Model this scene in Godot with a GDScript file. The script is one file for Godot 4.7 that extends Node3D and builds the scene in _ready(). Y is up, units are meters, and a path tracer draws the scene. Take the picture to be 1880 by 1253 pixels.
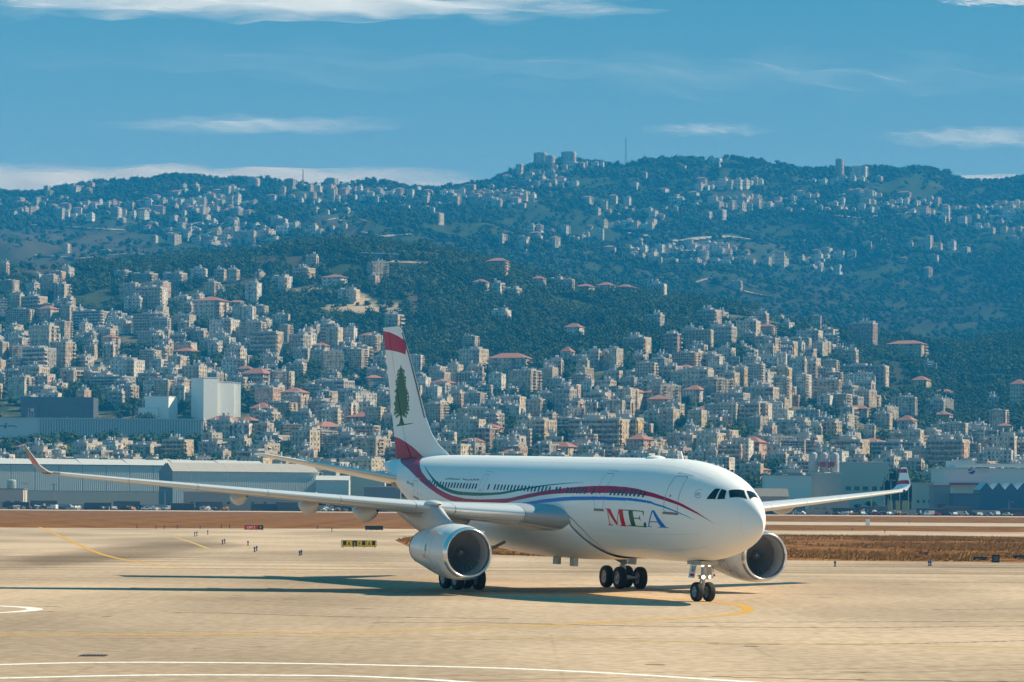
extends Node3D
# Airliner taxiing in front of a hillside city. Units metres, y up. Camera at the origin looking along -z.

const FPX := 5279.7            # focal length in pixels of the 1880 x 1253 photograph
const EYE := 5.431
const ROLL := 0.0069
const HORIZON := 917.84

var rng := RandomNumberGenerator.new()
var used_names := {}
var mats := {}

# ------------------------------------------------------------------ mesh collecting
class MB:
	var v := PackedVector3Array()
	var n := PackedVector3Array()
	var t := PackedVector2Array()
	var c := PackedColorArray()
	var use_c := false
	var col := Color(1, 1, 1)
	func put(p: Vector3, nn: Vector3, uv := Vector2.ZERO) -> void:
		v.append(p); n.append(nn); t.append(uv)
		if use_c: c.append(col)
	func tri(a: Vector3, b: Vector3, d: Vector3) -> void:
		var nn := (d - a).cross(b - a).normalized()
		put(a, nn); put(b, nn); put(d, nn)
	# corners run clockwise seen from outside
	func quad(a: Vector3, b: Vector3, d: Vector3, e: Vector3) -> void:
		var nn := (d - a).cross(b - a).normalized()
		put(a, nn, Vector2(0, 0)); put(b, nn, Vector2(1, 0)); put(d, nn, Vector2(1, 1))
		put(a, nn, Vector2(0, 0)); put(d, nn, Vector2(1, 1)); put(e, nn, Vector2(0, 1))
	func box(at: Vector3, size: Vector3, bs := Basis()) -> void:
		var x := bs.x * size.x * 0.5
		var y := bs.y * size.y * 0.5
		var z := bs.z * size.z * 0.5
		quad(at - x + y + z, at + x + y + z, at + x - y + z, at - x - y + z)
		quad(at + x + y - z, at - x + y - z, at - x - y - z, at + x - y - z)
		quad(at + x + y + z, at + x + y - z, at + x - y - z, at + x - y + z)
		quad(at - x + y - z, at - x + y + z, at - x - y + z, at - x - y - z)
		quad(at - x + y - z, at + x + y - z, at + x + y + z, at - x + y + z)
		quad(at - x - y + z, at + x - y + z, at + x - y - z, at - x - y - z)
	# box given by its two corners
	func span(a: Vector3, b: Vector3) -> void:
		box((a + b) * 0.5, (b - a).abs())
	# rows of points, smooth; flip turns the faces round
	func grid(rows: Array, closed := false, flip := false, uvs: Array = []) -> void:
		var h := rows.size()
		var w: int = rows[0].size()
		var nr := []
		for i in h:
			var line := PackedVector3Array()
			for j in w:
				var ja := (j - 1 + w) % w if closed else maxi(j - 1, 0)
				var jb := (j + 1) % w if closed else mini(j + 1, w - 1)
				if closed and w > 2 and rows[i][0].is_equal_approx(rows[i][w - 1]):
					if j == 0: ja = w - 2
					if j == w - 1: jb = 1
				var du: Vector3 = rows[i][jb] - rows[i][ja]
				var dv: Vector3 = rows[mini(i + 1, h - 1)][j] - rows[maxi(i - 1, 0)][j]
				var m := du.cross(dv)
				if m.length() < 1e-12:
					var k := clampi(i, 1, h - 2)
					m = (rows[k][jb] - rows[k][ja] as Vector3).cross(dv)
				line.append(m.normalized() * (-1.0 if flip else 1.0))
			nr.append(line)
		for i in h - 1:
			for j in (w if closed else w - 1):
				var k := (j + 1) % w
				var q := [[i, j], [i, k], [i + 1, k], [i, j], [i + 1, k], [i + 1, j]]
				if not flip: q = [[i, j], [i + 1, k], [i, k], [i, j], [i + 1, j], [i + 1, k]]
				for e in q:
					put(rows[e[0]][e[1]], nr[e[0]][e[1]], uvs[e[0]][e[1]] if uvs else Vector2(float(e[1]) / w, float(e[0]) / h))
	# profile of Vector2(along, radius) turned round axis
	func lathe(at: Vector3, axis: Vector3, profile: Array, seg := 20, flip := false) -> void:
		var a := axis.normalized()
		var x := a.cross(Vector3.UP if absf(a.y) < 0.9 else Vector3.RIGHT).normalized()
		var y := x.cross(a)
		var rows := []
		for p in profile:
			var line := PackedVector3Array()
			for j in seg + 1:
				var g := TAU * j / seg
				line.append(at + a * p.x + (x * cos(g) + y * sin(g)) * p.y)
			rows.append(line)
		grid(rows, false, flip)
	func tube(path: Array, radius: float, seg := 6) -> void:
		for i in path.size() - 1:
			var d: Vector3 = path[i + 1] - path[i]
			lathe(path[i], d, [Vector2(0, 0.0005), Vector2(0, radius), Vector2(d.length(), radius), Vector2(d.length(), 0.0005)], seg)
	func cyl(a: Vector3, b: Vector3, r0: float, r1: float, seg := 12) -> void:
		lathe(a, b - a, [Vector2(0, 0.0005), Vector2(0, r0), Vector2((b - a).length(), r1), Vector2((b - a).length(), 0.0005)], seg)
	func done() -> ArrayMesh:
		var a := []
		a.resize(Mesh.ARRAY_MAX)
		a[Mesh.ARRAY_VERTEX] = v; a[Mesh.ARRAY_NORMAL] = n; a[Mesh.ARRAY_TEX_UV] = t
		if use_c: a[Mesh.ARRAY_COLOR] = c
		var m := ArrayMesh.new()
		m.add_surface_from_arrays(Mesh.PRIMITIVE_TRIANGLES, a)
		return m

func numbered(called: String) -> String:
	if not used_names.has(called):
		used_names[called] = 0
		return called
	used_names[called] += 1
	return "%s_%03d" % [called, used_names[called]]

func obj(called: String, m, mat: Material, parent: Node = self) -> MeshInstance3D:
	var o := MeshInstance3D.new()
	o.mesh = m.done() if m is MB else m
	o.material_override = mat
	o.name = numbered(called) if parent == self else called
	parent.add_child(o, true)
	return o

func base(called: String, at := Vector3.ZERO, turn := 0.0) -> Node3D:
	var o := Node3D.new()
	o.name = numbered(called)
	add_child(o, true)
	o.position = at
	o.rotation.y = turn
	return o

func tag(o: Node, label: String, category: String, group := "", kind := "") -> Node:
	o.set_meta("label", label)
	o.set_meta("category", category)
	if group: o.set_meta("group", group)
	if kind: o.set_meta("kind", kind)
	return o

func structure(o: Node, label: String, category: String) -> Node:
	o.set_meta("kind", "structure")
	o.set_meta("label", label)
	o.set_meta("category", category)
	return o

func stuff_part(o: Node) -> Node:
	o.set_meta("kind", "stuff")
	return o

func lin(r: float, g: float, b: float) -> Color:
	return Color(r, g, b).linear_to_srgb()

func mat(key: String, color: Color, rough := 0.8, metal := 0.0, spec := 0.5) -> StandardMaterial3D:
	if not mats.has(key):
		var m := StandardMaterial3D.new()
		m.resource_name = key
		m.albedo_color = color
		m.roughness = rough
		m.metallic = metal
		m.metallic_specular = spec
		mats[key] = m
	return mats[key]

func noise_tex(size: int, freq: float, sd: int, a: Color, b: Color, octaves := 4, lo := 0.25, hi := 0.75) -> ImageTexture:
	var f := FastNoiseLite.new()
	f.seed = sd
	f.frequency = freq
	f.fractal_octaves = octaves
	var im := f.get_seamless_image(size, size)
	im.convert(Image.FORMAT_L8)
	var src := im.get_data()
	var out := PackedByteArray()
	out.resize(size * size * 3)
	var lut := PackedByteArray()
	for i in 256:
		var k := smoothstep(lo, hi, i / 255.0)
		var cc := a.lerp(b, k)
		lut.append(int(cc.r * 255)); lut.append(int(cc.g * 255)); lut.append(int(cc.b * 255))
	for i in src.size():
		var s := src[i] * 3
		out[i * 3] = lut[s]; out[i * 3 + 1] = lut[s + 1]; out[i * 3 + 2] = lut[s + 2]
	return ImageTexture.create_from_image(Image.create_from_data(size, size, false, Image.FORMAT_RGB8, out))

# filled polygon, points in pixels
func poly(im: Image, pts: Array, color: Color) -> void:
	var lo := 1e9
	var hi := -1e9
	for p in pts:
		lo = minf(lo, p.y); hi = maxf(hi, p.y)
	for y in range(maxi(0, int(lo)), mini(im.get_height() - 1, int(hi) + 1) + 1):
		var yy := y + 0.5
		var xs := []
		for i in pts.size():
			var a: Vector2 = pts[i]
			var b: Vector2 = pts[(i + 1) % pts.size()]
			if (a.y <= yy) != (b.y <= yy):
				xs.append(a.x + (yy - a.y) / (b.y - a.y) * (b.x - a.x))
		xs.sort()
		for k in range(0, xs.size() - 1, 2):
			var x0 := int(round(xs[k]))
			var x1 := int(round(xs[k + 1]))
			if x1 > x0: im.fill_rect(Rect2i(x0, y, x1 - x0, 1), color)

# a point of the ground (height y) seen at a pixel of the photograph
func ground_at(px: float, py: float, y := 0.0) -> Vector3:
	var a := px - 940.0
	var b := py - HORIZON
	var u := cos(ROLL) * a + sin(ROLL) * b
	var w := -sin(ROLL) * a + cos(ROLL) * b
	var d := (EYE - y) * FPX / w
	return Vector3(u / FPX * d, y, -d)

# the place on a line of sight at a given depth
func at_depth(px: float, py: float, d: float) -> Vector3:
	var a := px - 940.0
	var b := py - HORIZON
	var u := cos(ROLL) * a + sin(ROLL) * b
	var w := -sin(ROLL) * a + cos(ROLL) * b
	return Vector3(u / FPX * d, EYE - w / FPX * d, -d)

func cubic(xs: Array, ys: Array, x: float) -> float:
	var i := xs.size() - 2
	for k in xs.size() - 1:
		if x < xs[k + 1]:
			i = k
			break
	var t := clampf((x - xs[i]) / (xs[i + 1] - xs[i]), 0, 1)
	var m0: float = (ys[i + 1] - ys[maxi(i - 1, 0)]) / (xs[i + 1] - xs[maxi(i - 1, 0)]) * (xs[i + 1] - xs[i])
	var m1: float = (ys[mini(i + 2, ys.size() - 1)] - ys[i]) / (xs[mini(i + 2, xs.size() - 1)] - xs[i]) * (xs[i + 1] - xs[i])
	var t2 := t * t
	var t3 := t2 * t
	return (2 * t3 - 3 * t2 + 1) * ys[i] + (t3 - 2 * t2 + t) * m0 + (-2 * t3 + 3 * t2) * ys[i + 1] + (t3 - t2) * m1

func lerp_list(xs: Array, ys: Array, x: float) -> float:
	if x <= xs[0]: return ys[0]
	for k in xs.size() - 1:
		if x < xs[k + 1]:
			return lerpf(ys[k], ys[k + 1], (x - xs[k]) / (xs[k + 1] - xs[k]))
	return ys[-1]

func _ready() -> void:
	rng.seed = 7
	# camera
	var cam := Camera3D.new()
	cam.name = "camera"
	cam.projection = Camera3D.PROJECTION_FRUSTUM
	cam.near = 1.0
	cam.far = 200000.0
	cam.size = 2.0 * 626.5 / FPX
	cam.frustum_offset = Vector2(0, (HORIZON - 626.5) / FPX)
	cam.position = Vector3(0, EYE, 0)
	cam.rotation.z = ROLL
	add_child(cam)
	# sky, haze, exposure
	var sky_material := ProceduralSkyMaterial.new()
	sky_material.sky_top_color = lin(0.006, 0.170, 0.275)
	sky_material.sky_horizon_color = lin(1.0, 1.0, 0.84)
	sky_material.sky_curve = 0.043
	sky_material.ground_horizon_color = lin(0.30, 0.32, 0.32)
	sky_material.ground_bottom_color = lin(0.25, 0.22, 0.18)
	sky_material.sun_angle_max = 1.0
	var sky := Sky.new()
	sky.sky_material = sky_material
	var env := Environment.new()
	env.background_mode = Environment.BG_SKY
	env.sky = sky
	env.tonemap_mode = Environment.TONE_MAPPER_LINEAR
	env.tonemap_exposure = 1.6
	env.sdfgi_enabled = true
	env.ssao_enabled = true
	env.ssil_enabled = true
	env.fog_enabled = true
	env.fog_density = 0.00014
	env.fog_light_color = lin(0.03, 0.46, 1.0)
	var world := WorldEnvironment.new()
	world.name = "world_environment"
	world.environment = env
	add_child(world)
	# sun: to the right of the aircraft and a little beyond it, 43 degrees up
	var sun := DirectionalLight3D.new()
	sun.name = "sun"
	sun.light_energy = 1.6
	sun.light_color = Color(1.0, 0.93, 0.81)
	sun.light_angular_distance = 0.5
	sun.shadow_enabled = true
	var az := deg_to_rad(11.0)
	var el := deg_to_rad(43.0)
	var to_sun := Vector3(cos(el) * cos(az), sin(el), -cos(el) * sin(az))
	sun.basis = Basis.looking_at(-to_sun, Vector3.UP)
	add_child(sun)
	build_ground()
	build_markings()
	build_terrain()
	build_hill_roads()
	build_clouds()
	build_city()
	build_woods()
	build_perimeter()
	build_airfield_things()
	build_airliner()

# ------------------------------------------------------------------ airfield ground
func poly_sheet(pts: Array, y: float, uv = null) -> MB:
	var flat := PackedVector2Array()
	for p in pts: flat.append(Vector2(p.x, p.z))
	var ix := Geometry2D.triangulate_polygon(flat)
	var m := MB.new()
	for k in range(0, ix.size(), 3):
		var q := [flat[ix[k]], flat[ix[k + 1]], flat[ix[k + 2]]]
		if (q[1] - q[0]).cross(q[2] - q[0]) < 0: q = [q[0], q[2], q[1]]
		for e in q: m.put(Vector3(e.x, y, e.y), Vector3.UP, uv.call(e) if uv else e)
	return m

# a painted stripe through ground points
func stripe(pts: Array, width: float, y: float) -> MB:
	var m := MB.new()
	var side := []
	for i in pts.size():
		var d: Vector3 = (pts[mini(i + 1, pts.size() - 1)] - pts[maxi(i - 1, 0)]).normalized()
		side.append(Vector3(-d.z, 0, d.x) * width * 0.5)
	for i in pts.size() - 1:
		var a: Vector3 = pts[i]
		var b: Vector3 = pts[i + 1]
		a.y = y; b.y = y
		m.quad(a - side[i], b - side[i + 1], b + side[i + 1], a + side[i])
	return m

func smooth_path(px: Array, step := 10) -> Array:
	var w := px.map(func(p): return ground_at(p[0], p[1]))
	var out := []
	for i in w.size() - 1:
		for k in step:
			var t := float(k) / step
			out.append((w[i] as Vector3).cubic_interpolate(w[i + 1], w[maxi(i - 1, 0)], w[mini(i + 2, w.size() - 1)], t))
	out.append(w[-1])
	return out

var apron_lo := Vector2(-130, -560)   # x, z of the printed slab's corner
var apron_size := Vector2(260, 520)

# wear, stains, joints and rubber on the concrete, drawn flat from above
func apron_texture() -> ImageTexture:
	var n := 2048
	var f := FastNoiseLite.new()
	f.seed = 11
	f.frequency = 0.004
	f.fractal_octaves = 6
	var im := f.get_image(n, n)
	im.convert(Image.FORMAT_RGB8)
	im.adjust_bcs(1.0, 0.17, 1.0)
	im.adjust_bcs(1.86, 1.0, 1.0)
	im.convert(Image.FORMAT_RGBA8)
	var layer := Image.create(n, n, false, Image.FORMAT_RGBA8)
	var at := func(p: Vector3) -> Vector2: return Vector2((p.x - apron_lo.x) / apron_size.x * n, (p.z - apron_lo.y) / apron_size.y * n)
	# asphalt bands of the taxiway crossing beyond the aircraft, worn at the edges
	var g := RandomNumberGenerator.new()
	g.seed = 5
	var blend := func() -> void:
		im.blend_rect(layer, Rect2i(0, 0, n, n), Vector2i.ZERO)
		layer.fill(Color(0, 0, 0, 0))
	for k in 60:
		var d := g.randf_range(205, 262)
		var x0 := g.randf_range(-130, 90)
		var ln := g.randf_range(25, 120)
		var wd := g.randf_range(0.6, 3.5)
		poly(layer, [at.call(Vector3(x0, 0, -d)), at.call(Vector3(x0 + ln, 0, -d + g.randf_range(-2, 2))), at.call(Vector3(x0 + ln, 0, -d - wd)), at.call(Vector3(x0, 0, -d - wd * 0.6))], Color(0.26, 0.23, 0.21, 0.16))
		if k % 6 == 5: blend.call()
	# the curved taxiway on the left, darker asphalt between worn shoulders
	for k in 14:
		var o := g.randf_range(-60, 60)
		var pts := []
		for q in [[0, 1028], [120, 1015], [250, 1000], [340, 992], [420, 1003], [330, 1016], [200, 1030], [40, 1042]]:
			pts.append(at.call(ground_at(q[0] + o, q[1] + g.randf_range(-6, 6))))
		poly(layer, pts, Color(0.36, 0.33, 0.30, 0.03))
		blend.call()
	# wheel tracks: long thin arcs
	for k in 70:
		var c := Vector3(g.randf_range(-60, 60), 0, -g.randf_range(90, 240))
		var r := g.randf_range(30, 160)
		var a0 := g.randf_range(0, TAU)
		var sw := g.randf_range(0.2, 0.7)
		var wd := g.randf_range(0.12, 0.5)
		for e in [0.0, 2.2]:
			var rim := []
			for i in 25: rim.append(at.call(c + Vector3(cos(a0 + sw * i / 24), 0, sin(a0 + sw * i / 24)) * (r + e)))
			for i in range(24, -1, -1): rim.append(at.call(c + Vector3(cos(a0 + sw * i / 24), 0, sin(a0 + sw * i / 24)) * (r + e + wd)))
			poly(layer, rim, Color(0.16, 0.13, 0.11, g.randf_range(0.06, 0.22)))
		if k % 4 == 3: blend.call()
	# cracks and tar joints
	for k in 150:
		var p := Vector3(g.randf_range(-120, 110), 0, -g.randf_range(85, 500))
		var dir := g.randf_range(-0.35, 0.35)
		var q := p
		for s in g.randi_range(3, 9):
			var nx := q + Vector3(cos(dir), 0, sin(dir)) * g.randf_range(1.5, 5.0)
			dir += g.randf_range(-0.3, 0.3)
			poly(layer, [at.call(q), at.call(nx), at.call(nx + Vector3(0.05, 0, 0.28)), at.call(q + Vector3(0.05, 0, 0.28))], Color(0.10, 0.085, 0.075, 0.55))
			q = nx
	blend.call()
	# joints of the slabs, filled with tar here and there
	for k in 36:
		var x := -126.0 + k * 7.5
		for j in 22:
			if g.randf() < 0.4: continue
			var z := -84.0 - j * 8.0
			poly(layer, [at.call(Vector3(x, 0, z)), at.call(Vector3(x + 0.13, 0, z)), at.call(Vector3(x + 0.13, 0, z - 8.0)), at.call(Vector3(x, 0, z - 8.0))], Color(0.30, 0.25, 0.21, g.randf_range(0.02, 0.09)))
	for j in 24:
		var z := -86.0 - j * 7.5
		for k in 30:
			if g.randf() < 0.45: continue
			var x := -120.0 + k * 8.0
			poly(layer, [at.call(Vector3(x, 0, z)), at.call(Vector3(x + 8.0, 0, z)), at.call(Vector3(x + 8.0, 0, z - 0.26)), at.call(Vector3(x, 0, z - 0.26))], Color(0.30, 0.25, 0.21, g.randf_range(0.03, 0.14)))
	blend.call()
	# oil spots
	for k in 160:
		var p := Vector3(g.randf_range(-70, 70), 0, -g.randf_range(84, 260))
		var r := g.randf_range(0.08, 0.5)
		var pts := []
		for e in 10: pts.append(at.call(p + Vector3(cos(TAU * e / 10) * r * g.randf_range(0.6, 1.8), 0, sin(TAU * e / 10) * r * g.randf_range(0.6, 1.1))))
		poly(layer, pts, Color(0.12, 0.10, 0.09, g.randf_range(0.15, 0.5)))
	blend.call()
	im.convert(Image.FORMAT_RGB8)
	return ImageTexture.create_from_image(im)

func build_ground() -> void:
	var soil := StandardMaterial3D.new()
	soil.albedo_texture = noise_tex(512, 0.012, 31, lin(0.24, 0.10, 0.035), lin(0.42, 0.215, 0.085), 5)
	soil.uv1_triplanar = true
	soil.uv1_world_triplanar = true
	soil.uv1_scale = Vector3.ONE * 0.017
	soil.detail_enabled = true
	soil.detail_blend_mode = BaseMaterial3D.BLEND_MODE_MUL
	soil.detail_albedo = noise_tex(512, 0.03, 33, Color(0.62, 0.60, 0.55), Color(1.0, 1.0, 1.0), 5)
	soil.detail_uv_layer = BaseMaterial3D.DETAIL_UV_2
	soil.uv2_triplanar = true
	soil.uv2_world_triplanar = true
	soil.uv2_scale = Vector3.ONE * 0.11
	soil.roughness = 1.0
	soil.metallic_specular = 0.1
	mats["soil"] = soil
	var m := MB.new()
	m.quad(Vector3(-700, -0.004, -1320), Vector3(700, -0.004, -1320), Vector3(700, -0.004, 300), Vector3(-700, -0.004, 300))
	structure(obj("ground", m, soil), "reddish brown dry soil of the airfield", "ground")
	var con := StandardMaterial3D.new()
	con.albedo_texture = apron_texture()
	con.albedo_color = lin(0.58, 0.44, 0.315)
	con.detail_enabled = true
	con.detail_blend_mode = BaseMaterial3D.BLEND_MODE_MUL
	con.detail_albedo = noise_tex(1024, 0.02, 41, Color(0.91, 0.90, 0.89), Color(1.0, 1.0, 1.0), 6)
	con.detail_uv_layer = BaseMaterial3D.DETAIL_UV_2
	con.uv2_triplanar = true
	con.uv2_world_triplanar = true
	con.uv2_scale = Vector3.ONE * 0.06
	con.roughness = 0.92
	con.metallic_specular = 0.2
	mats["apron"] = con
	var uv := func(e: Vector2) -> Vector2: return Vector2((e.x - apron_lo.x) / apron_size.x, (e.y - apron_lo.y) / apron_size.y)
	# the apron with the taxiway that leaves it on one side
	var edge := [Vector3(-320, 0, 120), Vector3(320, 0, 120), Vector3(320, 0, -258), Vector3(120, 0, -262), Vector3(30, 0, -264), Vector3(8, 0, -270), Vector3(-2, 0, -282), Vector3(-8, 0, -300), Vector3(-12, 0, -330), Vector3(-15.5, 0, -380), Vector3(-13, 0, -430), Vector3(-2, 0, -462), Vector3(20, 0, -470), Vector3(330, 0, -455), Vector3(330, 0, -520), Vector3(60, 0, -540), Vector3(-20, 0, -520), Vector3(-80, 0, -496), Vector3(-320, 0, -480)]
	m = poly_sheet(edge, 0.0, uv)
	structure(obj("apron", m, con), "sunlit tan concrete apron and taxiway with stains and cracks", "apron")
	var strip := StandardMaterial3D.new()
	strip.albedo_texture = noise_tex(512, 0.02, 51, lin(0.40, 0.32, 0.235), lin(0.52, 0.42, 0.31), 5)
	strip.uv1_triplanar = true
	strip.uv1_world_triplanar = true
	strip.uv1_scale = Vector3.ONE * 0.03
	strip.roughness = 0.95
	for q in [["runway", [Vector3(-14, 0, -672), Vector3(400, 0, -650), Vector3(400, 0, -772), Vector3(30, 0, -770), Vector3(-5, 0, -740)], "pale concrete runway strip between bands of brown soil"], ["perimeter_road", [Vector3(-700, 0, -1120), Vector3(700, 0, -1085), Vector3(700, 0, -1165), Vector3(-700, 0, -1190)], "pale perimeter road along the foot of the town"]]:
		m = poly_sheet(q[1], 0.0)
		structure(obj(q[0], m, strip), q[2], "road")
	# kerb-like raised bank in front of the town
	# dry tufts on the infield
	var tuft := MB.new()
	for k in 7:
		var a := TAU * k / 7
		var tip := Vector3(cos(a) * 0.16, rng.randf_range(0.12, 0.26), sin(a) * 0.16)
		var s := Vector3(-sin(a), 0, cos(a)) * 0.035
		tuft.tri(s, tip, -s)
	var mm := MultiMesh.new()
	mm.transform_format = MultiMesh.TRANSFORM_3D
	mm.use_colors = true
	mm.mesh = tuft.done()
	var spots := []
	var f := FastNoiseLite.new()
	f.seed = 8
	f.frequency = 0.03
	var left_edge := func(d: float) -> float: return lerp_list([262.0, 270, 282, 300, 330, 380, 430, 462], [40.0, 8, -2, -8, -12, -15.5, -13, -2], d)
	while spots.size() < 26000:
		var d := rng.randf_range(266, 455)
		var x := rng.randf_range(-16, 110)
		if x < left_edge.call(d) + 0.4: continue
		if f.get_noise_2d(x, d * 0.6) + rng.randf_range(-0.25, 0.25) < 0.0: continue
		spots.append(Vector3(x, 0, -d))
	mm.instance_count = spots.size()
	for i in spots.size():
		var s := rng.randf_range(0.6, 1.7)
		mm.set_instance_transform(i, Transform3D(Basis(Vector3.UP, rng.randf() * TAU).scaled(Vector3(s, s * rng.randf_range(0.6, 1.2), s)), spots[i]))
		var t := rng.randf()
		mm.set_instance_color(i, Color(0.44, 0.22, 0.075).lerp(Color(0.22, 0.14, 0.055), t))
	var tm := mat("tuft", Color(1, 1, 1), 1.0, 0.0, 0.1)
	tm.vertex_color_use_as_albedo = true
	var mi := MultiMeshInstance3D.new()
	mi.name = "dry_grass"
	mi.multimesh = mm
	mi.material_override = tm
	add_child(mi)
	tag(mi, "dry orange brown grass on the infield beyond the apron", "grass", "", "stuff")

func build_markings() -> void:
	var yellow := mat("paint_yellow", lin(0.70, 0.38, 0.03), 0.8)
	yellow.albedo_texture = noise_tex(256, 0.05, 61, Color(0.84, 0.80, 0.74), Color(1, 1, 1), 4)
	yellow.uv1_triplanar = true
	yellow.uv1_world_triplanar = true
	yellow.uv1_scale = Vector3.ONE * 0.4
	var faint := mat("paint_yellow_worn", lin(0.52, 0.33, 0.10), 0.85)
	var white := mat("paint_white", lin(0.86, 0.85, 0.82), 0.8)
	white.albedo_texture = noise_tex(256, 0.05, 62, Color(0.90, 0.88, 0.84), Color(1, 1, 1), 4)
	white.uv1_triplanar = true
	white.uv1_world_triplanar = true
	white.uv1_scale = Vector3.ONE * 0.3
	var list := [
		["guide_line", [[-60, 1168], [0, 1167], [350, 1166], [640, 1161], [940, 1152], [1140, 1142], [1290, 1134], [1350, 1128], [1373, 1121.5], [1366, 1114], [1330, 1107.5], [1240, 1100], [1150, 1094.5], [1090, 1090], [900, 1083], [700, 1078]], 0.55, yellow, "yellow taxi line looping round beneath the airliner's nose wheels"],
		["guide_line", [[560, 1170], [940, 1172], [1190, 1177], [1440, 1183], [1700, 1187], [1980, 1192]], 0.4, faint, "faded straight yellow line on the bare apron"],
		["guide_line", [[70, 968], [82, 972], [120, 990], [170, 1012], [200, 1022], [240, 1030.5], [290, 1038], [345, 1042.5]], 0.5, yellow, "yellow curve on the taxiway beyond the wing"],
		["guide_line", [[318, 986], [350, 996], [382, 1008]], 0.45, faint, "faded short yellow line beside the red sign"],
		["guide_line", [[516, 1048], [540, 1051], [590, 1053]], 0.4, yellow, "short yellow stub by the tail fin's shadow"],
		["edge_line", [[-60, 1222], [0, 1221], [200, 1217], [500, 1218.5], [740, 1223], [940, 1228.5], [1140, 1238], [1360, 1252], [1500, 1262]], 0.55, white, "long white edge line with the double line's far stroke"],
		["edge_line", [[-60, 1247], [0, 1246], [200, 1241.5], [350, 1240], [600, 1241.5], [750, 1246.5], [850, 1253], [960, 1262]], 0.55, white, "near stroke of the long white double edge line"]]
	for q in list:
		structure(obj(q[0], stripe(smooth_path(q[1]), q[2], 0.004), q[3]), q[4], "marking")
	var ring := []
	for i in 49: ring.append(Vector3(-28.6 + cos(TAU * i / 48) * 5.8, 0, -137.2 + sin(TAU * i / 48) * 5.8))
	structure(obj("stand_circle", stripe(ring, 0.75, 0.004), white), "white painted circle on the apron", "marking")

# ------------------------------------------------------------------ hills
var tx := [-260.0, 0.0, 200.0, 400.0, 600.0, 800.0, 1000.0, 1200.0, 1400.0, 1600.0, 1750.0, 1880.0, 2140.0]
var td := [1240.0, 1450.0, 1650.0, 1900.0, 2150.0, 2400.0, 2600.0, 2800.0, 3000.0, 3250.0, 3600.0, 4000.0, 4500.0, 5000.0, 5400.0, 6500.0]
# picture height at which each ring of the ground lies, column by column (0: level ground)
var ty := [
	[0.0, 0, 0, 0, 0, 0, 0, 0, 0, 0, 0, 0, 0],
	[921.0, 921, 921, 920, 919, 918, 918, 918, 920, 923, 924, 924, 924],
	[872.0, 872, 872, 870, 868, 868, 868, 868, 874, 886, 890, 890, 890],
	[800.0, 800, 798, 794, 790, 790, 788, 782, 780, 815, 842, 846, 846],
	[728.0, 725, 715, 705, 708, 716, 702, 692, 690, 748, 785, 792, 792],
	[636.0, 632, 622, 612, 602, 608, 614, 622, 632, 690, 722, 726, 726],
	[566.0, 562, 554, 546, 530, 538, 566, 588, 606, 654, 682, 678, 676],
	[504.0, 502, 490, 474, 455, 466, 512, 546, 582, 622, 648, 629, 626],
	[510.0, 508, 498, 484, 468, 478, 522, 554, 590, 630, 655, 640, 636],
	[506.0, 504, 496, 488, 476, 486, 520, 552, 590, 632, 652, 640, 636],
	[488.0, 486, 480, 472, 462, 466, 496, 530, 562, 600, 616, 606, 600],
	[432.0, 432, 436, 434, 424, 428, 446, 482, 508, 540, 556, 542, 538],
	[380.0, 382, 384, 380, 376, 382, 372, 388, 400, 416, 426, 416, 412],
	[345.0, 345, 329, 335, 333, 345, 295, 290, 300, 314, 324, 323, 316],
	[370.0, 370, 354, 360, 358, 370, 320, 315, 325, 339, 349, 348, 341],
	[420.0, 420, 404, 410, 408, 420, 370, 365, 375, 389, 399, 398, 391]]
# crest of the far mountain in finer steps
var cx := [-260.0, 0, 60, 100, 180, 300, 400, 440, 540, 650, 700, 830, 900, 950, 1000, 1050, 1090, 1140, 1180, 1240, 1330, 1400, 1450, 1500, 1560, 1620, 1680, 1730, 1790, 1840, 1880, 2140]
var cy := [348.0, 347, 347, 338, 331, 335, 338, 333, 338, 335, 344, 347, 333, 308, 298, 291, 296, 303, 291, 293, 295, 303, 313, 319, 315, 317, 316, 325, 338, 333, 326, 316]
var hill_noise := FastNoiseLite.new()
var fine_noise := FastNoiseLite.new()
var patch_noise := FastNoiseLite.new()
var ring_z := []

func horizon_at(px: float) -> float:
	return HORIZON + ROLL * (px - 940.0)

func prepare_terrain() -> void:
	hill_noise.seed = 3
	hill_noise.frequency = 0.0022
	hill_noise.fractal_octaves = 4
	fine_noise.seed = 4
	fine_noise.frequency = 0.011
	fine_noise.fractal_octaves = 3
	patch_noise.seed = 6
	patch_noise.frequency = 0.006
	patch_noise.fractal_octaves = 4
	for i in td.size():
		var row := []
		for j in tx.size():
			if i == 0: row.append(0.0)
			else: row.append(EYE + (horizon_at(tx[j]) - ty[i][j]) * td[i] / FPX)
		ring_z.append(row)

func column(px: float, row: Array) -> float:
	return cubic(tx, row, clampf(px, tx[0], tx[-1]))

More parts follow.
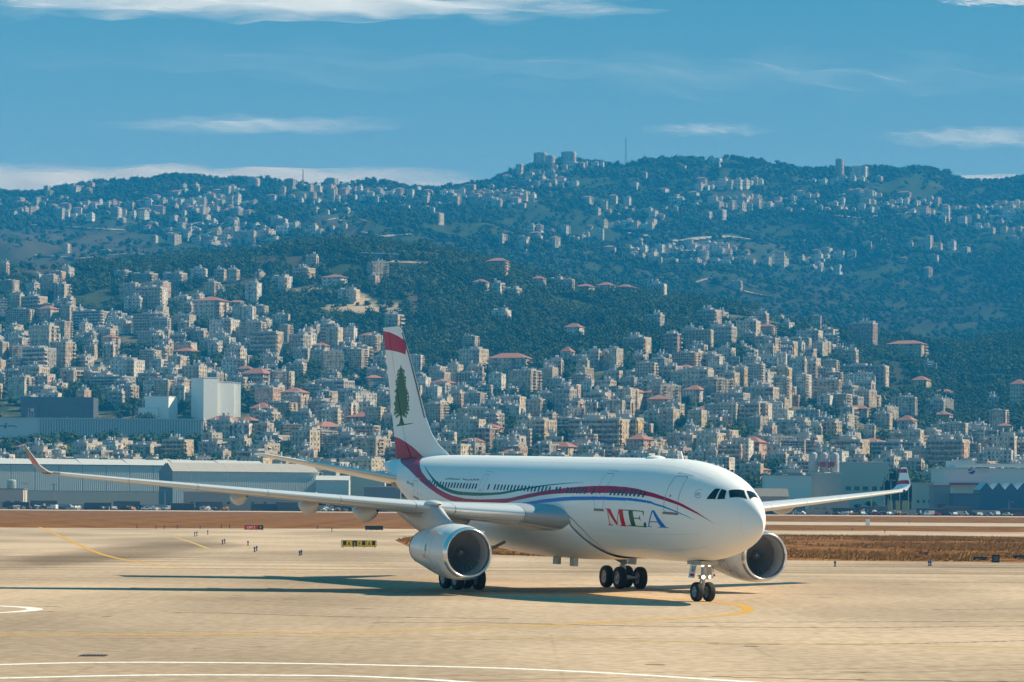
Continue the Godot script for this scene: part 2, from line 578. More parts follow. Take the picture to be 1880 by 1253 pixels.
# height of the ground at x and depth d
func land(x: float, d: float) -> float:
	if d <= td[0]: return 0.0
	var px := 940.0 + x / d * FPX
	var i := td.size() - 2
	for k in td.size() - 1:
		if d < td[k + 1]:
			i = k
			break
	var t: float = (d - td[i]) / (td[i + 1] - td[i])
	var z := []
	for k in range(i - 1, i + 3):
		var q := clampi(k, 0, td.size() - 1)
		var h := column(px, ring_z[q])
		if q == 13: h = EYE + (horizon_at(px) - lerp_list(cx, cy, clampf(px, cx[0], cx[-1]))) * td[13] / FPX - 6.0
		z.append(h)
	var dt0: float = td[i + 1] - td[i]
	var m0: float = (z[2] - z[0]) / (td[i + 1] - td[maxi(i - 1, 0)]) * dt0
	var m1: float = (z[3] - z[1]) / (td[mini(i + 2, td.size() - 1)] - td[i]) * dt0
	if i == 0: m0 = 0.0
	if i == 6 : m1 = 0.0
	if i == 7 : m0 = 0.0
	if i == 12: m1 = 0.0
	if i == 13: m0 = 0.0
	var t2 := t * t
	var t3 := t2 * t
	var h: float = (2 * t3 - 3 * t2 + 1) * z[1] + (t3 - 2 * t2 + t) * m0 + (-2 * t3 + 3 * t2) * z[2] + (t3 - t2) * m1
	var rough := smoothstep(1500.0, 2400.0, d)
	var far := smoothstep(3200.0, 4000.0, d)
	var calm := 1.0 - 0.7 * smoothstep(4700.0, 5000.0, d)
	h += hill_noise.get_noise_2d(x, d) * (9.0 * rough + 34.0 * far * calm) + fine_noise.get_noise_2d(x, d) * (2.0 * rough + 7.0 * far * calm)
	return h

# where the line of sight through a pixel meets the hills
func on_land(px: float, py: float, from := 1260.0) -> Vector3:
	var u := (px - 940.0) / FPX
	var slope := (horizon_at(px) - py) / FPX
	var d := from
	while d < 5300.0:
		if land(u * d, d) >= EYE + slope * d:
			var lo := d - 14.0
			for k in 6:
				var mid := (lo + d) * 0.5
				if land(u * mid, mid) >= EYE + slope * mid: d = mid
				else: lo = mid
			return Vector3(u * d, land(u * d, d), -d)
		d += 14.0
	return Vector3(0, -999, 0)

func pixel_of(p: Vector3) -> Vector2:
	var d := -p.z
	var u := FPX * p.x / d
	var v := -FPX * (p.y - EYE) / d
	return Vector2(940.0 + u - ROLL * v, HORIZON + ROLL * u + v)

# bare ground, burnt scrub, quarry faces: picture boxes as [centre x, centre y, half width, half height, kind]
var bare := [[130, 455, 190, 36, 0], [60, 500, 90, 20, 0], [1500, 545, 150, 55, 1], [1620, 590, 120, 40, 1], [1740, 560, 120, 60, 1], [1620, 700, 60, 40, 1], [520, 480, 60, 14, 0], [655, 567, 66, 15, 2], [620, 573, 46, 9, 2], [700, 566, 44, 15, 2], [660, 552, 22, 18, 2], [745, 488, 62, 10, 2], [560, 535, 55, 8, 2], [620, 420, 70, 26, 0], [760, 560, 14, 40, 0], [430, 520, 60, 20, 0], [1330, 530, 60, 22, 1], [1500, 640, 50, 14, 0]]

func bare_at(p: Vector2) -> Vector2:
	var best := 0.0
	var kind := 0
	for b in bare:
		var k: float = 1.0 - Vector2((p.x - b[0]) / b[2], (p.y - b[1]) / b[3]).length()
		if k > best:
			best = k
			kind = b[4]
	return Vector2(best, kind)

func build_terrain() -> void:
	prepare_terrain()
	var nu := 300
	var ds := []
	var d := 1240.0
	while d < 6500.0:
		ds.append(d)
		d += 14.0 + (d - 1240.0) * 0.006
	var m := MB.new()
	m.use_c = true
	var rows := []
	var cols := []
	for dd in ds:
		var line := PackedVector3Array()
		var cl := PackedColorArray()
		for j in nu + 1:
			var u := lerpf(-0.245, 0.245, float(j) / nu)
			var p := Vector3(u * dd, land(u * dd, dd), -dd)
			line.append(p)
			var pp := pixel_of(p)
			var n1 := patch_noise.get_noise_2d(p.x, dd) * 0.5 + 0.5
			var n2 := fine_noise.get_noise_2d(p.x * 3.0, dd * 3.0) * 0.5 + 0.5
			var c := Color(0.045, 0.062, 0.024).lerp(Color(0.10, 0.092, 0.048), smoothstep(0.5, 0.8, n1 * 0.6 + n2 * 0.4))
			if zone(pp.x, pp.y) > 0.6: c = c.lerp(Color(0.22, 0.18, 0.13), 0.6 * smoothstep(0.4, 0.6, n2))
			var b := bare_at(pp)
			if b.x > 0.0:
				var k := smoothstep(0.0, 0.25, b.x + (n2 - 0.5) * 0.5)
				var bc: Color = [Color(0.105, 0.092, 0.055), Color(0.060, 0.064, 0.040), Color(0.55, 0.41, 0.25)][int(b.y)]
				c = c.lerp(bc.lerp(bc * 0.6, n2), k)
			cl.append(c)
		rows.append(line); cols.append(cl)
	for i in rows.size() - 1:
		for j in nu:
			var nn := PackedVector3Array()
			for e in [[i, j], [i, j + 1], [i + 1, j + 1], [i + 1, j]]:
				var a: Vector3 = rows[e[0]][mini(e[1] + 1, nu)] - rows[e[0]][maxi(e[1] - 1, 0)]
				var bb: Vector3 = rows[mini(e[0] + 1, rows.size() - 1)][e[1]] - rows[maxi(e[0] - 1, 0)][e[1]]
				nn.append(a.cross(bb).normalized())
			for e in [[i, j, 0], [i + 1, j + 1, 2], [i, j + 1, 1], [i, j, 0], [i + 1, j, 3], [i + 1, j + 1, 2]]:
				m.col = cols[e[0]][e[1]]
				m.put(rows[e[0]][e[1]], nn[e[2]])
	var tm := mat("hillside", Color(1, 1, 1), 1.0, 0.0, 0.1)
	tm.vertex_color_use_as_albedo = true
	structure(obj("hills", m, tm), "hills of scrub and bare earth rising behind the town", "hills")

# pale roads winding over the slopes
func build_hill_roads() -> void:
	var rm := mat("hill_road", lin(0.40, 0.34, 0.27), 0.95)
	for q in [[[600, 405], [640, 398], [668, 408], [660, 428], [700, 436], [760, 430]], [[990, 312], [975, 330], [1010, 345], [1080, 352], [1160, 362], [1250, 372]], [[20, 412], [120, 418], [220, 424], [300, 420], [380, 408], [470, 402]], [[1240, 500], [1275, 520], [1300, 512], [1350, 535], [1420, 548]], [[1500, 395], [1580, 402], [1660, 392], [1740, 404], [1850, 398]], [[690, 512], [740, 520], [790, 505], [860, 512], [930, 528]], [[1150, 430], [1230, 444], [1330, 436], [1420, 446], [1520, 440]], [[250, 545], [320, 552], [400, 540], [470, 548]], [[60, 470], [140, 476], [230, 466], [300, 474]]]:
		var pts := []
		for i in q.size() - 1:
			for k in 8:
				var t := k / 8.0
				var p := on_land(lerpf(q[i][0], q[i + 1][0], t), lerpf(q[i][1], q[i + 1][1], t), 3100.0 if q[0][1] < 450 else 1500.0)
				if p.y > -900.0: pts.append(p)
		var m := MB.new()
		for i in pts.size() - 1:
			var a: Vector3 = pts[i]
			var b: Vector3 = pts[i + 1]
			if a.distance_to(b) > 120.0: continue
			var n := maxi(1, int(a.distance_to(b) / 8.0))
			for k in n:
				var p := a.lerp(b, float(k) / n)
				var e := a.lerp(b, float(k + 1) / n)
				var side := Vector3(-(e - p).z, 0, (e - p).x).normalized() * 3.2
				var quad := []
				for w in [p - side, e - side, e + side, p + side]: quad.append(Vector3(w.x, maxf(land(w.x, -w.z), land(p.x, -p.z)) + 0.7, w.z))
				if side.z > 0: quad.reverse()
				m.quad(quad[0], quad[1], quad[2], quad[3])
		if m.v.size(): structure(obj("hill_road", m, rm), "pale road winding over the hillside", "road")

# ------------------------------------------------------------------ clouds
# a thin horizontal bank: ragged lens of vapour with real depth and thickness
func cloud_texture(sd: int, stretch: float, edge: float, body: float) -> ImageTexture:
	var w := 512
	var h := 256
	var f := FastNoiseLite.new()
	f.seed = sd
	f.frequency = 0.012
	f.fractal_octaves = 4
	f.domain_warp_enabled = true
	f.domain_warp_amplitude = 20.0
	f.domain_warp_frequency = 0.016
	var im := f.get_image(w, h)
	im.convert(Image.FORMAT_L8)
	var src := im.get_data()
	var out := PackedByteArray()
	out.resize(w * h * 4)
	for y in h:
		for x in w:
			var u := (x + 0.5) / w * 2.0 - 1.0
			var v := (y + 0.5) / h * 2.0 - 1.0
			var r := 1.0 - sqrt(u * u + v * v)
			var n := src[y * w + x] / 255.0 - 0.5
			var a := smoothstep(0.0, edge, r + n * stretch) * body * smoothstep(0.0, 0.12, 1.0 - absf(u)) * smoothstep(0.0, 0.12, 1.0 - absf(v))
			var i := (y * w + x) * 4
			out[i] = 255; out[i + 1] = 255; out[i + 2] = 255
			out[i + 3] = int(clampf(a, 0, 1) * 255)
	var soft := Image.create_from_data(w, h, false, Image.FORMAT_RGBA8, out)
	soft.resize(w / 3, h / 3, Image.INTERPOLATE_LANCZOS)
	soft.resize(w, h, Image.INTERPOLATE_CUBIC)
	return ImageTexture.create_from_image(soft)

func build_clouds() -> void:
	# [picture centre x, y, half width px, half height px, depth m, seed, ragged, edge, opacity, colour, label]
	var list := [
		[500, 6, 780, 70, 30000.0, 1, 0.5, 0.9, 0.97, Color(0.98, 0.96, 0.96), "long white cloud bank with a ragged underside high over the hills"],
		[470, 229, 340, 34, 42000.0, 2, 0.3, 1.2, 0.65, Color(0.96, 0.94, 0.93), "thin pale cloud streak above the lower ridge"],
		[250, 345, 800, 74, 60000.0, 3, 0.18, 0.42, 0.95, Color(0.95, 0.89, 0.85), "broad cream cloud bank lying behind the lower ridge"],
		[1810, 252, 240, 40, 45000.0, 4, 0.35, 1.2, 0.7, Color(0.96, 0.93, 0.91), "pale cloud streak above the wooded ridge"],
		[1300, 238, 140, 24, 45000.0, 5, 0.4, 1.2, 0.5, Color(0.96, 0.94, 0.93), "small faint cloud streak above the radio mast"],
		[1830, 336, 230, 24, 60000.0, 6, 0.3, 0.4, 0.9, Color(0.95, 0.89, 0.85), "low cream cloud in the dip of the ridge"],
		[640, 115, 1000, 90, 38000.0, 7, 0.7, 1.8, 0.16, Color(0.95, 0.95, 0.96), "wide thin veil of high cloud"],
		[1450, 135, 700, 100, 38000.0, 8, 0.7, 1.8, 0.24, Color(0.95, 0.95, 0.96), "faint hazy veil of cloud over the wooded ridge"],
		[1850, 2, 150, 22, 30000.0, 9, 0.7, 0.7, 0.75, Color(0.97, 0.95, 0.95), "small cloud scrap at the edge of the blue"]]
	for q in list:
		var d: float = q[4]
		var mid := at_depth(q[0], q[1], d)
		var hx: float = q[2] / FPX * d
		var hy: float = q[3] / FPX * d
		var m := MB.new()
		var rows := []
		var uvs := []
		# the bank leans back: its near edge lies higher than its far edge would, as a sheet seen from below
		var run := hy * 3.0
		for i in 13:
			var line := PackedVector3Array()
			var ul := PackedVector2Array()
			for j in 41:
				var u := j / 40.0 * 2.0 - 1.0
				var v := i / 12.0 * 2.0 - 1.0
				var wob := fine_noise.get_noise_2d(u * 300.0 + q[5] * 77.0, v * 120.0) * hy * 0.25
				line.append(mid + Vector3(u * hx, -v * hy + wob, v * run))
				ul.append(Vector2(u * 0.5 + 0.5, v * 0.5 + 0.5))
			rows.append(line); uvs.append(ul)
		m.grid(rows, false, true, uvs)
		var cm := StandardMaterial3D.new()
		cm.albedo_texture = cloud_texture(q[5], q[6], q[7], q[8])
		cm.albedo_color = q[9]
		cm.transparency = BaseMaterial3D.TRANSPARENCY_ALPHA
		cm.roughness = 1.0
		cm.metallic_specular = 0.0
		cm.backlight_enabled = true
		cm.backlight = Color(0.8, 0.8, 0.8)
		var o := obj("cloud", m, cm)
		tag(o, q[10], "cloud", "", "stuff")

# ------------------------------------------------------------------ buildings
# each kit: shared meshes of one kind of block, standing on y = 0, its street front towards +z
class Kit:
	var wall: ArrayMesh
	var window: ArrayMesh
	var balcony: ArrayMesh
	var roof: ArrayMesh
	var tank: ArrayMesh
	var top: ArrayMesh
	var size := Vector3.ZERO
	var floors := 0
	var style := 0
	var tiled := false
	var has_balcony := false

# a stretch of wall with real openings. o: lower left corner, right: along the wall, out: away from the house
func facade(wall: MB, glass: MB, bal: MB, o: Vector3, right: Vector3, out: Vector3, width: float, floors: int, fh: float, pattern: Array, win_w: float, win_h: float, g: RandomNumberGenerator) -> void:
	var n := pattern.size()
	var bw := width / n
	var up := Vector3.UP
	for k in floors:
		for i in n:
			var p: Vector3 = o + right * bw * i + up * fh * k
			var t: String = pattern[i]
			if t == "s":
				wall.quad(p + up * fh, p + right * bw + up * fh, p + right * bw, p)
				continue
			var x0 := (bw - win_w) * 0.5
			var x1 := bw - x0
			var y0 := 0.95
			var y1 := minf(0.95 + win_h, fh - 0.35)
			var deep := 0.22
			if t == "b":
				x0 = 0.18; x1 = bw - 0.18; y0 = 0.12; y1 = fh - 0.42; deep = 1.25
			# frame of wall round the opening
			wall.quad(p + up * fh, p + right * bw + up * fh, p + right * bw + up * y1, p + up * y1)
			wall.quad(p + up * y0, p + right * bw + up * y0, p + right * bw, p)
			wall.quad(p + up * y1, p + right * x0 + up * y1, p + right * x0 + up * y0, p + up * y0)
			wall.quad(p + right * x1 + up * y1, p + right * bw + up * y1, p + right * bw + up * y0, p + right * x1 + up * y0)
			# reveal
			var a := p + right * x0 + up * y0
			var b := p + right * x1 + up * y0
			var c := p + right * x1 + up * y1
			var d := p + right * x0 + up * y1
			var q := -out * deep
			wall.quad(d, a, a + q, d + q)
			wall.quad(b, c, c + q, b + q)
			wall.quad(a, b, b + q, a + q)
			wall.quad(c, d, d + q, c + q)
			if t == "b":
				# back wall of the loggia with a door in it
				var e := q * 0.999
				wall.quad(d + q, c + q, b + q, a + q)
				var dw := (x1 - x0) * 0.62
				var s0 := a + q + right * ((x1 - x0) * 0.16) + out * 0.03
				glass.quad(s0 + up * (y1 - y0 - 0.25), s0 + right * dw + up * (y1 - y0 - 0.25), s0 + right * dw, s0)
				# slab and parapet in front
				var c0 := p + right * bw * 0.5 + out * 0.55 + up * 0.05
				bal.box(c0, Vector3(1, 1, 1) * 0.001 + right.abs() * (bw - 0.1) + out.abs() * 1.1 + up * 0.16)
				var ph := 0.85 if g.randf() < 0.8 else 0.5
				bal.box(p + right * bw * 0.5 + out * 1.05 + up * (0.13 + ph * 0.5), right.abs() * (bw - 0.1) + out.abs() * 0.09 + up * ph)
				if g.randf() < 0.14:     # an awning over it
					var w0 := p + right * 0.25 + up * (fh - 0.45) + out * 0.02
					bal.quad(w0, w0 + right * (bw - 0.5), w0 + right * (bw - 0.5) + out * 1.2 - up * 0.7, w0 + out * 1.2 - up * 0.7)
			else:
				glass.quad(d + q, c + q, b + q, a + q)
				if g.randf() < 0.18:     # an air conditioner under the sill
					bal.box(p + right * bw * 0.5 + up * 0.55 + out * 0.2, right.abs() * 0.8 + out.abs() * 0.35 + up * 0.5)

func make_kit(w: float, dp: float, floors: int, style: int, tiled: bool, sd: int) -> Kit:
	var g := RandomNumberGenerator.new()
	g.seed = sd
	var kit := Kit.new()
	kit.size = Vector3(w, floors * 3.1, dp)
	kit.floors = floors
	kit.style = style
	kit.tiled = tiled
	var wall := MB.new()
	var glass := MB.new()
	var bal := MB.new()
	var fh := 3.1
	var h := floors * fh
	var nf := maxi(2, int(round(w / 3.3)))
	var ns := maxi(2, int(round(dp / 3.6)))
	var front := []
	for i in nf:
		var t := "w"
		match style:
			0: t = "b" if i % 4 == 1 else "w"
			1: t = "b" if (i == 0 or i == nf - 1) else "w"
			2: t = "b"
			3: t = "w"
			4: t = "b" if i >= nf * 0.66 else "w"
			5: t = "s" if i % 4 == 3 else "w"
		front.append(t)
	var side := []
	for i in ns: side.append(["w", "s", "w", "b"][g.randi() % (4 if style != 3 else 3)] if ns > 2 else "w")
	if style == 2: side[0] = "b"
	kit.has_balcony = true
	var win_w: float = [1.0, 1.25, 1.5, 0.9][g.randi() % 4]
	var win_h: float = [1.15, 1.35, 1.6, 1.0][g.randi() % 4]
	var x := w * 0.5
	var z := dp * 0.5
	# a ground storey and foundation that goes down into the slope
	wall.box(Vector3(0, -5.0, 0), Vector3(w - 0.05, 10.0, dp - 0.05))
	facade(wall, glass, bal, Vector3(-x, 0, z), Vector3.RIGHT, Vector3.BACK, w, floors, fh, front, win_w, win_h, g)
	facade(wall, glass, bal, Vector3(x, 0, z), Vector3.FORWARD, Vector3.RIGHT, dp, floors, fh, side, win_w, win_h, g)
	facade(wall, glass, bal, Vector3(-x, 0, -z), Vector3.BACK, Vector3.LEFT, dp, floors, fh, side, win_w, win_h, g)
	wall.quad(Vector3(x, h, -z), Vector3(-x, h, -z), Vector3(-x, 0, -z), Vector3(x, 0, -z))
	var roof := MB.new()
	var tank := MB.new()
	if tiled:
		# hipped roof with eaves
		var e := 0.7
		var rise := minf(w, dp) * 0.27
		var rx := maxf(0.0, (w - dp) * 0.5)
		var rz := maxf(0.0, (dp - w) * 0.5)
		var c := [Vector3(-x - e, h, z + e), Vector3(x + e, h, z + e), Vector3(x + e, h, -z - e), Vector3(-x - e, h, -z - e)]
		var r0 := Vector3(-rx, h + rise, rz)
		var r1 := Vector3(rx, h + rise, -rz if rx == 0.0 else rz)
		if rx > 0.0 or rz == 0.0:
			roof.quad(r0, r1, c[1], c[0]); roof.quad(r1, r0, c[3], c[2])
			roof.tri(r1, c[2], c[1]); roof.tri(r0, c[0], c[3])
		else:
			roof.quad(r1, r0, c[0], c[3]); roof.quad(r0, r1, c[2], c[1])
			roof.tri(r0, c[1], c[0]); roof.tri(r1, c[3], c[2])
		for i in 4:
			var a: Vector3 = c[i]
			var b: Vector3 = c[(i + 1) % 4]
			roof.quad(a, b, b - Vector3(0, 0.28, 0), a - Vector3(0, 0.28, 0))
		roof.quad(c[0] - Vector3(0, 0.28, 0), c[1] - Vector3(0, 0.28, 0), c[2] - Vector3(0, 0.28, 0), c[3] - Vector3(0, 0.28, 0))
		roof.box(Vector3(w * 0.2, h + rise * 0.7, -dp * 0.1), Vector3(0.8, 1.6, 0.8))
	else:
		roof.quad(Vector3(-x, h - 0.02, -z), Vector3(x, h - 0.02, -z), Vector3(x, h - 0.02, z), Vector3(-x, h - 0.02, z))
		# parapet
		var ph := g.randf_range(0.5, 1.1)
		roof.box(Vector3(0, h + ph * 0.5, z - 0.1), Vector3(w, ph, 0.2))
		roof.box(Vector3(0, h + ph * 0.5, -z + 0.1), Vector3(w, ph, 0.2))
		roof.box(Vector3(x - 0.1, h + ph * 0.5, 0), Vector3(0.2, ph, dp - 0.4))
		roof.box(Vector3(-x + 0.1, h + ph * 0.5, 0), Vector3(0.2, ph, dp - 0.4))
		# stair head and penthouse
		var pw := g.randf_range(0.22, 0.6) * w
		var px := g.randf_range(-0.2, 0.2) * w
		roof.box(Vector3(px, h + 1.4, -dp * 0.1), Vector3(pw, 2.8, dp * 0.45))
		roof.box(Vector3(px, h + 2.9, -dp * 0.1), Vector3(pw + 0.8, 0.18, dp * 0.45 + 0.8))
		# water tanks, dishes and aerials
		for k in g.randi_range(3, 8):
			var p := Vector3(g.randf_range(-0.44, 0.44) * w, h, g.randf_range(-0.1, 0.44) * dp)
			if absf(p.x - px) < pw * 0.5 + 0.6 and p.z < dp * 0.2: p.y = h + 3.0
			match k % 4:
				0, 1:
					tank.cyl(p + Vector3(0, 0.5, 0), p + Vector3(0, 2.0, 0), 0.65, 0.65, 8)
					tank.box(p + Vector3(0, 0.25, 0), Vector3(1.0, 0.5, 1.0))
				2:
					tank.box(p + Vector3(0, 0.9, 0), Vector3(1.5, 1.2, 1.1))
					tank.box(p + Vector3(0, 0.15, 0), Vector3(0.2, 0.3, 0.2))
				3:
					tank.box(p + Vector3(0, 1.6, 0), Vector3(0.07, 3.2, 0.07))
					tank.lathe(p + Vector3(0, 1.5, 0.2), Vector3(0.3, 0.5, 1), [Vector2(0.0, 0.02), Vector2(0.05, 0.4), Vector2(0.2, 0.75)], 8)
	kit.wall = wall.done()
	kit.window = glass.done()
	kit.balcony = bal.done()
	kit.roof = roof.done()
	kit.tank = tank.done() if tank.v.size() else null
	return kit

var wall_names := ["beige", "cream", "grey", "white", "pink", "ochre", "sand", "brown"]
var wall_cols := [Color(0.57, 0.44, 0.31), Color(0.68, 0.555, 0.40), Color(0.45, 0.39, 0.325), Color(0.76, 0.68, 0.57), Color(0.62, 0.42, 0.31), Color(0.66, 0.46, 0.21), Color(0.62, 0.475, 0.31), Color(0.38, 0.275, 0.20)]
var taken := {}       # coarse footprint index: cell -> array of [x, d, radius]

func wall_mat(i: int) -> StandardMaterial3D:
	var key := "wall_%d" % i
	if not mats.has(key):
		var c: Color = wall_cols[i]
		var m := mat(key, c.linear_to_srgb(), 0.9, 0.0, 0.25)
		if not mats.has("grime"):
			var t := StandardMaterial3D.new()
			t.albedo_texture = noise_tex(256, 0.03, 71, Color(0.70, 0.68, 0.66), Color(1, 1, 1), 5, 0.25, 0.6)
			mats["grime"] = t
		m.albedo_texture = mats["grime"].albedo_texture
		m.uv1_triplanar = true
		m.uv1_world_triplanar = true
		m.uv1_scale = Vector3(0.05, 0.025, 0.05)
	return mats[key]

func room_for(x: float, d: float, r: float) -> bool:
	var cx0 := int(floor(x / 60.0))
	var cd0 := int(floor(d / 60.0))
	for i in range(cx0 - 1, cx0 + 2):
		for j in range(cd0 - 1, cd0 + 2):
			for q in taken.get(Vector2i(i, j), []):
				if Vector2(q[0] - x, q[1] - d).length() < q[2] + r: return false
	return true

func take(x: float, d: float, r: float) -> void:
	var k := Vector2i(int(floor(x / 60.0)), int(floor(d / 60.0)))
	if not taken.has(k): taken[k] = []
	taken[k].append([x, d, r])

var kits := []
var villa_kits := []
var label_uses := {}

func place_building(called: String, kit: Kit, at: Vector3, turn: float, colour: int, label: String, category: String, group: String, sc := Vector3.ONE) -> Node3D:
	var o := base(called, at, turn)
	o.scale = sc
	if label_uses.has(label):
		for w in (["broad ", "stretched "] if sc.x > sc.z else ["slim ", "narrow "]):
			if not label_uses.has(w + label):
				label = w + label
				break
	label_uses[label] = true
	tag(o, label, category, group)
	obj("wall", kit.wall, wall_mat(colour), o)
	stuff_part(obj("window", kit.window, mat("window_glass", lin(0.10, 0.105, 0.11), 0.25), o))
	if kit.has_balcony: stuff_part(obj("balcony", kit.balcony, wall_mat((colour + 1) % 4 if colour < 4 else 1), o))
	obj("roof", kit.roof, mat("roof_tile", lin(0.36, 0.15, 0.095), 0.9) if kit.tiled else mat("roof_flat", lin(0.46, 0.41, 0.36), 0.95), o)
	if kit.tank: stuff_part(obj("rooftop_tank", kit.tank, mat("tank_white", lin(0.55, 0.55, 0.55), 0.6), o))
	return o

# things one can find, with their place in the picture; a building is described by the nearest
var landmarks := [["the white grain silo", 412, 730], ["the dark glass hall", 100, 748], ["the long ribbed hall", 190, 790], ["the white stepped building", 282, 750], ["the sandy quarry cut", 655, 567], ["the blue-roofed hall", 690, 470], ["the yellow tiled mansion", 911, 490], ["the wooded crest", 830, 560], ["the wooded crest's foot", 960, 640], ["the row of tiled villas", 1160, 540], ["the concrete plant", 1515, 880], ["the factory with the round emblem", 1800, 890], ["the gabled warehouse", 430, 880], ["the long warehouse", 140, 880], ["the burnt slope", 1520, 550], ["the dark office block", 1586, 615], ["the radio mast", 1149, 285], ["the ridge-top towers", 990, 295], ["the lone ridge tower", 1538, 312], ["the lattice mast", 552, 325], ["the bare plateau", 130, 455], ["the valley of the far wood", 1750, 480], ["the terraced far hamlet", 480, 420], ["the pine slope", 1150, 600], ["the cream tower above the depot", 1305, 820], ["the long ochre block", 1100, 800], ["the cypress row", 1690, 860]]

func near_phrase(p: Vector2) -> String:
	var best := 1e9
	var s := ""
	for q in landmarks:
		var v := Vector2((p.x - q[1]), (p.y - q[2]) * 1.5)
		if v.length() < best:
			best = v.length()
			var rel := "beside"
			if v.y < -40.0: rel = "uphill of"
			elif v.y > 40.0: rel = "downhill of"
			s = rel + " " + q[0]
	return s

var front_words := ["part-balconied", "corner-balconied", "fully balconied", "plain-fronted", "side-balconied", "blank-piered"]
var storey_words := ["", "one", "two", "three", "four", "five", "six", "seven", "eight", "nine", "ten", "eleven", "twelve", "thirteen"]

func label_for(kit: Kit, colour: int, p: Vector2, what: String) -> String:
	return "%s %s %s %s-storey %s %s" % [wall_names[colour], "tile-roofed" if kit.tiled else "flat-roofed", front_words[kit.style], storey_words[kit.floors], what, near_phrase(p)]

func zone(px: float, py: float) -> float:
	# how densely the picture shows buildings with their feet here
	if py > 912.0: return 0.0
	var skirt := lerp_list([0.0, 480, 560, 700, 780, 900, 1000, 1100, 1250, 1300, 1480, 1560, 1640, 1700, 1880], [575.0, 585, 600, 640, 690, 700, 690, 665, 640, 575, 590, 660, 790, 800, 790], px)
	if py > skirt: return 1.0
	if px < 480.0 and py > 505.0: return 0.42
	if px > 1440.0 and py > 640.0: return 0.10
	if px > 480.0 and px < 1280.0 and py > 500.0: return 0.035
	return 0.0

# keep the sight lines to the halls of the lower town open
func hides_halls(px: float, py: float, p: Vector3, high: float) -> bool:
	if px > 470.0 or py < 766.0: return false
	var top := py - (high + 3.0) / -p.z * FPX
	if px < 385.0: return py < 803.0 or top < 804.0
	return top < 764.0

func far_zone(px: float, py: float) -> float:
	var crest := lerp_list(cx, cy, px)
	if py < crest + 6.0: return 0.0
	var t := 0.0
	for q in [[90, 375, 110, 35, 0.7], [330, 385, 190, 45, 0.8], [400, 430, 170, 35, 1.0], [560, 355, 150, 22, 0.6], [760, 370, 120, 32, 0.8], [900, 355, 120, 35, 0.8], [1000, 320, 60, 20, 0.9], [1010, 440, 160, 30, 0.22], [1130, 400, 120, 40, 0.3], [1240, 470, 150, 28, 0.7], [1320, 380, 160, 26, 0.4], [1480, 380, 120, 26, 0.7], [1600, 370, 100, 30, 0.4], [1660, 460, 140, 22, 0.35], [1500, 480, 120, 22, 0.4], [1780, 400, 110, 40, 0.3], [1560, 330, 60, 14, 0.4], [1290, 350, 200, 18, 0.12]]:
		var k: float = 1.0 - Vector2((px - q[0]) / q[2], (py - q[1]) / q[3]).length()
		t = maxf(t, clampf(k * 1.6, 0, 1) * q[4])
	return maxf(t, 0.012)

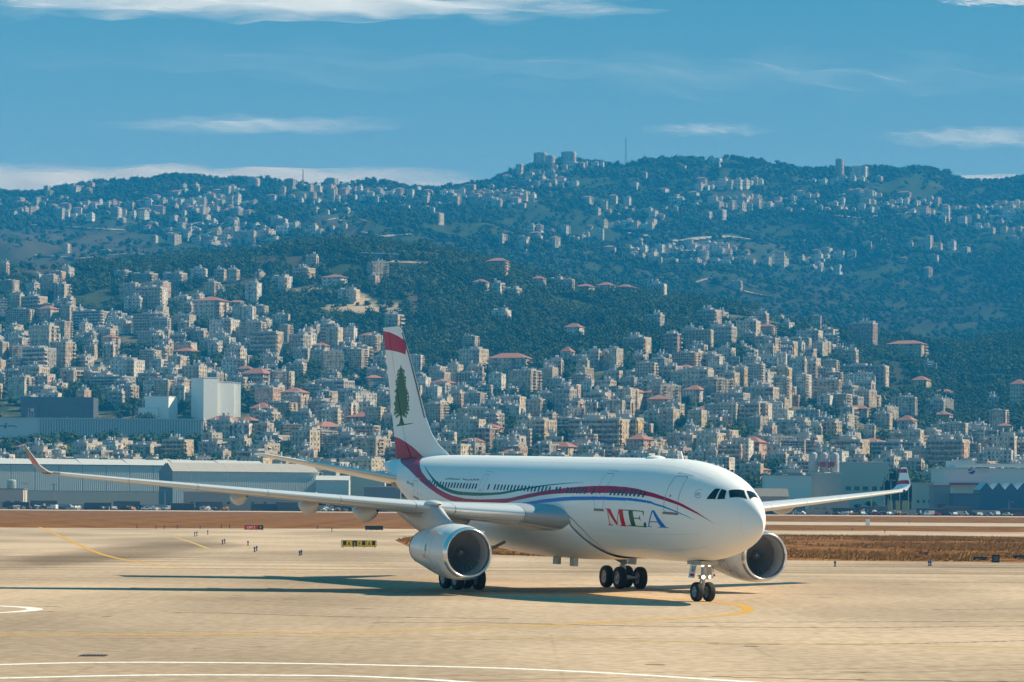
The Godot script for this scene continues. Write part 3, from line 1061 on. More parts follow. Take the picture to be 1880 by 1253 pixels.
func build_city() -> void:
	var specs := [[14, 12, 5, 0], [18, 14, 6, 1], [22, 15, 7, 0], [26, 16, 6, 2], [16, 14, 8, 4], [20, 16, 9, 1], [30, 15, 5, 2], [24, 14, 8, 0], [15, 15, 10, 1], [28, 16, 7, 3], [13, 12, 4, 0], [19, 13, 4, 2], [34, 15, 6, 0], [17, 15, 7, 3], [21, 17, 5, 4], [25, 15, 9, 2], [16, 13, 6, 5], [23, 16, 8, 5], [12, 11, 3, 0], [20, 13, 7, 2], [18, 18, 11, 0], [36, 16, 7, 2], [15, 12, 5, 4], [27, 14, 5, 1]]
	for i in specs.size():
		var s: Array = specs[i]
		kits.append(make_kit(s[0], s[1], s[2], s[3], false, 100 + i))
	for i in 10:
		var s: Array = [[14, 12, 3, 0], [18, 13, 4, 1], [12, 11, 2, 3], [16, 14, 5, 0], [22, 14, 4, 2], [15, 13, 3, 4], [20, 15, 5, 1], [11, 10, 2, 0], [26, 14, 4, 0], [17, 15, 6, 4]][i]
		villa_kits.append(make_kit(s[0], s[1], s[2], s[3], true, 200 + i))
	print("kits ", Time.get_ticks_msec())
	# footprints of the large halls placed later
	for q in [[0, 806, 34], [60, 806, 34], [120, 806, 34], [180, 806, 34], [240, 806, 34], [300, 806, 34], [355, 806, 30], [70, 772, 30], [135, 772, 30], [280, 774, 24], [412, 774, 32]]:
		var hp := on_land(q[0], q[1])
		take(hp.x, -hp.z + 14.0, q[2])
	# blocks the photograph shows clearly: [x, foot y, width px, top y, colour, tiled, style hint]
	var listed := [
		[78, 660, 52, 598, 1, 0], [30, 655, 46, 612, 3, 0], [112, 672, 44, 628, 0, 0], [70, 690, 60, 640, 2, 0], [165, 600, 66, 572, 2, 0], [60, 575, 46, 545, 0, 0], [85, 592, 38, 563, 1, 1], [275, 570, 58, 528, 3, 0], [318, 600, 56, 581, 6, 0], [385, 592, 66, 548, 1, 1], [410, 622, 54, 588, 3, 0], [222, 512, 30, 498, 2, 0], [318, 523, 46, 502, 2, 0], [262, 522, 60, 503, 7, 0],
		[555, 518, 40, 493, 6, 0], [515, 530, 36, 508, 3, 0], [638, 553, 40, 532, 1, 0], [612, 522, 50, 505, 3, 1], [462, 556, 30, 520, 3, 0], [488, 660, 58, 610, 0, 0], [548, 655, 38, 615, 2, 0], [612, 640, 30, 602, 1, 0], [587, 648, 32, 630, 0, 1], [675, 635, 34, 612, 3, 1], [722, 610, 34, 578, 6, 0], [665, 665, 34, 637, 1, 0],
		[868, 680, 52, 642, 1, 0], [935, 690, 78, 652, 1, 1], [1040, 668, 26, 632, 3, 1], [1052, 628, 36, 596, 3, 1], [918, 592, 36, 570, 3, 0], [1168, 650, 50, 620, 1, 0], [1110, 668, 56, 645, 3, 0], [850, 745, 46, 712, 3, 0], [1200, 610, 36, 578, 2, 0],
		[880, 535, 30, 514, 3, 1], [912, 548, 24, 520, 3, 0], [940, 552, 30, 530, 2, 0], [985, 528, 30, 508, 1, 1], [1020, 532, 30, 512, 1, 0], [1072, 538, 34, 522, 1, 1], [1110, 540, 34, 520, 1, 1], [1145, 545, 40, 524, 4, 1], [1204, 552, 36, 522, 3, 0], [911, 500, 42, 476, 5, 1], [1350, 528, 24, 517, 2, 0],
		[1300, 600, 44, 570, 0, 0], [1330, 640, 40, 600, 2, 0], [1372, 625, 46, 590, 1, 0], [1440, 660, 46, 628, 0, 0], [1485, 640, 50, 608, 1, 0], [1520, 632, 34, 605, 1, 0], [1475, 735, 54, 708, 3, 0], [1460, 640, 36, 634, 1, 1], [1432, 700, 44, 676, 5, 0], [1583, 640, 52, 594, 7, 0], [1663, 655, 74, 628, 6, 1], [1683, 657, 30, 645, 1, 1], [1585, 708, 92, 672, 1, 0], [1690, 720, 36, 693, 6, 1], [1732, 737, 34, 715, 1, 1], [1527, 730, 26, 700, 0, 0], [1558, 785, 32, 748, 1, 0], [1665, 800, 36, 765, 1, 1], [1730, 780, 40, 757, 1, 1], [1870, 750, 34, 700, 1, 1],
		[1305, 862, 52, 795, 1, 0], [1260, 850, 40, 800, 0, 0], [1380, 850, 52, 805, 4, 1], [1100, 818, 110, 770, 6, 0], [1150, 815, 60, 768, 5, 0], [985, 815, 70, 772, 6, 0], [850, 812, 80, 770, 1, 0], [900, 808, 46, 780, 4, 1], [1228, 800, 36, 752, 0, 0], [1035, 760, 44, 715, 2, 0], [1095, 762, 50, 722, 0, 0], [1160, 752, 48, 715, 1, 1], [1205, 750, 50, 716, 1, 1], [1275, 740, 44, 710, 3, 1], [1280, 725, 60, 680, 1, 0], [1340, 770, 70, 722, 2, 0], [1400, 755, 60, 712, 0, 0],
		[1650, 852, 100, 812, 2, 0], [1740, 868, 78, 808, 4, 0], [1840, 860, 60, 800, 1, 0], [1560, 850, 70, 808, 0, 0], [1480, 842, 60, 800, 1, 0], [1600, 830, 70, 806, 0, 1], [1700, 815, 60, 790, 2, 0],
		[55, 842, 50, 815, 4, 1], [100, 842, 40, 818, 5, 0], [160, 842, 50, 812, 1, 0], [215, 842, 52, 810, 6, 0], [270, 842, 46, 816, 0, 0], [325, 842, 56, 808, 6, 0], [390, 842, 50, 812, 4, 0], [438, 842, 44, 806, 1, 0], [410, 800, 60, 766, 4, 1], [455, 800, 50, 768, 0, 1], [500, 842, 60, 800, 2, 0], [560, 842, 50, 790, 1, 0], [640, 846, 60, 800, 1, 0], [600, 790, 44, 745, 4, 0], [665, 790, 60, 760, 4, 1], [480, 780, 44, 742, 2, 1], [540, 760, 50, 715, 0, 1], [620, 740, 56, 700, 2, 0], [1450, 800, 60, 772, 3, 0],
		[232, 700, 60, 662, 3, 0], [290, 690, 34, 660, 3, 0], [205, 722, 84, 692, 2, 0], [60, 720, 54, 675, 6, 0], [130, 715, 40, 680, 0, 0], [340, 660, 50, 640, 4, 1], [430, 680, 40, 640, 1, 0], [355, 712, 44, 672, 1, 0], [470, 720, 60, 680, 1, 1]]
	var n_app := 0
	for q in listed:
		var p := on_land(q[0], q[1])
		if p.y < -900.0: continue
		var d := -p.z
		var wm: float = q[2] / FPX * d
		var hm: float = (q[1] - q[3]) / FPX * d
		var best: Kit = null
		var score := 1e9
		for k in (villa_kits if q[5] == 1 else kits):
			var s := absf(k.size.x * 0.85 + k.size.z * 0.3 - wm) / wm + absf(k.size.y + (2.0 if k.tiled else 1.5) - hm) / hm
			if s < score:
				score = s
				best = k
		var vis := best.size.x * 0.87 + best.size.z * 0.42
		var sx := clampf(wm / vis, 0.6, 1.8)
		var sy := clampf(hm / (best.size.y + (2.5 if best.tiled else 0.8)), 0.7, 1.5)
		var turn := -deg_to_rad(rng.randf_range(18, 34))
		var kind := "tiled_house" if q[5] == 1 else "apartment_building"
		place_building(kind, best, p, turn, q[4], label_for(best, q[4], Vector2(q[0], q[1]), "house" if q[5] == 1 else "apartment block"), "house" if q[5] == 1 else "apartment block", "tiled houses of the hillside town" if q[5] == 1 else "apartment blocks of the hillside town", Vector3(sx, sy, clampf(sx, 0.7, 1.2)))
		take(p.x, d, maxf(best.size.x * sx, best.size.z) * 0.42)
		n_app += 1
	# the rest of the town, filled in where the photograph is dense
	var apartments := 0
	var villas := 0
	var tries := 0
	while tries < 9000 and apartments < 212:
		tries += 1
		var px := rng.randf_range(-30, 1910)
		var py := rng.randf_range(500, 912)
		if rng.randf() > zone(px, py): continue
		var p := on_land(px, py)
		if p.y < -900.0 or -p.z > 2900.0: continue
		var tiled := rng.randf() < 0.14
		var kit: Kit = villa_kits[rng.randi() % villa_kits.size()] if tiled else kits[rng.randi() % kits.size()]
		var sk := rng.randf_range(0.55, 0.82)
		if kit.floors > 8: sk *= 0.85
		var r := (kit.size.x + kit.size.z) * 0.23 * sk
		if hides_halls(px, py, p, kit.size.y * sk) or not room_for(p.x, -p.z, r): continue
		take(p.x, -p.z, r)
		var turn := -deg_to_rad(rng.randf_range(12, 38)) if rng.randf() < 0.8 else deg_to_rad(rng.randf_range(5, 50))
		var colour: int = [0, 0, 1, 1, 2, 3, 4, 6, 0, 1][rng.randi() % 10]
		var sc := Vector3(sk * rng.randf_range(0.9, 1.15), sk * rng.randf_range(0.9, 1.05), sk)
		place_building("tiled_house" if tiled else "apartment_building", kit, p, turn, colour, label_for(kit, colour, Vector2(px, py), "house" if tiled else "apartment block"), "house" if tiled else "apartment block", "tiled houses of the hillside town" if tiled else "apartment blocks of the hillside town", sc)
		if tiled: villas += 1
		else: apartments += 1
	print("town ", n_app, " ", apartments, " ", villas, " tries ", tries, " t ", Time.get_ticks_msec())
	# walk-up blocks of three to five storeys
	var mid_kits := []
	for i in 12:
		var s: Array = [[11, 9, 4, 0], [13, 10, 5, 4], [10, 10, 5, 3], [15, 10, 4, 5], [12, 9, 3, 1], [14, 11, 5, 0], [9, 9, 4, 3], [16, 10, 5, 2], [12, 11, 4, 5], [10, 9, 3, 4], [13, 9, 4, 3], [17, 11, 4, 0]][i]
		mid_kits.append(make_kit(s[0], s[1], s[2], s[3], false, 400 + i))
	var mids := 0
	tries = 0
	while tries < 8000 and mids < 290:
		tries += 1
		var px := rng.randf_range(-30, 1910)
		var py := rng.randf_range(500, 915)
		if rng.randf() > zone(px, py): continue
		var p := on_land(px, py)
		if p.y < -900.0 or -p.z > 2900.0: continue
		var kit: Kit = mid_kits[rng.randi() % 12]
		var r := (kit.size.x + kit.size.z) * 0.21
		if hides_halls(px, py, p, kit.size.y) or not room_for(p.x, -p.z, r): continue
		take(p.x, -p.z, r)
		var colour: int = [0, 1, 1, 2, 3, 4, 6, 3, 0][rng.randi() % 9]
		place_building("walk_up_block", kit, p, -deg_to_rad(rng.randf_range(8, 42)), colour, label_for(kit, colour, Vector2(px, py), "walk-up block"), "apartment block", "walk-up blocks of the hillside town", Vector3(rng.randf_range(0.68, 1.05), rng.randf_range(0.72, 1.0), 0.85))
		mids += 1
	print("mids ", mids, " tries ", tries, " t ", Time.get_ticks_msec())
	# low houses squeezed between the blocks
	var low_kits := []
	for i in 8:
		var s: Array = [[9, 8, 2, 3], [11, 9, 3, 0], [8, 8, 3, 5], [13, 9, 2, 2], [10, 10, 4, 1], [12, 8, 3, 4], [9, 9, 4, 0], [14, 10, 3, 3]][i]
		low_kits.append(make_kit(s[0], s[1], s[2], s[3], false, 300 + i))
	var low := 0
	tries = 0
	while tries < 6000 and low < 220:
		tries += 1
		var px := rng.randf_range(-30, 1910)
		var py := rng.randf_range(540, 915)
		if rng.randf() > zone(px, py): continue
		var p := on_land(px, py)
		if p.y < -900.0 or -p.z > 2900.0: continue
		var kit: Kit = low_kits[rng.randi() % 8]
		var r := (kit.size.x + kit.size.z) * 0.22
		if hides_halls(px, py, p, kit.size.y) or not room_for(p.x, -p.z, r): continue
		take(p.x, -p.z, r)
		var colour: int = [0, 1, 1, 2, 3, 4, 6, 3, 7][rng.randi() % 9]
		place_building("town_house", kit, p, -deg_to_rad(rng.randf_range(5, 45)), colour, label_for(kit, colour, Vector2(px, py), "small house"), "house", "small flat-roofed houses between the blocks", Vector3(rng.randf_range(0.85, 1.2), rng.randf_range(0.9, 1.15), 1.0))
		low += 1
	print("low ", low, " t ", Time.get_ticks_msec())
	# far mountainside
	var far := 0
	tries = 0
	while tries < 6000 and far < 290:
		tries += 1
		var px := rng.randf_range(-20, 1900)
		var py := rng.randf_range(285, 520)
		if rng.randf() > far_zone(px, py): continue
		var p := on_land(px, py, 3100.0)
		if p.y < -900.0 or -p.z < 3300.0: continue
		var tiled := rng.randf() < 0.33
		var kit: Kit = villa_kits[rng.randi() % villa_kits.size()] if tiled else kits[[0, 1, 10, 11, 18, 16, 22, 14, 3, 4][rng.randi() % 10]]
		var r := (kit.size.x + kit.size.z) * 0.18
		if not room_for(p.x, -p.z, r): continue
		take(p.x, -p.z, r)
		var colour: int = [3, 3, 1, 1, 0, 6][rng.randi() % 6]
		place_building("hillside_house", kit, p, -deg_to_rad(rng.randf_range(10, 45)), colour, label_for(kit, colour, Vector2(px, py), "hillside house"), "house", "houses scattered over the far mountainside", Vector3(rng.randf_range(0.5, 0.85), rng.randf_range(0.5, 0.75), 0.7))
		far += 1
	print("far ", far, " tries ", tries, " t ", Time.get_ticks_msec())
	# the many more that stand in rows along the mountain lanes, too small to tell apart
	var row_house := MB.new()
	row_house.use_c = true
	row_house.col = Color(1, 1, 1)
	row_house.box(Vector3(0, 2.0, 0), Vector3(10, 10, 8))
	row_house.col = Color(0.2, 0.2, 0.22)
	for f in 2:
		for k in 3: row_house.box(Vector3(-3.2 + k * 3.2, 1.6 + f * 3.0, 4.02), Vector3(1.5, 1.4, 0.1))
		for k in 2: row_house.box(Vector3(5.02, 1.6 + f * 3.0, -1.8 + k * 3.6), Vector3(0.1, 1.4, 1.4))
	row_house.col = Color(0.85, 0.82, 0.78)
	row_house.box(Vector3(0, 7.1, 0), Vector3(10.6, 0.3, 8.6))
	row_house.box(Vector3(1.5, 8.2, -1), Vector3(3.5, 2.0, 3.0))
	var spots := []
	var lanes := 0
	while lanes < 95:
		var px := rng.randf_range(-20, 1900)
		var py := rng.randf_range(300, 505)
		if rng.randf() > far_zone(px, py) * 1.3: continue
		lanes += 1
		var drift := rng.randf_range(-0.12, 0.12)
		for k in rng.randi_range(4, 11):
			px += rng.randf_range(7, 15)
			py += drift * 10.0 + rng.randf_range(-1.5, 1.5)
			var p := on_land(px, py, 3100.0)
			if p.y < -900.0 or -p.z < 3300.0 or -p.z > 5050.0 or not room_for(p.x, -p.z, 4.0): continue
			take(p.x, -p.z, 5.0)
			spots.append(p)
	var hm := MultiMesh.new()
	hm.transform_format = MultiMesh.TRANSFORM_3D
	hm.use_colors = true
	hm.mesh = row_house.done()
	hm.instance_count = spots.size()
	for i in spots.size():
		var k := rng.randf_range(0.7, 1.25)
		hm.set_instance_transform(i, Transform3D(Basis(Vector3.UP, -rng.randf_range(0.1, 0.8)).scaled(Vector3(k * rng.randf_range(0.8, 1.4), k * rng.randf_range(0.7, 1.4), k)), spots[i]))
		hm.set_instance_color(i, wall_cols[[0, 1, 3, 3, 1, 4, 6][rng.randi() % 7]])
	var hmat := mat("distant_wall", Color(1, 1, 1), 0.9, 0.0, 0.2)
	hmat.vertex_color_use_as_albedo = true
	var hi := MultiMeshInstance3D.new()
	hi.name = "distant_houses"
	hi.multimesh = hm
	hi.material_override = hmat
	add_child(hi)
	tag(hi, "small pale houses in rows along the far mountain lanes", "houses", "", "stuff")
	print("rows ", spots.size())
	# towers on the skyline
	for q in [[964, 303, 14, 291, 3], [988, 303, 26, 282, 3], [1006, 302, 16, 287, 1], [1040, 297, 30, 280, 3], [1538, 322, 15, 294, 2], [460, 343, 26, 328, 3], [530, 343, 20, 330, 2], [605, 343, 22, 329, 2], [30, 352, 30, 337, 0], [1575, 318, 30, 307, 3], [1310, 302, 24, 292, 3]]:
		var p := on_land(q[0], q[1] + 4, 3100.0)
		if p.y < -900.0: continue
		var d := -p.z
		var kit: Kit = kits[8] if q[1] - q[3] > 14 else kits[2]
		var vis := kit.size.x * 0.87 + kit.size.z * 0.42
		var sc := Vector3(q[2] / FPX * d / vis, (q[1] + 4 - q[3]) / FPX * d / kit.size.y, 1.0)
		place_building("ridge_tower", kit, p, -0.4, q[4], "%s tower block on the mountain crest %s" % [wall_names[q[4]], near_phrase(Vector2(q[0], q[1]))], "apartment block", "tower blocks on the skyline", sc)
		take(p.x, d, 14.0)

# ------------------------------------------------------------------ trees
func crown_mesh(sd: int, lumps: int, leaves: int, tall: float) -> ArrayMesh:
	# clumps of foliage through a crown one metre in radius, with loose sprays that break the outline
	var g := RandomNumberGenerator.new()
	g.seed = sd
	var m := MB.new()
	m.use_c = true
	var t := (1.0 + sqrt(5.0)) / 2.0
	var ico := []
	for q in [[-1, t, 0], [1, t, 0], [-1, -t, 0], [1, -t, 0], [0, -1, t], [0, 1, t], [0, -1, -t], [0, 1, -t], [t, 0, -1], [t, 0, 1], [-t, 0, -1], [-t, 0, 1]]: ico.append(Vector3(q[0], q[1], q[2]).normalized())
	var faces := [[0, 11, 5], [0, 5, 1], [0, 1, 7], [0, 7, 10], [0, 10, 11], [1, 5, 9], [5, 11, 4], [11, 10, 2], [10, 7, 6], [7, 1, 8], [3, 9, 4], [3, 4, 2], [3, 2, 6], [3, 6, 8], [3, 8, 9], [4, 9, 5], [2, 4, 11], [6, 2, 10], [8, 6, 7], [9, 8, 1]]
	for k in lumps:
		var c := Vector3(g.randf_range(-1, 1), g.randf_range(-0.6, 1.0), g.randf_range(-1, 1))
		c = c.normalized() * pow(g.randf(), 0.5) * 0.68
		c.y = c.y * tall + tall * 0.75
		var r := g.randf_range(0.28, 0.46)
		var pts := []
		for v in ico: pts.append(c + v * r * g.randf_range(0.65, 1.25) * Vector3(1, 0.85, 1))
		var tone := g.randf_range(0.75, 1.25)
		m.col = Color(tone, tone, tone)
		for f in faces: m.tri(pts[f[0]], pts[f[1]], pts[f[2]])
	for k in leaves:
		var v := Vector3(g.randf_range(-1, 1), g.randf_range(-0.8, 1), g.randf_range(-1, 1)).normalized()
		var c := v * g.randf_range(0.75, 1.05)
		c.y = c.y * tall + tall * 0.75
		var a := Vector3(g.randf_range(-1, 1), g.randf_range(-1, 1), g.randf_range(-1, 1)).normalized() * g.randf_range(0.10, 0.24)
		var b := a.cross(v).normalized() * g.randf_range(0.06, 0.14)
		var tone := g.randf_range(0.7, 1.35)
		m.col = Color(tone, tone, tone)
		m.quad(c - a, c + b, c + a, c - b)
	return m.done()

func scatter(called: String, label: String, mesh: ArrayMesh, spots: Array, lo: float, hi: float, c0: Color, c1: Color, tall := 1.0) -> void:
	var mm := MultiMesh.new()
	mm.transform_format = MultiMesh.TRANSFORM_3D
	mm.use_colors = true
	mm.mesh = mesh
	mm.instance_count = spots.size()
	for i in spots.size():
		var s := rng.randf_range(lo, hi)
		var sy := s * rng.randf_range(0.8, 1.25) * tall
		mm.set_instance_transform(i, Transform3D(Basis(Vector3.UP, rng.randf() * TAU).scaled(Vector3(s, sy, s)), spots[i]))
		var k := clampf(patch_noise.get_noise_2d(spots[i].x * 2.2, spots[i].z * 2.2) * 1.3 + 0.5 + rng.randf_range(-0.3, 0.3), 0, 1)
		mm.set_instance_color(i, c0.lerp(c1, k))
	var tm := mat("foliage", Color(1, 1, 1), 0.95, 0.0, 0.2)
	tm.vertex_color_use_as_albedo = true
	var mi := MultiMeshInstance3D.new()
	mi.name = called
	mi.multimesh = mm
	mi.material_override = tm
	add_child(mi)
	tag(mi, label, "trees", "", "stuff")

func build_woods() -> void:
	var near := [crown_mesh(1, 9, 46, 1.0), crown_mesh(2, 8, 40, 1.3), crown_mesh(3, 10, 50, 0.8)]
	var far := crown_mesh(4, 6, 16, 0.9)
	var pine := []
	var town := []
	var mount := []
	var scrub := []
	var k := 0
	while k < 60000:
		k += 1
		# the near hill: thick wood above the town
		var u := rng.randf_range(-0.20, 0.20)
		var d := rng.randf_range(1480.0, 2900.0)
		var x := u * d
		var px := 940.0 + u * FPX
		var n := patch_noise.get_noise_2d(x * 1.4, d * 1.4)
		var z := land(x, d)
		var py := pixel_of(Vector3(x, z, -d)).y
		var dens := zone(px, py)
		var b := bare_at(Vector2(px, py))
		if b.x > 0.05 and rng.randf() < 0.93: continue
		if dens > 0.6:
			if n < -0.04 or rng.randf() < 0.42: continue
		elif dens > 0.2:
			if n < -0.15 or rng.randf() < 0.25: continue
		elif n < -0.36: continue
		if not room_for(x, d, 1.0): continue
		(town if dens > 0.6 else pine).append(Vector3(x, z - 0.5, -d))
	k = 0
	while k < 52000:
		k += 1
		var u := rng.randf_range(-0.20, 0.20)
		var d := sqrt(rng.randf_range(3300.0 * 3300.0, 5080.0 * 5080.0))
		var x := u * d
		var px := 940.0 + u * FPX
		var n := patch_noise.get_noise_2d(x * 0.8, d * 0.8) + 0.12 * (px / 940.0 - 1.0)
		if n < -0.16 and rng.randf() < 0.86: continue
		var z := land(x, d)
		var b := bare_at(pixel_of(Vector3(x, z, -d)))
		if b.x > 0.02 and rng.randf() < (0.90 if b.y != 1.0 else 0.55): continue
		if not room_for(x, d, 0.0): continue
		(mount if rng.randf() < 0.75 else scrub).append(Vector3(x, z - 0.5, -d))
	print("trees ", pine.size(), " ", town.size(), " ", mount.size(), " ", scrub.size(), " t ", Time.get_ticks_msec())
	var third := [[], [], []]
	for i in pine.size(): third[i % 3].append(pine[i])
	for i in 3: scatter("hillside_wood" if i == 0 else "hillside_wood_%03d" % i, ["dark green wood of broad trees covering the near hill", "wood of tall pines mixed through the near hill", "low bushy trees filling the near hill's wood"][i], near[i], third[i], 1.9, 5.6, Color(0.034, 0.062, 0.020), Color(0.080, 0.105, 0.036))
	scatter("town_trees", "small green garden trees scattered between the houses", near[0], town, 2.4, 5.4, Color(0.036, 0.062, 0.022), Color(0.080, 0.105, 0.038))
	scatter("mountain_wood", "dense wood covering the far mountainside", far, mount, 4.0, 8.0, Color(0.028, 0.055, 0.018), Color(0.060, 0.085, 0.030))
	scatter("mountain_scrub", "low scrub on the far mountainside", far, scrub, 2.0, 4.0, Color(0.045, 0.065, 0.025), Color(0.09, 0.090, 0.042))

# a single tree with trunk and crown, as a thing
func single_tree(called: String, at: Vector3, height: float, crown: ArrayMesh, wide: float, tint: Color, label: String, group: String) -> void:
	var o := base(called, at, rng.randf() * TAU)
	var m := MB.new()
	m.cyl(Vector3(0, -1, 0), Vector3(0.1, height * 0.35, 0), height * 0.035, height * 0.024, 7)
	m.cyl(Vector3(0.1, height * 0.33, 0), Vector3(-0.1, height * 0.8, 0.1), height * 0.024, height * 0.008, 6)
	for k in 4:
		var a := TAU * k / 4 + rng.randf()
		m.cyl(Vector3(0.05, height * (0.3 + 0.1 * k), 0), Vector3(cos(a) * wide * 0.6, height * (0.5 + 0.1 * k), sin(a) * wide * 0.6), height * 0.012, height * 0.005, 5)
	obj("trunk", m, mat("bark", lin(0.09, 0.07, 0.05), 0.95), o)
	var key := "leaf_%s" % tint.to_html(false)
	var tm := mat(key, tint.linear_to_srgb(), 0.9, 0.0, 0.2)
	tm.vertex_color_use_as_albedo = true
	var c := obj("crown", crown, tm, o)
	c.scale = Vector3(wide, height * 0.42, wide)
	c.position.y = height * 0.22
	tag(o, label, "tree", group)

# ------------------------------------------------------------------ halls and yards along the airfield
func level(px: float, d: float) -> Vector3:
	var x := (px - 940.0) / FPX * d
	return Vector3(x, land(x, d), -d)

func up_m(px: float, py: float, d: float) -> float:
	# height above the eye's level line of a pixel at a depth
	return EYE + (horizon_at(px) - py) / FPX * d

func part_box(o: Node3D, called: String, a: Vector3, b: Vector3, m: Material) -> MeshInstance3D:
	var mb := MB.new()
	mb.span(a, b)
	return obj(called, mb, m, o)

# ribbed sheet wall between two points
func ribbed(o: Node3D, called: String, a: Vector3, b: Vector3, h0: float, h1: float, pitch: float, depth: float, m: Material) -> void:
	var mb := MB.new()
	var d := b - a
	var ln := d.length()
	var out := Vector3(-d.z, 0, d.x).normalized()
	if out.z < 0: out = -out
	var n := int(ln / pitch)
	for i in n:
		var p := a + d * (float(i) / n)
		var q := a + d * ((i + 0.5) / n)
		var r := a + d * ((i + 1.0) / n)
		var u0 := Vector3(0, h0, 0)
		var u1 := Vector3(0, h1, 0)
		mb.quad(p + u1, q + u1 + out * depth, q + u0 + out * depth, p + u0)
		mb.quad(q + u1 + out * depth, r + u1, r + u0, q + u0 + out * depth)
	obj(called, mb, m, o)

func car(at: Vector3, turn: float, color: Color, label: String, van := false) -> void:
	var o := base("parked_van" if van else "parked_car", at, turn)
	var m := MB.new()
	var h := 1.1 if van else 0.55
	# body side outline swept across the width
	var prof := [Vector2(-2.1, 0.35), Vector2(-2.15, 0.75), Vector2(-1.95, 0.92), Vector2(-1.1, 0.98), Vector2(-0.55, 0.98 + h), Vector2(0.9, 1.0 + h), Vector2(1.6, 1.0), Vector2(2.05, 0.92), Vector2(2.1, 0.4)]
	if van: prof = [Vector2(-2.3, 0.35), Vector2(-2.35, 0.9), Vector2(-1.9, 1.15), Vector2(-1.3, 2.0), Vector2(2.2, 2.05), Vector2(2.3, 0.4)]
	for i in prof.size() - 1:
		var a: Vector2 = prof[i]
		var b: Vector2 = prof[i + 1]
		m.quad(Vector3(a.x, a.y, -0.85), Vector3(b.x, b.y, -0.85), Vector3(b.x, b.y, 0.85), Vector3(a.x, a.y, 0.85))
	for e in [-0.85, 0.85]:
		for i in range(1, prof.size() - 1):
			var a := Vector3(prof[0].x, prof[0].y, e)
			var b := Vector3(prof[i].x, prof[i].y, e)
			var c := Vector3(prof[i + 1].x, prof[i + 1].y, e)
			if e < 0: m.tri(a, c, b)
			else: m.tri(a, b, c)
	m.quad(Vector3(-2.1, 0.35, 0.85), Vector3(2.1, 0.35, 0.85), Vector3(2.1, 0.35, -0.85), Vector3(-2.1, 0.35, -0.85))
	obj("body", m, mat("car_%s" % color.to_html(false), color, 0.3), o)
	m = MB.new()
	if van: m.span(Vector3(-1.45, 1.25, -0.87), Vector3(-0.5, 1.85, 0.87))
	else: m.span(Vector3(-0.55, 1.03, -0.87), Vector3(0.95, 0.92 + h, 0.87))
	obj("window", m, mat("car_glass", lin(0.02, 0.025, 0.03), 0.1), o)
	for x in [-1.35, 1.3]:
		for e in [-0.78, 0.78]:
			m = MB.new()
			m.cyl(Vector3(x, 0.33, e - 0.1), Vector3(x, 0.33, e + 0.1), 0.33, 0.33, 14)
			obj("wheel", m, mat("tyre", lin(0.022, 0.022, 0.024), 0.85), o)
	tag(o, label, "van" if van else "car", "cars parked along the airfield fence")

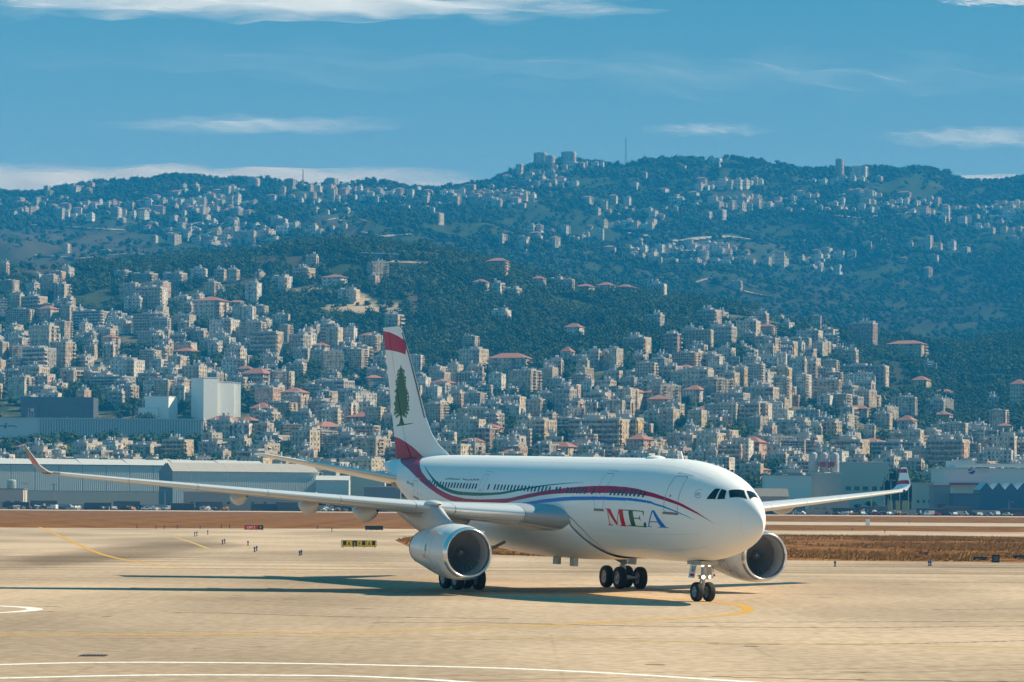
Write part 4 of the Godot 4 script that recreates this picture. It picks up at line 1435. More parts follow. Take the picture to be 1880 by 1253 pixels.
func shed(called: String, label: String, category: String, px0: float, px1: float, py0: float, d: float, deep: float, wall: Material, roof: Material, openings: Array, group := "", gable := 0.0) -> Node3D:
	# a plain building seen between two picture columns, py0 its eaves; openings are [x, y, w, h] in metres from its lower left front corner
	var a := level(px0, d)
	var b := level(px1, d)
	var w := b.x - a.x
	var h := up_m((px0 + px1) * 0.5, py0, d) - a.y
	var o := base(called, Vector3(a.x, a.y, -d))
	tag(o, label, category, group)
	# front wall in pieces round the openings, the rest as plain walls
	var mb := MB.new()
	var xs := [0.0, w]
	for q in openings:
		xs.append(clampf(q[0], 0, w)); xs.append(clampf(q[0] + q[2], 0, w))
	xs.sort()
	for i in xs.size() - 1:
		if xs[i + 1] - xs[i] < 0.01: continue
		var mid: float = (xs[i] + xs[i + 1]) * 0.5
		var cuts := []
		for q in openings:
			if mid > q[0] and mid < q[0] + q[2]: cuts.append([q[1], q[1] + q[3]])
		cuts.sort()
		var y := -1.0
		for c in cuts + [[h, h]]:
			if c[0] > y: mb.quad(Vector3(xs[i], c[0], 0), Vector3(xs[i + 1], c[0], 0), Vector3(xs[i + 1], y, 0), Vector3(xs[i], y, 0))
			y = c[1]
	mb.quad(Vector3(w, h, 0), Vector3(w, h, -deep), Vector3(w, -1, -deep), Vector3(w, -1, 0))
	mb.quad(Vector3(0, h, -deep), Vector3(0, h, 0), Vector3(0, -1, 0), Vector3(0, -1, -deep))
	mb.quad(Vector3(w, h, -deep), Vector3(0, h, -deep), Vector3(0, -1, -deep), Vector3(w, -1, -deep))
	for q in openings:
		var p := [Vector3(q[0], q[1], 0), Vector3(q[0] + q[2], q[1], 0), Vector3(q[0] + q[2], q[1] + q[3], 0), Vector3(q[0], q[1] + q[3], 0)]
		for i in 4:
			var s: Vector3 = p[i]
			var e: Vector3 = p[(i + 1) % 4]
			mb.quad(s, e, e - Vector3(0, 0, 0.35), s - Vector3(0, 0, 0.35))
	obj("wall", mb, wall, o)
	for q in openings:
		mb = MB.new()
		mb.span(Vector3(q[0] - 0.05, q[1] - 0.05, -0.34), Vector3(q[0] + q[2] + 0.05, q[1] + q[3] + 0.05, -0.42))
		obj("window", mb, mat("window_glass", lin(0.025, 0.032, 0.04), 0.2), o)
	mb = MB.new()
	if gable > 0.0:
		mb.quad(Vector3(-0.4, h, 0.4), Vector3(-0.4, h + gable, -deep * 0.5), Vector3(w + 0.4, h + gable, -deep * 0.5), Vector3(w + 0.4, h, 0.4))
		mb.quad(Vector3(w + 0.4, h, -deep - 0.4), Vector3(w + 0.4, h + gable, -deep * 0.5), Vector3(-0.4, h + gable, -deep * 0.5), Vector3(-0.4, h, -deep - 0.4))
		mb.tri(Vector3(0, h, 0), Vector3(0, h, -deep), Vector3(0, h + gable - 0.2, -deep * 0.5))
		mb.tri(Vector3(w, h, 0), Vector3(w, h + gable - 0.2, -deep * 0.5), Vector3(w, h, -deep))
	else:
		mb.span(Vector3(-0.3, h + 0.003, 0.3), Vector3(w + 0.3, h + 0.4, -deep - 0.3))
	obj("roof", mb, roof, o)
	return o

func window_row(x0: float, step: float, n: int, y: float, w: float, h: float) -> Array:
	var out := []
	for i in n: out.append([x0 + i * step, y, w, h])
	return out

func build_perimeter() -> void:
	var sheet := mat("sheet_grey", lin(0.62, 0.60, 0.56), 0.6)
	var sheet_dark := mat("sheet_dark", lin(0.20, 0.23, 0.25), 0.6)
	var roof_grey := mat("sheet_roof", lin(0.55, 0.53, 0.49), 0.6)
	var block := mat("block_wall", lin(0.42, 0.375, 0.32), 0.95)
	var cream := mat("render_cream", lin(0.55, 0.49, 0.40), 0.9)
	var white := mat("render_white", lin(0.72, 0.70, 0.66), 0.85)
	var dark := mat("render_dark", lin(0.09, 0.10, 0.11), 0.8)
	var blue := mat("sheet_blue", lin(0.06, 0.13, 0.22), 0.6)
	var red := mat("band_red", lin(0.38, 0.03, 0.06), 0.6)
	# long warehouse: ribbed sheets over a block wall, standing in bays
	var d := 1330.0
	var a := level(-70, d)
	var b := level(462, d)
	var o := base("long_warehouse", Vector3(a.x, 0, -d))
	tag(o, "long pale grey sheet-clad warehouse with panel joints and a low grey roof", "warehouse")
	var w := (b.x - a.x) / cos(0.30) * 1.03
	o.rotation.y = 0.30
	var h0 := up_m(200, 902, d)
	var h1 := up_m(200, 853, d)
	var h2 := up_m(200, 842, d)
	var bays := 13
	for i in bays:
		var x0 := w * i / bays
		var x1 := w * (i + 1) / bays
		ribbed(o, "wall_panel", Vector3(x0 + 0.12, 0, 0), Vector3(x1 - 0.12, 0, 0), h0, h1, 0.9, 0.12, sheet)
		part_box(o, "base_panel", Vector3(x0, -0.5, -0.25), Vector3(x1 - 0.004, h0 - 0.02, 0.05), block)
		part_box(o, "joint", Vector3(x0 - 0.12, h0, -0.3), Vector3(x0 + 0.12, h1, -0.05), sheet_dark)
	part_box(o, "back_wall", Vector3(0, -0.5, -42), Vector3(w, h1 - 0.05, -0.45), sheet)
	part_box(o, "eaves", Vector3(-0.4, h1 - 0.35, -0.3), Vector3(w + 0.4, h1, 0.45), sheet_dark)
	for i in bays:
		var x0 := w * i / bays
		var x1 := w * (i + 1) / bays - 0.06
		var mb := MB.new()
		mb.quad(Vector3(x0, h1, 0.5), Vector3(x0, h2 + 0.25 * (i % 2), -22), Vector3(x1, h2 + 0.25 * (i % 2), -22), Vector3(x1, h1, 0.5))
		mb.quad(Vector3(x1, h1, -44), Vector3(x1, h2 + 0.25 * (i % 2), -22), Vector3(x0, h2 + 0.25 * (i % 2), -22), Vector3(x0, h1, -44))
		obj("roof_panel", mb, roof_grey, o)
	# gabled warehouse: ribbed side, gable end with its shade painted in as darker sheet
	d = 1262.0
	a = level(316, d)
	b = level(574, d)
	o = base("gabled_warehouse", Vector3(a.x, 0, -d))
	tag(o, "grey gabled warehouse with rusty-spotted roof in front of the longer hall", "warehouse")
	w = (b.x - a.x) / cos(0.30) * 1.02
	o.rotation.y = 0.30
	h1 = up_m(440, 866, d)
	h2 = up_m(440, 850, d)
	for i in 8:
		ribbed(o, "wall_panel", Vector3(w * i / 8 + 0.03, 0, 0), Vector3(w * (i + 1) / 8 - 0.03, 0, 0), -0.5, h1, 0.8, 0.1, sheet)
		for e in 2:
			var mb := MB.new()
			var x0 := w * i / 8
			var x1 := w * (i + 1) / 8 - 0.05
			if e == 0: mb.quad(Vector3(x0, h1 - 0.1, 0.6), Vector3(x0, h2, -13), Vector3(x1, h2, -13), Vector3(x1, h1 - 0.1, 0.6))
			else: mb.quad(Vector3(x1, h1 - 0.1, -26.6), Vector3(x1, h2, -13), Vector3(x0, h2, -13), Vector3(x0, h1 - 0.1, -26.6))
			obj("roof_panel", mb, mat("old_roof", lin(0.40, 0.365, 0.32), 0.9), o)
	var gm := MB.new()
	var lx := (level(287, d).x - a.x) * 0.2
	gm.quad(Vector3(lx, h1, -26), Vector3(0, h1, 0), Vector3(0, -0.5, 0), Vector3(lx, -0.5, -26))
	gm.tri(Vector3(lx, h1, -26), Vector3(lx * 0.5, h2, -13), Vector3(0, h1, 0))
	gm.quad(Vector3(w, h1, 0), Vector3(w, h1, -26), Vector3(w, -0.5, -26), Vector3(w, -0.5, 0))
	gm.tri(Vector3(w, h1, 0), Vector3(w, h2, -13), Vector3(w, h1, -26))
	obj("gable_wall", gm, sheet_dark, o)  # gable shade put into the darker sheet colour, on both ends
	for q in [[0.2, 0.35], [0.45, 0.6], [0.55, 0.3], [0.8, 0.5], [0.9, 0.25]]:
		var mb := MB.new()
		var x: float = w * q[0]
		var z: float = lerpf(0.6, -13, q[1])
		var y: float = lerpf(h1 - 0.1, h2, q[1]) + 0.02
		mb.quad(Vector3(x, y, z), Vector3(x, y + 0.35, z - 1.8), Vector3(x + 2.6, y + 0.35, z - 1.8), Vector3(x + 2.6, y, z))
		obj("roof_patch", mb, mat("rust", lin(0.16, 0.085, 0.05), 0.9), o)
	# block-walled yard buildings before the warehouses
	shed("yard_building", "long low block-built shed in front of the gabled warehouse", "shed", 336, 578, 905, 1225.0, 9.0, block, roof_grey, window_row(3, 5.2, 10, 2.6, 1.3, 1.0))
	shed("yard_building", "small cream shed with a flat roof by the water tank", "shed", -30, 42, 899, 1235.0, 10.0, cream, sheet_dark, [[4, 0.2, 3, 3.0], [9, 2.0, 2.4, 1.4], [13, 2.0, 2.4, 1.4]])
	shed("yard_building", "grey shed with three dark doors beside the gabled warehouse", "shed", 580, 640, 882, 1270.0, 12.0, sheet, roof_grey, window_row(1.5, 4.6, 3, 0.2, 2.8, 4.0), "", 2.0)
	shed("yard_building", "pale low store beyond the grey three-door shed", "shed", 640, 706, 868, 1300.0, 14.0, cream, roof_grey, window_row(2, 4, 4, 3.5, 1.6, 1.4))
	shed("yard_building", "dark store with a wide gate before the pale store", "shed", 668, 735, 895, 1240.0, 10.0, sheet_dark, roof_grey, [[3, 0.1, 5, 4.0]])
	shed("yard_building", "white flat-roofed depot with a long window band", "shed", 1405, 1490, 874, 1300.0, 16.0, white, mat("roof_flat", lin(0.36, 0.33, 0.30), 0.95), window_row(2, 3.2, 6, 4.6, 1.9, 1.7) + window_row(3, 5.5, 3, 0.6, 1.6, 2.4))
	shed("yard_building", "low shed with an old sloping tile roof before the white depot", "shed", 1388, 1447, 912, 1215.0, 12.0, block, mat("old_tile", lin(0.20, 0.18, 0.16), 0.95), [[3, 0.3, 3, 2.2]], "", 3.4)
	shed("yard_building", "grey store with a red-edged roof next to the factory", "shed", 1715, 1745, 893, 1240.0, 14.0, sheet_dark, red, [[1.5, 0.2, 3.5, 4.5]])
	shed("yard_building", "long low white roof of an open store by the concrete plant", "shed", 1545, 1632, 850, 1390.0, 12.0, cream, white, window_row(2, 4.2, 5, 8.0, 2.6, 2.0))
	shed("yard_building", "beige two-storey yard house beside the cypress row", "house", 1680, 1714, 888, 1275.0, 9.0, cream, mat("roof_flat", lin(0.36, 0.33, 0.30), 0.95), window_row(1, 2.5, 3, 5.0, 1.1, 1.3) + window_row(1, 2.5, 3, 1.2, 1.1, 1.3))
	shed("yard_building", "low grey workshop in front of the concrete plant", "shed", 1490, 1560, 915, 1230.0, 9.0, block, roof_grey, window_row(1.5, 3.3, 5, 1.0, 1.6, 1.6))
	# concrete plant: tower block with three silos
	d = 1320.0
	o = shed("concrete_plant", "grey concrete plant with three pale silos and two red hoppers", "plant", 1486, 1546, 870, d, 14.0, mat("raw_concrete", lin(0.36, 0.35, 0.33), 0.9), roof_grey, [[1.0, 3.5, 3.0, 2.2], [9.5, 3.5, 3.2, 2.2], [1.0, 0.5, 2.0, 1.5], [5.5, 0.5, 2.0, 1.5], [12, 0.4, 1.6, 3.0]])
	var base_h := up_m(1515, 870, d)
	var top_h := up_m(1515, 834, d)
	for i in 3:
		var mb := MB.new()
		var x := 2.2 + 4.9 * i
		mb.lathe(Vector3(x, base_h - 0.2, -4), Vector3.UP, [Vector2(0, 0.01), Vector2(0, 2.1), Vector2(top_h - base_h - 1.0, 2.1), Vector2(top_h - base_h, 1.0), Vector2(top_h - base_h + 0.2, 0.01)], 24, true)
		var silo := obj("silo", mb, mat("silo_grey", lin(0.46, 0.45, 0.43), 0.8), o)
		mb = MB.new()
		mb.box(Vector3(x, top_h + 0.6, -4), Vector3(1.4, 1.2, 1.4))
		mb.cyl(Vector3(x, top_h + 1.0, -4), Vector3(x, top_h + 2.6, -4), 0.08, 0.08, 6)
		obj("vent", mb, sheet_dark, silo)
		mb = MB.new()
		for k in 6: mb.lathe(Vector3(x, base_h + 1.0 + k * 1.3, -4), Vector3.UP, [Vector2(0, 2.11), Vector2(0.06, 2.14), Vector2(0.12, 2.11)], 24, true)
		stuff_part(obj("band", mb, sheet, silo))
	for i in 2: part_box(o, "hopper", Vector3(5.0 + 4.0 * i, base_h + 2.2, -1.6), Vector3(7.4 + 4.0 * i, base_h + 4.4, 0.4), red)
	# factory with the round emblem
	d = 1300.0
	o = shed("factory", "white factory block with a round emblem above a saw-toothed blue shed", "factory", 1733, 1960, 862, d, 40.0, white, roof_grey, window_row(10.5, 0.0, 1, 3.4, 4.5, 3.2) + window_row(16, 2.6, 2, 5.4, 2.0, 2.0) + window_row(21.5, 4.8, 7, 5.4, 3.6, 2.0))
	var fh := up_m(1800, 862, d)
	part_box(o, "upper_block", Vector3(5.5, fh, -30), Vector3(14.5, up_m(1770, 848, d), -1.0), white)
	part_box(o, "parapet", Vector3(14.6, fh + 0.4, -1.2), Vector3(56, fh + 2.0, -0.9), white)
	part_box(o, "red_canopy", Vector3(2.5, up_m(1770, 893, d), -0.5), Vector3(18.5, up_m(1770, 889.5, d), 3.5), red)
	var ex := level(1784, d).x - o.position.x
	var ey := up_m(1784, 867, d)
	var emb := Node3D.new()
	emb.name = "emblem"
	o.add_child(emb, true)
	for q in [["white_disc", 1.75, 0.06, white, 0], ["red_field", 1.6, 0.10, mat("emblem_red", lin(0.45, 0.02, 0.04), 0.5), 1], ["blue_field", 1.6, 0.10, mat("emblem_blue", lin(0.02, 0.06, 0.25), 0.5), 2]]:
		var mb := MB.new()
		var pts := []
		for k in 33:
			var g := TAU * k / 32
			var p: Vector2 = Vector2(cos(g), sin(g)) * q[1]
			var wave: float = 0.28 * sin(p.x * 1.5) + p.x * 0.18
			if q[4] == 1: p.y = maxf(p.y, wave + 0.30)
			if q[4] == 2: p.y = minf(p.y, wave - 0.25)
			pts.append(Vector3(ex + p.x, ey + p.y, q[2]))
		for k in 32: mb.tri(Vector3(ex, ey + [0.0, 1.0, -1.0][q[4]], q[2]), pts[k + 1], pts[k])
		obj(q[0], mb, q[3], emb)
	var word := TextMesh.new()
	word.text = "pepsi"
	word.font_size = 64
	word.pixel_size = 0.032
	word.depth = 0.05
	var wf := SystemFont.new()
	wf.font_names = PackedStringArray(["Droid Sans"])
	word.font = wf
	var wo := obj("lettering", word, mat("letter_grey", lin(0.50, 0.52, 0.56), 0.6), o)
	wo.position = Vector3(ex + 5.6, ey, 0.05)
	# saw-toothed blue shed in front of it
	d = 1255.0
	a = level(1800, d)
	o = base("saw_tooth_shed", Vector3(a.x, 0, -d))
	tag(o, "dark blue sheet shed with a saw-toothed pale roof", "shed")
	for i in 4:
		var x0 := 5.4 * i
		var e0 := up_m(1830, 900, d)
		var e1 := up_m(1830, 887, d)
		var mb := MB.new()
		mb.quad(Vector3(x0, e0, 0), Vector3(x0 + 2.7, e1, 0), Vector3(x0 + 5.4, e0, 0), Vector3(x0 + 2.7, e0, 0))
		mb.quad(Vector3(x0, e0, 0), Vector3(x0 + 5.4, e0, 0), Vector3(x0 + 5.4, -0.5, 0), Vector3(x0, -0.5, 0))
		obj("front_wall", mb, blue, o)
		mb = MB.new()
		mb.quad(Vector3(x0 + 2.7, e1 + 0.1, 0.4), Vector3(x0 - 0.1, e0 + 0.1, 0.4), Vector3(x0 - 0.1, e0 + 0.1, -18), Vector3(x0 + 2.7, e1 + 0.1, -18))
		mb.quad(Vector3(x0 + 5.3, e0 + 0.1, 0.4), Vector3(x0 + 2.7, e1 + 0.1, 0.4), Vector3(x0 + 2.7, e1 + 0.1, -18), Vector3(x0 + 5.3, e0 + 0.1, -18))
		obj("roof", mb, mat("pale_sheet", lin(0.48, 0.52, 0.55), 0.5), o)
	part_box(o, "end_wall", Vector3(-0.2, -0.5, -18), Vector3(0.0, up_m(1830, 900, d), 0.0), blue)
	shed("yard_building", "dark blue flat shed behind the parked cars", "shed", 1752, 1800, 908, 1225.0, 12.0, blue, dark, [[2, 0.3, 4.5, 3.6]])
	# halls inside the lower town
	d = -on_land(180, 806).z
	a = level(-60, d)
	b = level(372, d)
	o = base("ribbed_hall", Vector3(a.x, a.y, -d))
	tag(o, "long grey ribbed concrete hall with an emblem panel at its end", "hall")
	w = b.x - a.x
	h0 = up_m(180, 800, d) - a.y
	h1 = up_m(180, 769, d) - a.y
	part_box(o, "wall", Vector3(0, -12, -30), Vector3(w, h1 - 0.4, -0.6), mat("hall_grey", lin(0.36, 0.37, 0.37), 0.9))
	var ribs := 62
	for i in ribs:
		var x0 := w * 0.30 + w * 0.70 * i / ribs
		var mb := MB.new()
		mb.span(Vector3(x0, h0 - 2, -0.6), Vector3(x0 + w * 0.70 / ribs * 0.45, h1 - 0.5, 0.1))
		obj("rib", mb, mat("hall_rib", lin(0.60, 0.59, 0.56), 0.85), o)
	part_box(o, "cornice", Vector3(-0.3, h1 - 0.4, -30), Vector3(w + 0.3, h1 + 0.3, 0.4), mat("hall_rib", lin(0.60, 0.59, 0.56), 0.85))
	part_box(o, "plinth", Vector3(-0.3, h0 - 5, -1.0), Vector3(w + 0.3, h0 - 2, 0.5), dark)
	part_box(o, "emblem_panel", Vector3(0, h0 - 2, -0.6), Vector3(w * 0.30 - 0.2, h1 - 0.4, -0.1), mat("hall_rib", lin(0.60, 0.59, 0.56), 0.85))
	var emblem := MB.new()
	var ec := level(8, d).x - a.x
	var eh := (h0 + h1) * 0.5
	for q in [[0.0, 0.0, 1.6, 2.4], [-3.6, 0.3, 5.0, 0.7], [3.8, 0.3, 5.0, 0.7], [7.0, -0.2, 1.5, 0.6], [-7.0, -0.2, 1.5, 0.6], [0.6, 1.8, 1.2, 0.8]]:
		emblem.box(Vector3(ec + q[0], eh + q[1], -0.05), Vector3(q[2], q[3], 0.12))
	obj("emblem", emblem, mat("emblem_slate", lin(0.10, 0.13, 0.17), 0.8), o)
	# dark glass hall, with flags before it
	d = -on_land(100, 772).z
	a = level(36, d)
	b = level(170, d)
	o = base("glass_hall", Vector3(a.x, a.y, -d))
	tag(o, "dark blue-grey glass hall above the ribbed hall", "hall")
	w = b.x - a.x
	h1 = up_m(100, 729, d) - a.y
	part_box(o, "core", Vector3(0.2, -10, -24), Vector3(w - 0.2, h1 - 0.2, -0.2), dark)
	for i in 11:
		for k in 3:
			part_box(o, "glass_panel", Vector3(w * i / 11 + 0.08, (h1 + 2) * k / 3 - 1.95, -0.2), Vector3(w * (i + 1) / 11 - 0.08, (h1 + 2) * (k + 1) / 3 - 2.1, -0.02), mat("hall_glass", lin(0.035, 0.06, 0.075), 0.15))
	for i in 3:
		var fp := level(50 + 5 * i, d - 14.0)
		var po := base("flag_pole", fp)
		tag(po, "flag pole with a red and white flag before the dark glass hall", "flag pole", "flag poles at the glass hall")
		var mb := MB.new()
		mb.cyl(Vector3.ZERO, Vector3(0, 11, 0), 0.12, 0.08, 6)
		obj("pole", mb, white, po)
		part_box(po, "flag", Vector3(0.1, 9.0, -0.03), Vector3(1.9, 10.6, 0.03), red if i != 1 else white)
	# white stepped building and the grain silo
	d = -on_land(400, 774).z
	for q in [["stepped_building", "white windowless building in two steps beside the ribbed hall", [[252, 290, 750], [262, 309, 729]], 16.0], ["grain_silo", "tall white grain silo of three plain slabs", [[372, 400, 694], [396, 436, 701], [430, 453, 702]], 22.0]]:
		a = level(q[2][0][0], d)
		o = base(q[0], Vector3(a.x, a.y, -d), 0.5 if q[0] == "grain_silo" else -0.3)
		tag(o, q[1], "silo" if q[0] == "grain_silo" else "building")
		var ci := 0
		for e in q[2]:
			var x0: float = (e[0] - q[2][0][0]) / FPX * d
			var x1: float = (e[1] - q[2][0][0]) / FPX * d
			var hh := up_m(e[0], e[2], d) - a.y
			part_box(o, "slab", Vector3(x0, -6, -q[3] - ci * 2.0), Vector3(x1, hh, -ci * 3.0 - 0.01), mat("silo_white", lin(0.82, 0.79, 0.73), 0.85))
			part_box(o, "coping", Vector3(x0 - 0.2, hh + 0.003, -q[3] - ci * 2.0 - 0.2), Vector3(x1 + 0.2, hh + 0.5, -ci * 3.0 + 0.2), white)
			ci += 1
		if q[0] == "stepped_building":
			for i in 5: part_box(o, "window", Vector3(1.0 + 2.0 * i, 2.0, -0.02), Vector3(2.2 + 2.0 * i, 3.2, 0.04), mat("window_glass", lin(0.025, 0.032, 0.04), 0.2))
	# blue-roofed hall and retaining wall on the crest
	for q in [["crest_hall", "blue sheet hall on the crest of the near hill", 662, 732, 476, 464, blue], ["retaining_wall", "sand-coloured retaining wall below the blue hall", 690, 800, 499, 481, mat("sandstone", lin(0.48, 0.34, 0.20), 0.95)], ["white_terrace", "long white terrace below the sandy wall", 730, 822, 505, 500, white]]:
		var p := on_land((q[2] + q[3]) * 0.5, q[4] + 2)
		d = -p.z - 6.0
		o = base(q[0], Vector3((q[2] - 940.0) / FPX * d, p.y - 3.0, -d), 0.35)
		w = (q[3] - q[2]) / FPX * d
		var hh: float = (q[4] - q[5]) / FPX * d + 3.0
		part_box(o, "wall", Vector3(0, -8, -14), Vector3(w, hh, 0), q[6])
		part_box(o, "roof_edge", Vector3(-0.5, hh + 0.003, -14.5), Vector3(w + 0.5, hh + 0.6, 0.5), q[6] if q[0] != "crest_hall" else mat("pale_sheet", lin(0.48, 0.52, 0.55), 0.5))
		tag(o, q[1], "building")
	# masts on the ridges
	for q in [[1149, 296, 252, "tall lattice radio mast on the wooded ridge"], [552, 340, 310, "thin lattice mast on the lower ridge"]]:
		var p := on_land(q[0], q[1] + 6, 3100.0)
		if p.y < -900.0: p = at_depth(q[0], q[1] + 4, 4980.0)
		d = -p.z
		var hh: float = up_m(q[0], q[2], d) - p.y
		o = base("radio_mast", p)
		tag(o, q[3], "mast")
		var mb := MB.new()
		for e in [[-1, -1], [1, -1], [1, 1], [-1, 1]]: mb.cyl(Vector3(e[0] * 1.6, -4, e[1] * 1.6), Vector3(e[0] * 0.3, hh, e[1] * 0.3), 0.28, 0.22, 5)
		obj("leg_frame", mb, mat("mast_red", lin(0.30, 0.16, 0.15), 0.7), o)
		mb = MB.new()
		for k in 16:
			var y := hh * k / 16.0
			var r := lerpf(1.6, 0.3, k / 16.0)
			var r2 := lerpf(1.6, 0.3, (k + 1) / 16.0)
			for e in [[1, 0], [0, 1], [-1, 0], [0, -1]]:
				var s := Vector3(e[1], 0, e[0])
				mb.cyl(Vector3(e[0] * r, y, e[1] * r) - s * r, Vector3(e[0] * r2, y + hh / 16.0, e[1] * r2) + s * r2, 0.12, 0.12, 4)
		stuff_part(obj("bracing", mb, mat("mast_red", lin(0.30, 0.16, 0.15), 0.7), o))
	# boundary wall and hedge at the town's foot
	for i in 46:
		var x0 := -260.0 + i * 11.6
		var dd := 1203.0 + 3.0 * sin(i * 1.7)
		o = base("boundary_wall", Vector3(x0, 0, -dd))
		var hh := 2.2 + 0.7 * (i % 3)
		part_box(o, "panel", Vector3(0, -0.5, -0.15), Vector3(11.3, hh, 0.15), [block, dark, mat("wall_slate", lin(0.13, 0.14, 0.14), 0.9)][(i * 7) % 3])
		part_box(o, "coping", Vector3(-0.1, hh + 0.003, -0.25), Vector3(11.4, hh + 0.15, 0.25), block)
		tag(o, "%s concrete boundary wall panel along the perimeter road" % ["low grey", "medium dark", "tall slate"][i % 3], "wall", "boundary wall panels along the perimeter road")
	# parked cars, trucks and heaps
	var cols := [[Color(0.86, 0.86, 0.86), "white"], [Color(0.55, 0.57, 0.6), "silver"], [Color(0.12, 0.13, 0.16), "black"], [Color(0.75, 0.73, 0.68), "cream"], [Color(0.25, 0.32, 0.42), "blue"], [Color(0.45, 0.1, 0.1), "red"]]
	var where := [1706, 1722, 1740, 1754, 1768, 1784, 1800, 1815, 1832, 1850, 1868, 122, 96, 210, 230, 268, 305, 1470, 1585, 1610]
	for i in where.size():
		var c: Array = cols[(i * 5 + i / 3) % 6] if i % 3 else cols[0]
		var dd := 1182.0 + (i * 37 % 9) * 1.3
		car(Vector3((where[i] - 940.0) / FPX * dd, 0, -dd), [0.3, 1.2, -0.5, PI / 2, 2.8][i % 5], c[0], "%s %s parked before the %s" % [c[1], "van" if i % 4 == 0 else "car", "factory yard" if where[i] > 1650 else "warehouses" if where[i] < 400 else "workshops"], i % 4 == 0)
	for i in 34:
		var px: float = [18, 45, 70, 88, 112, 140, 158, 176, 194, 240, 262, 285, 318, 352, 600, 625, 655, 700, 1500, 1530, 1560, 1575, 1590, 1600, 1612, 1625, 1640, 1655, 1668, 1684, 1455, 1430, 380, 410][i]
		var dd := 1192.0 + (i * 53 % 11) * 1.5
		o = base("scrap_heap", Vector3((px - 940.0) / FPX * dd, 0, -dd), i * 1.3)
		var g := RandomNumberGenerator.new()
		g.seed = 900 + i
		var cc: Color = [Color(0.30, 0.27, 0.24), Color(0.10, 0.10, 0.11), Color(0.42, 0.40, 0.38), Color(0.26, 0.15, 0.08), Color(0.05, 0.09, 0.14), Color(0.5, 0.5, 0.5)][i % 6]
		for k in 9:
			var mb := MB.new()
			mb.box(Vector3.ZERO, Vector3(g.randf_range(0.6, 3.2), g.randf_range(0.3, 1.3), g.randf_range(0.5, 1.6)))
			var pc := obj("scrap", mb, mat("scrap_%d_%d" % [i % 6, k % 3], (cc * (0.6 + 0.4 * (k % 3))).linear_to_srgb(), 0.9), o)
			pc.position = Vector3(g.randf_range(-3, 3), g.randf_range(0.1, 1.8) * (1.0 - k / 14.0), g.randf_range(-1.2, 1.2))
			pc.rotation = Vector3(g.randf_range(-0.4, 0.4), g.randf() * 3.0, g.randf_range(-0.4, 0.4))
		tag(o, "%s heap of scrap and crates inside the boundary" % ["grey", "black", "pale", "rusty", "dark blue", "white"][i % 6], "heap", "heaps of scrap along the boundary")
	# water tank on the roof of the small shed, lamp posts, utility poles
	o = base("water_tank", Vector3(level(12, 1228.0).x, up_m(12, 899, 1235.0), -1240.0))
	tag(o, "pale green cylindrical water tank on the cream shed", "tank")
	var tk := MB.new()
	tk.lathe(Vector3.ZERO, Vector3.UP, [Vector2(0, 0.01), Vector2(0, 1.9), Vector2(3.8, 1.9), Vector2(4.1, 1.7), Vector2(4.3, 0.01)], 20, true)
	obj("body", tk, mat("tank_green", lin(0.36, 0.42, 0.38), 0.6), o)
	for k in 3:
		tk = MB.new()
		tk.lathe(Vector3(0, 0.8 + 1.2 * k, 0), Vector3.UP, [Vector2(0, 1.9), Vector2(0.06, 1.96), Vector2(0.12, 1.9)], 20, true)
		obj("hoop", tk, mat("tank_green", lin(0.36, 0.42, 0.38), 0.6), o)
	for q in [[45, 886, 1], [98, 888, 1], [302, 900, 1], [1520, 905, 0], [1623, 878, 0], [1636, 880, 0], [1652, 882, 0], [1668, 885, 0], [1853, 920, 0], [1340, 870, 0], [250, 902, 1], [1600, 885, 0]]:
		var dd := 1212.0
		o = base("utility_pole" if q[2] == 1 else "lamp_post", Vector3((q[0] - 940.0) / FPX * dd, 0, -dd))
		var hh := up_m(q[0], q[1], dd)
		var mb := MB.new()
		mb.cyl(Vector3.ZERO, Vector3(0, hh, 0), 0.22, 0.12, 8)
		obj("pole", mb, mat("pole_grey", lin(0.26, 0.25, 0.24), 0.8), o)
		part_box(o, "arm", Vector3(-1.4 if q[2] == 1 else 0.0, hh - 0.5, -0.08), Vector3(1.4, hh - 0.32, 0.08), mat("pole_grey", lin(0.26, 0.25, 0.24), 0.8))
		if q[2] == 0: part_box(o, "lamp_head", Vector3(1.0, hh - 0.62, -0.16), Vector3(1.9, hh - 0.51, 0.16), white)
		tag(o, "utility pole with a crossarm in the warehouse yard" if q[2] == 1 else "slim lamp post among the yards beyond the runway", "pole", "poles along the perimeter")
	# trees that stand out: a row of cypresses and yard trees
	var slim := crown_mesh(21, 12, 70, 1.0)
	var broad := crown_mesh(22, 16, 120, 0.9)
	for q in [[1628, 895, 828], [1642, 897, 812], [1655, 900, 835], [1672, 895, 838], [1690, 880, 826], [1712, 878, 840], [1738, 880, 836], [1745, 876, 826], [1850, 858, 812], [1866, 860, 822], [1395, 905, 880], [513, 700, 655], [880, 775, 740], [1262, 760, 722]]:
		var dd := 1345.0 if q[1] > 850 else 1900.0
		var p := level(q[0], dd) if q[1] > 850 else on_land(q[0], q[1])
		var hh: float = (q[1] - q[2]) / FPX * -p.z
		single_tree("cypress", p, maxf(hh, 7.0), slim, maxf(hh, 7.0) * 0.13, Color(0.014, 0.030, 0.014), "slim dark cypress standing %s" % near_phrase(Vector2(q[0], q[1])), "cypresses of the lower town")
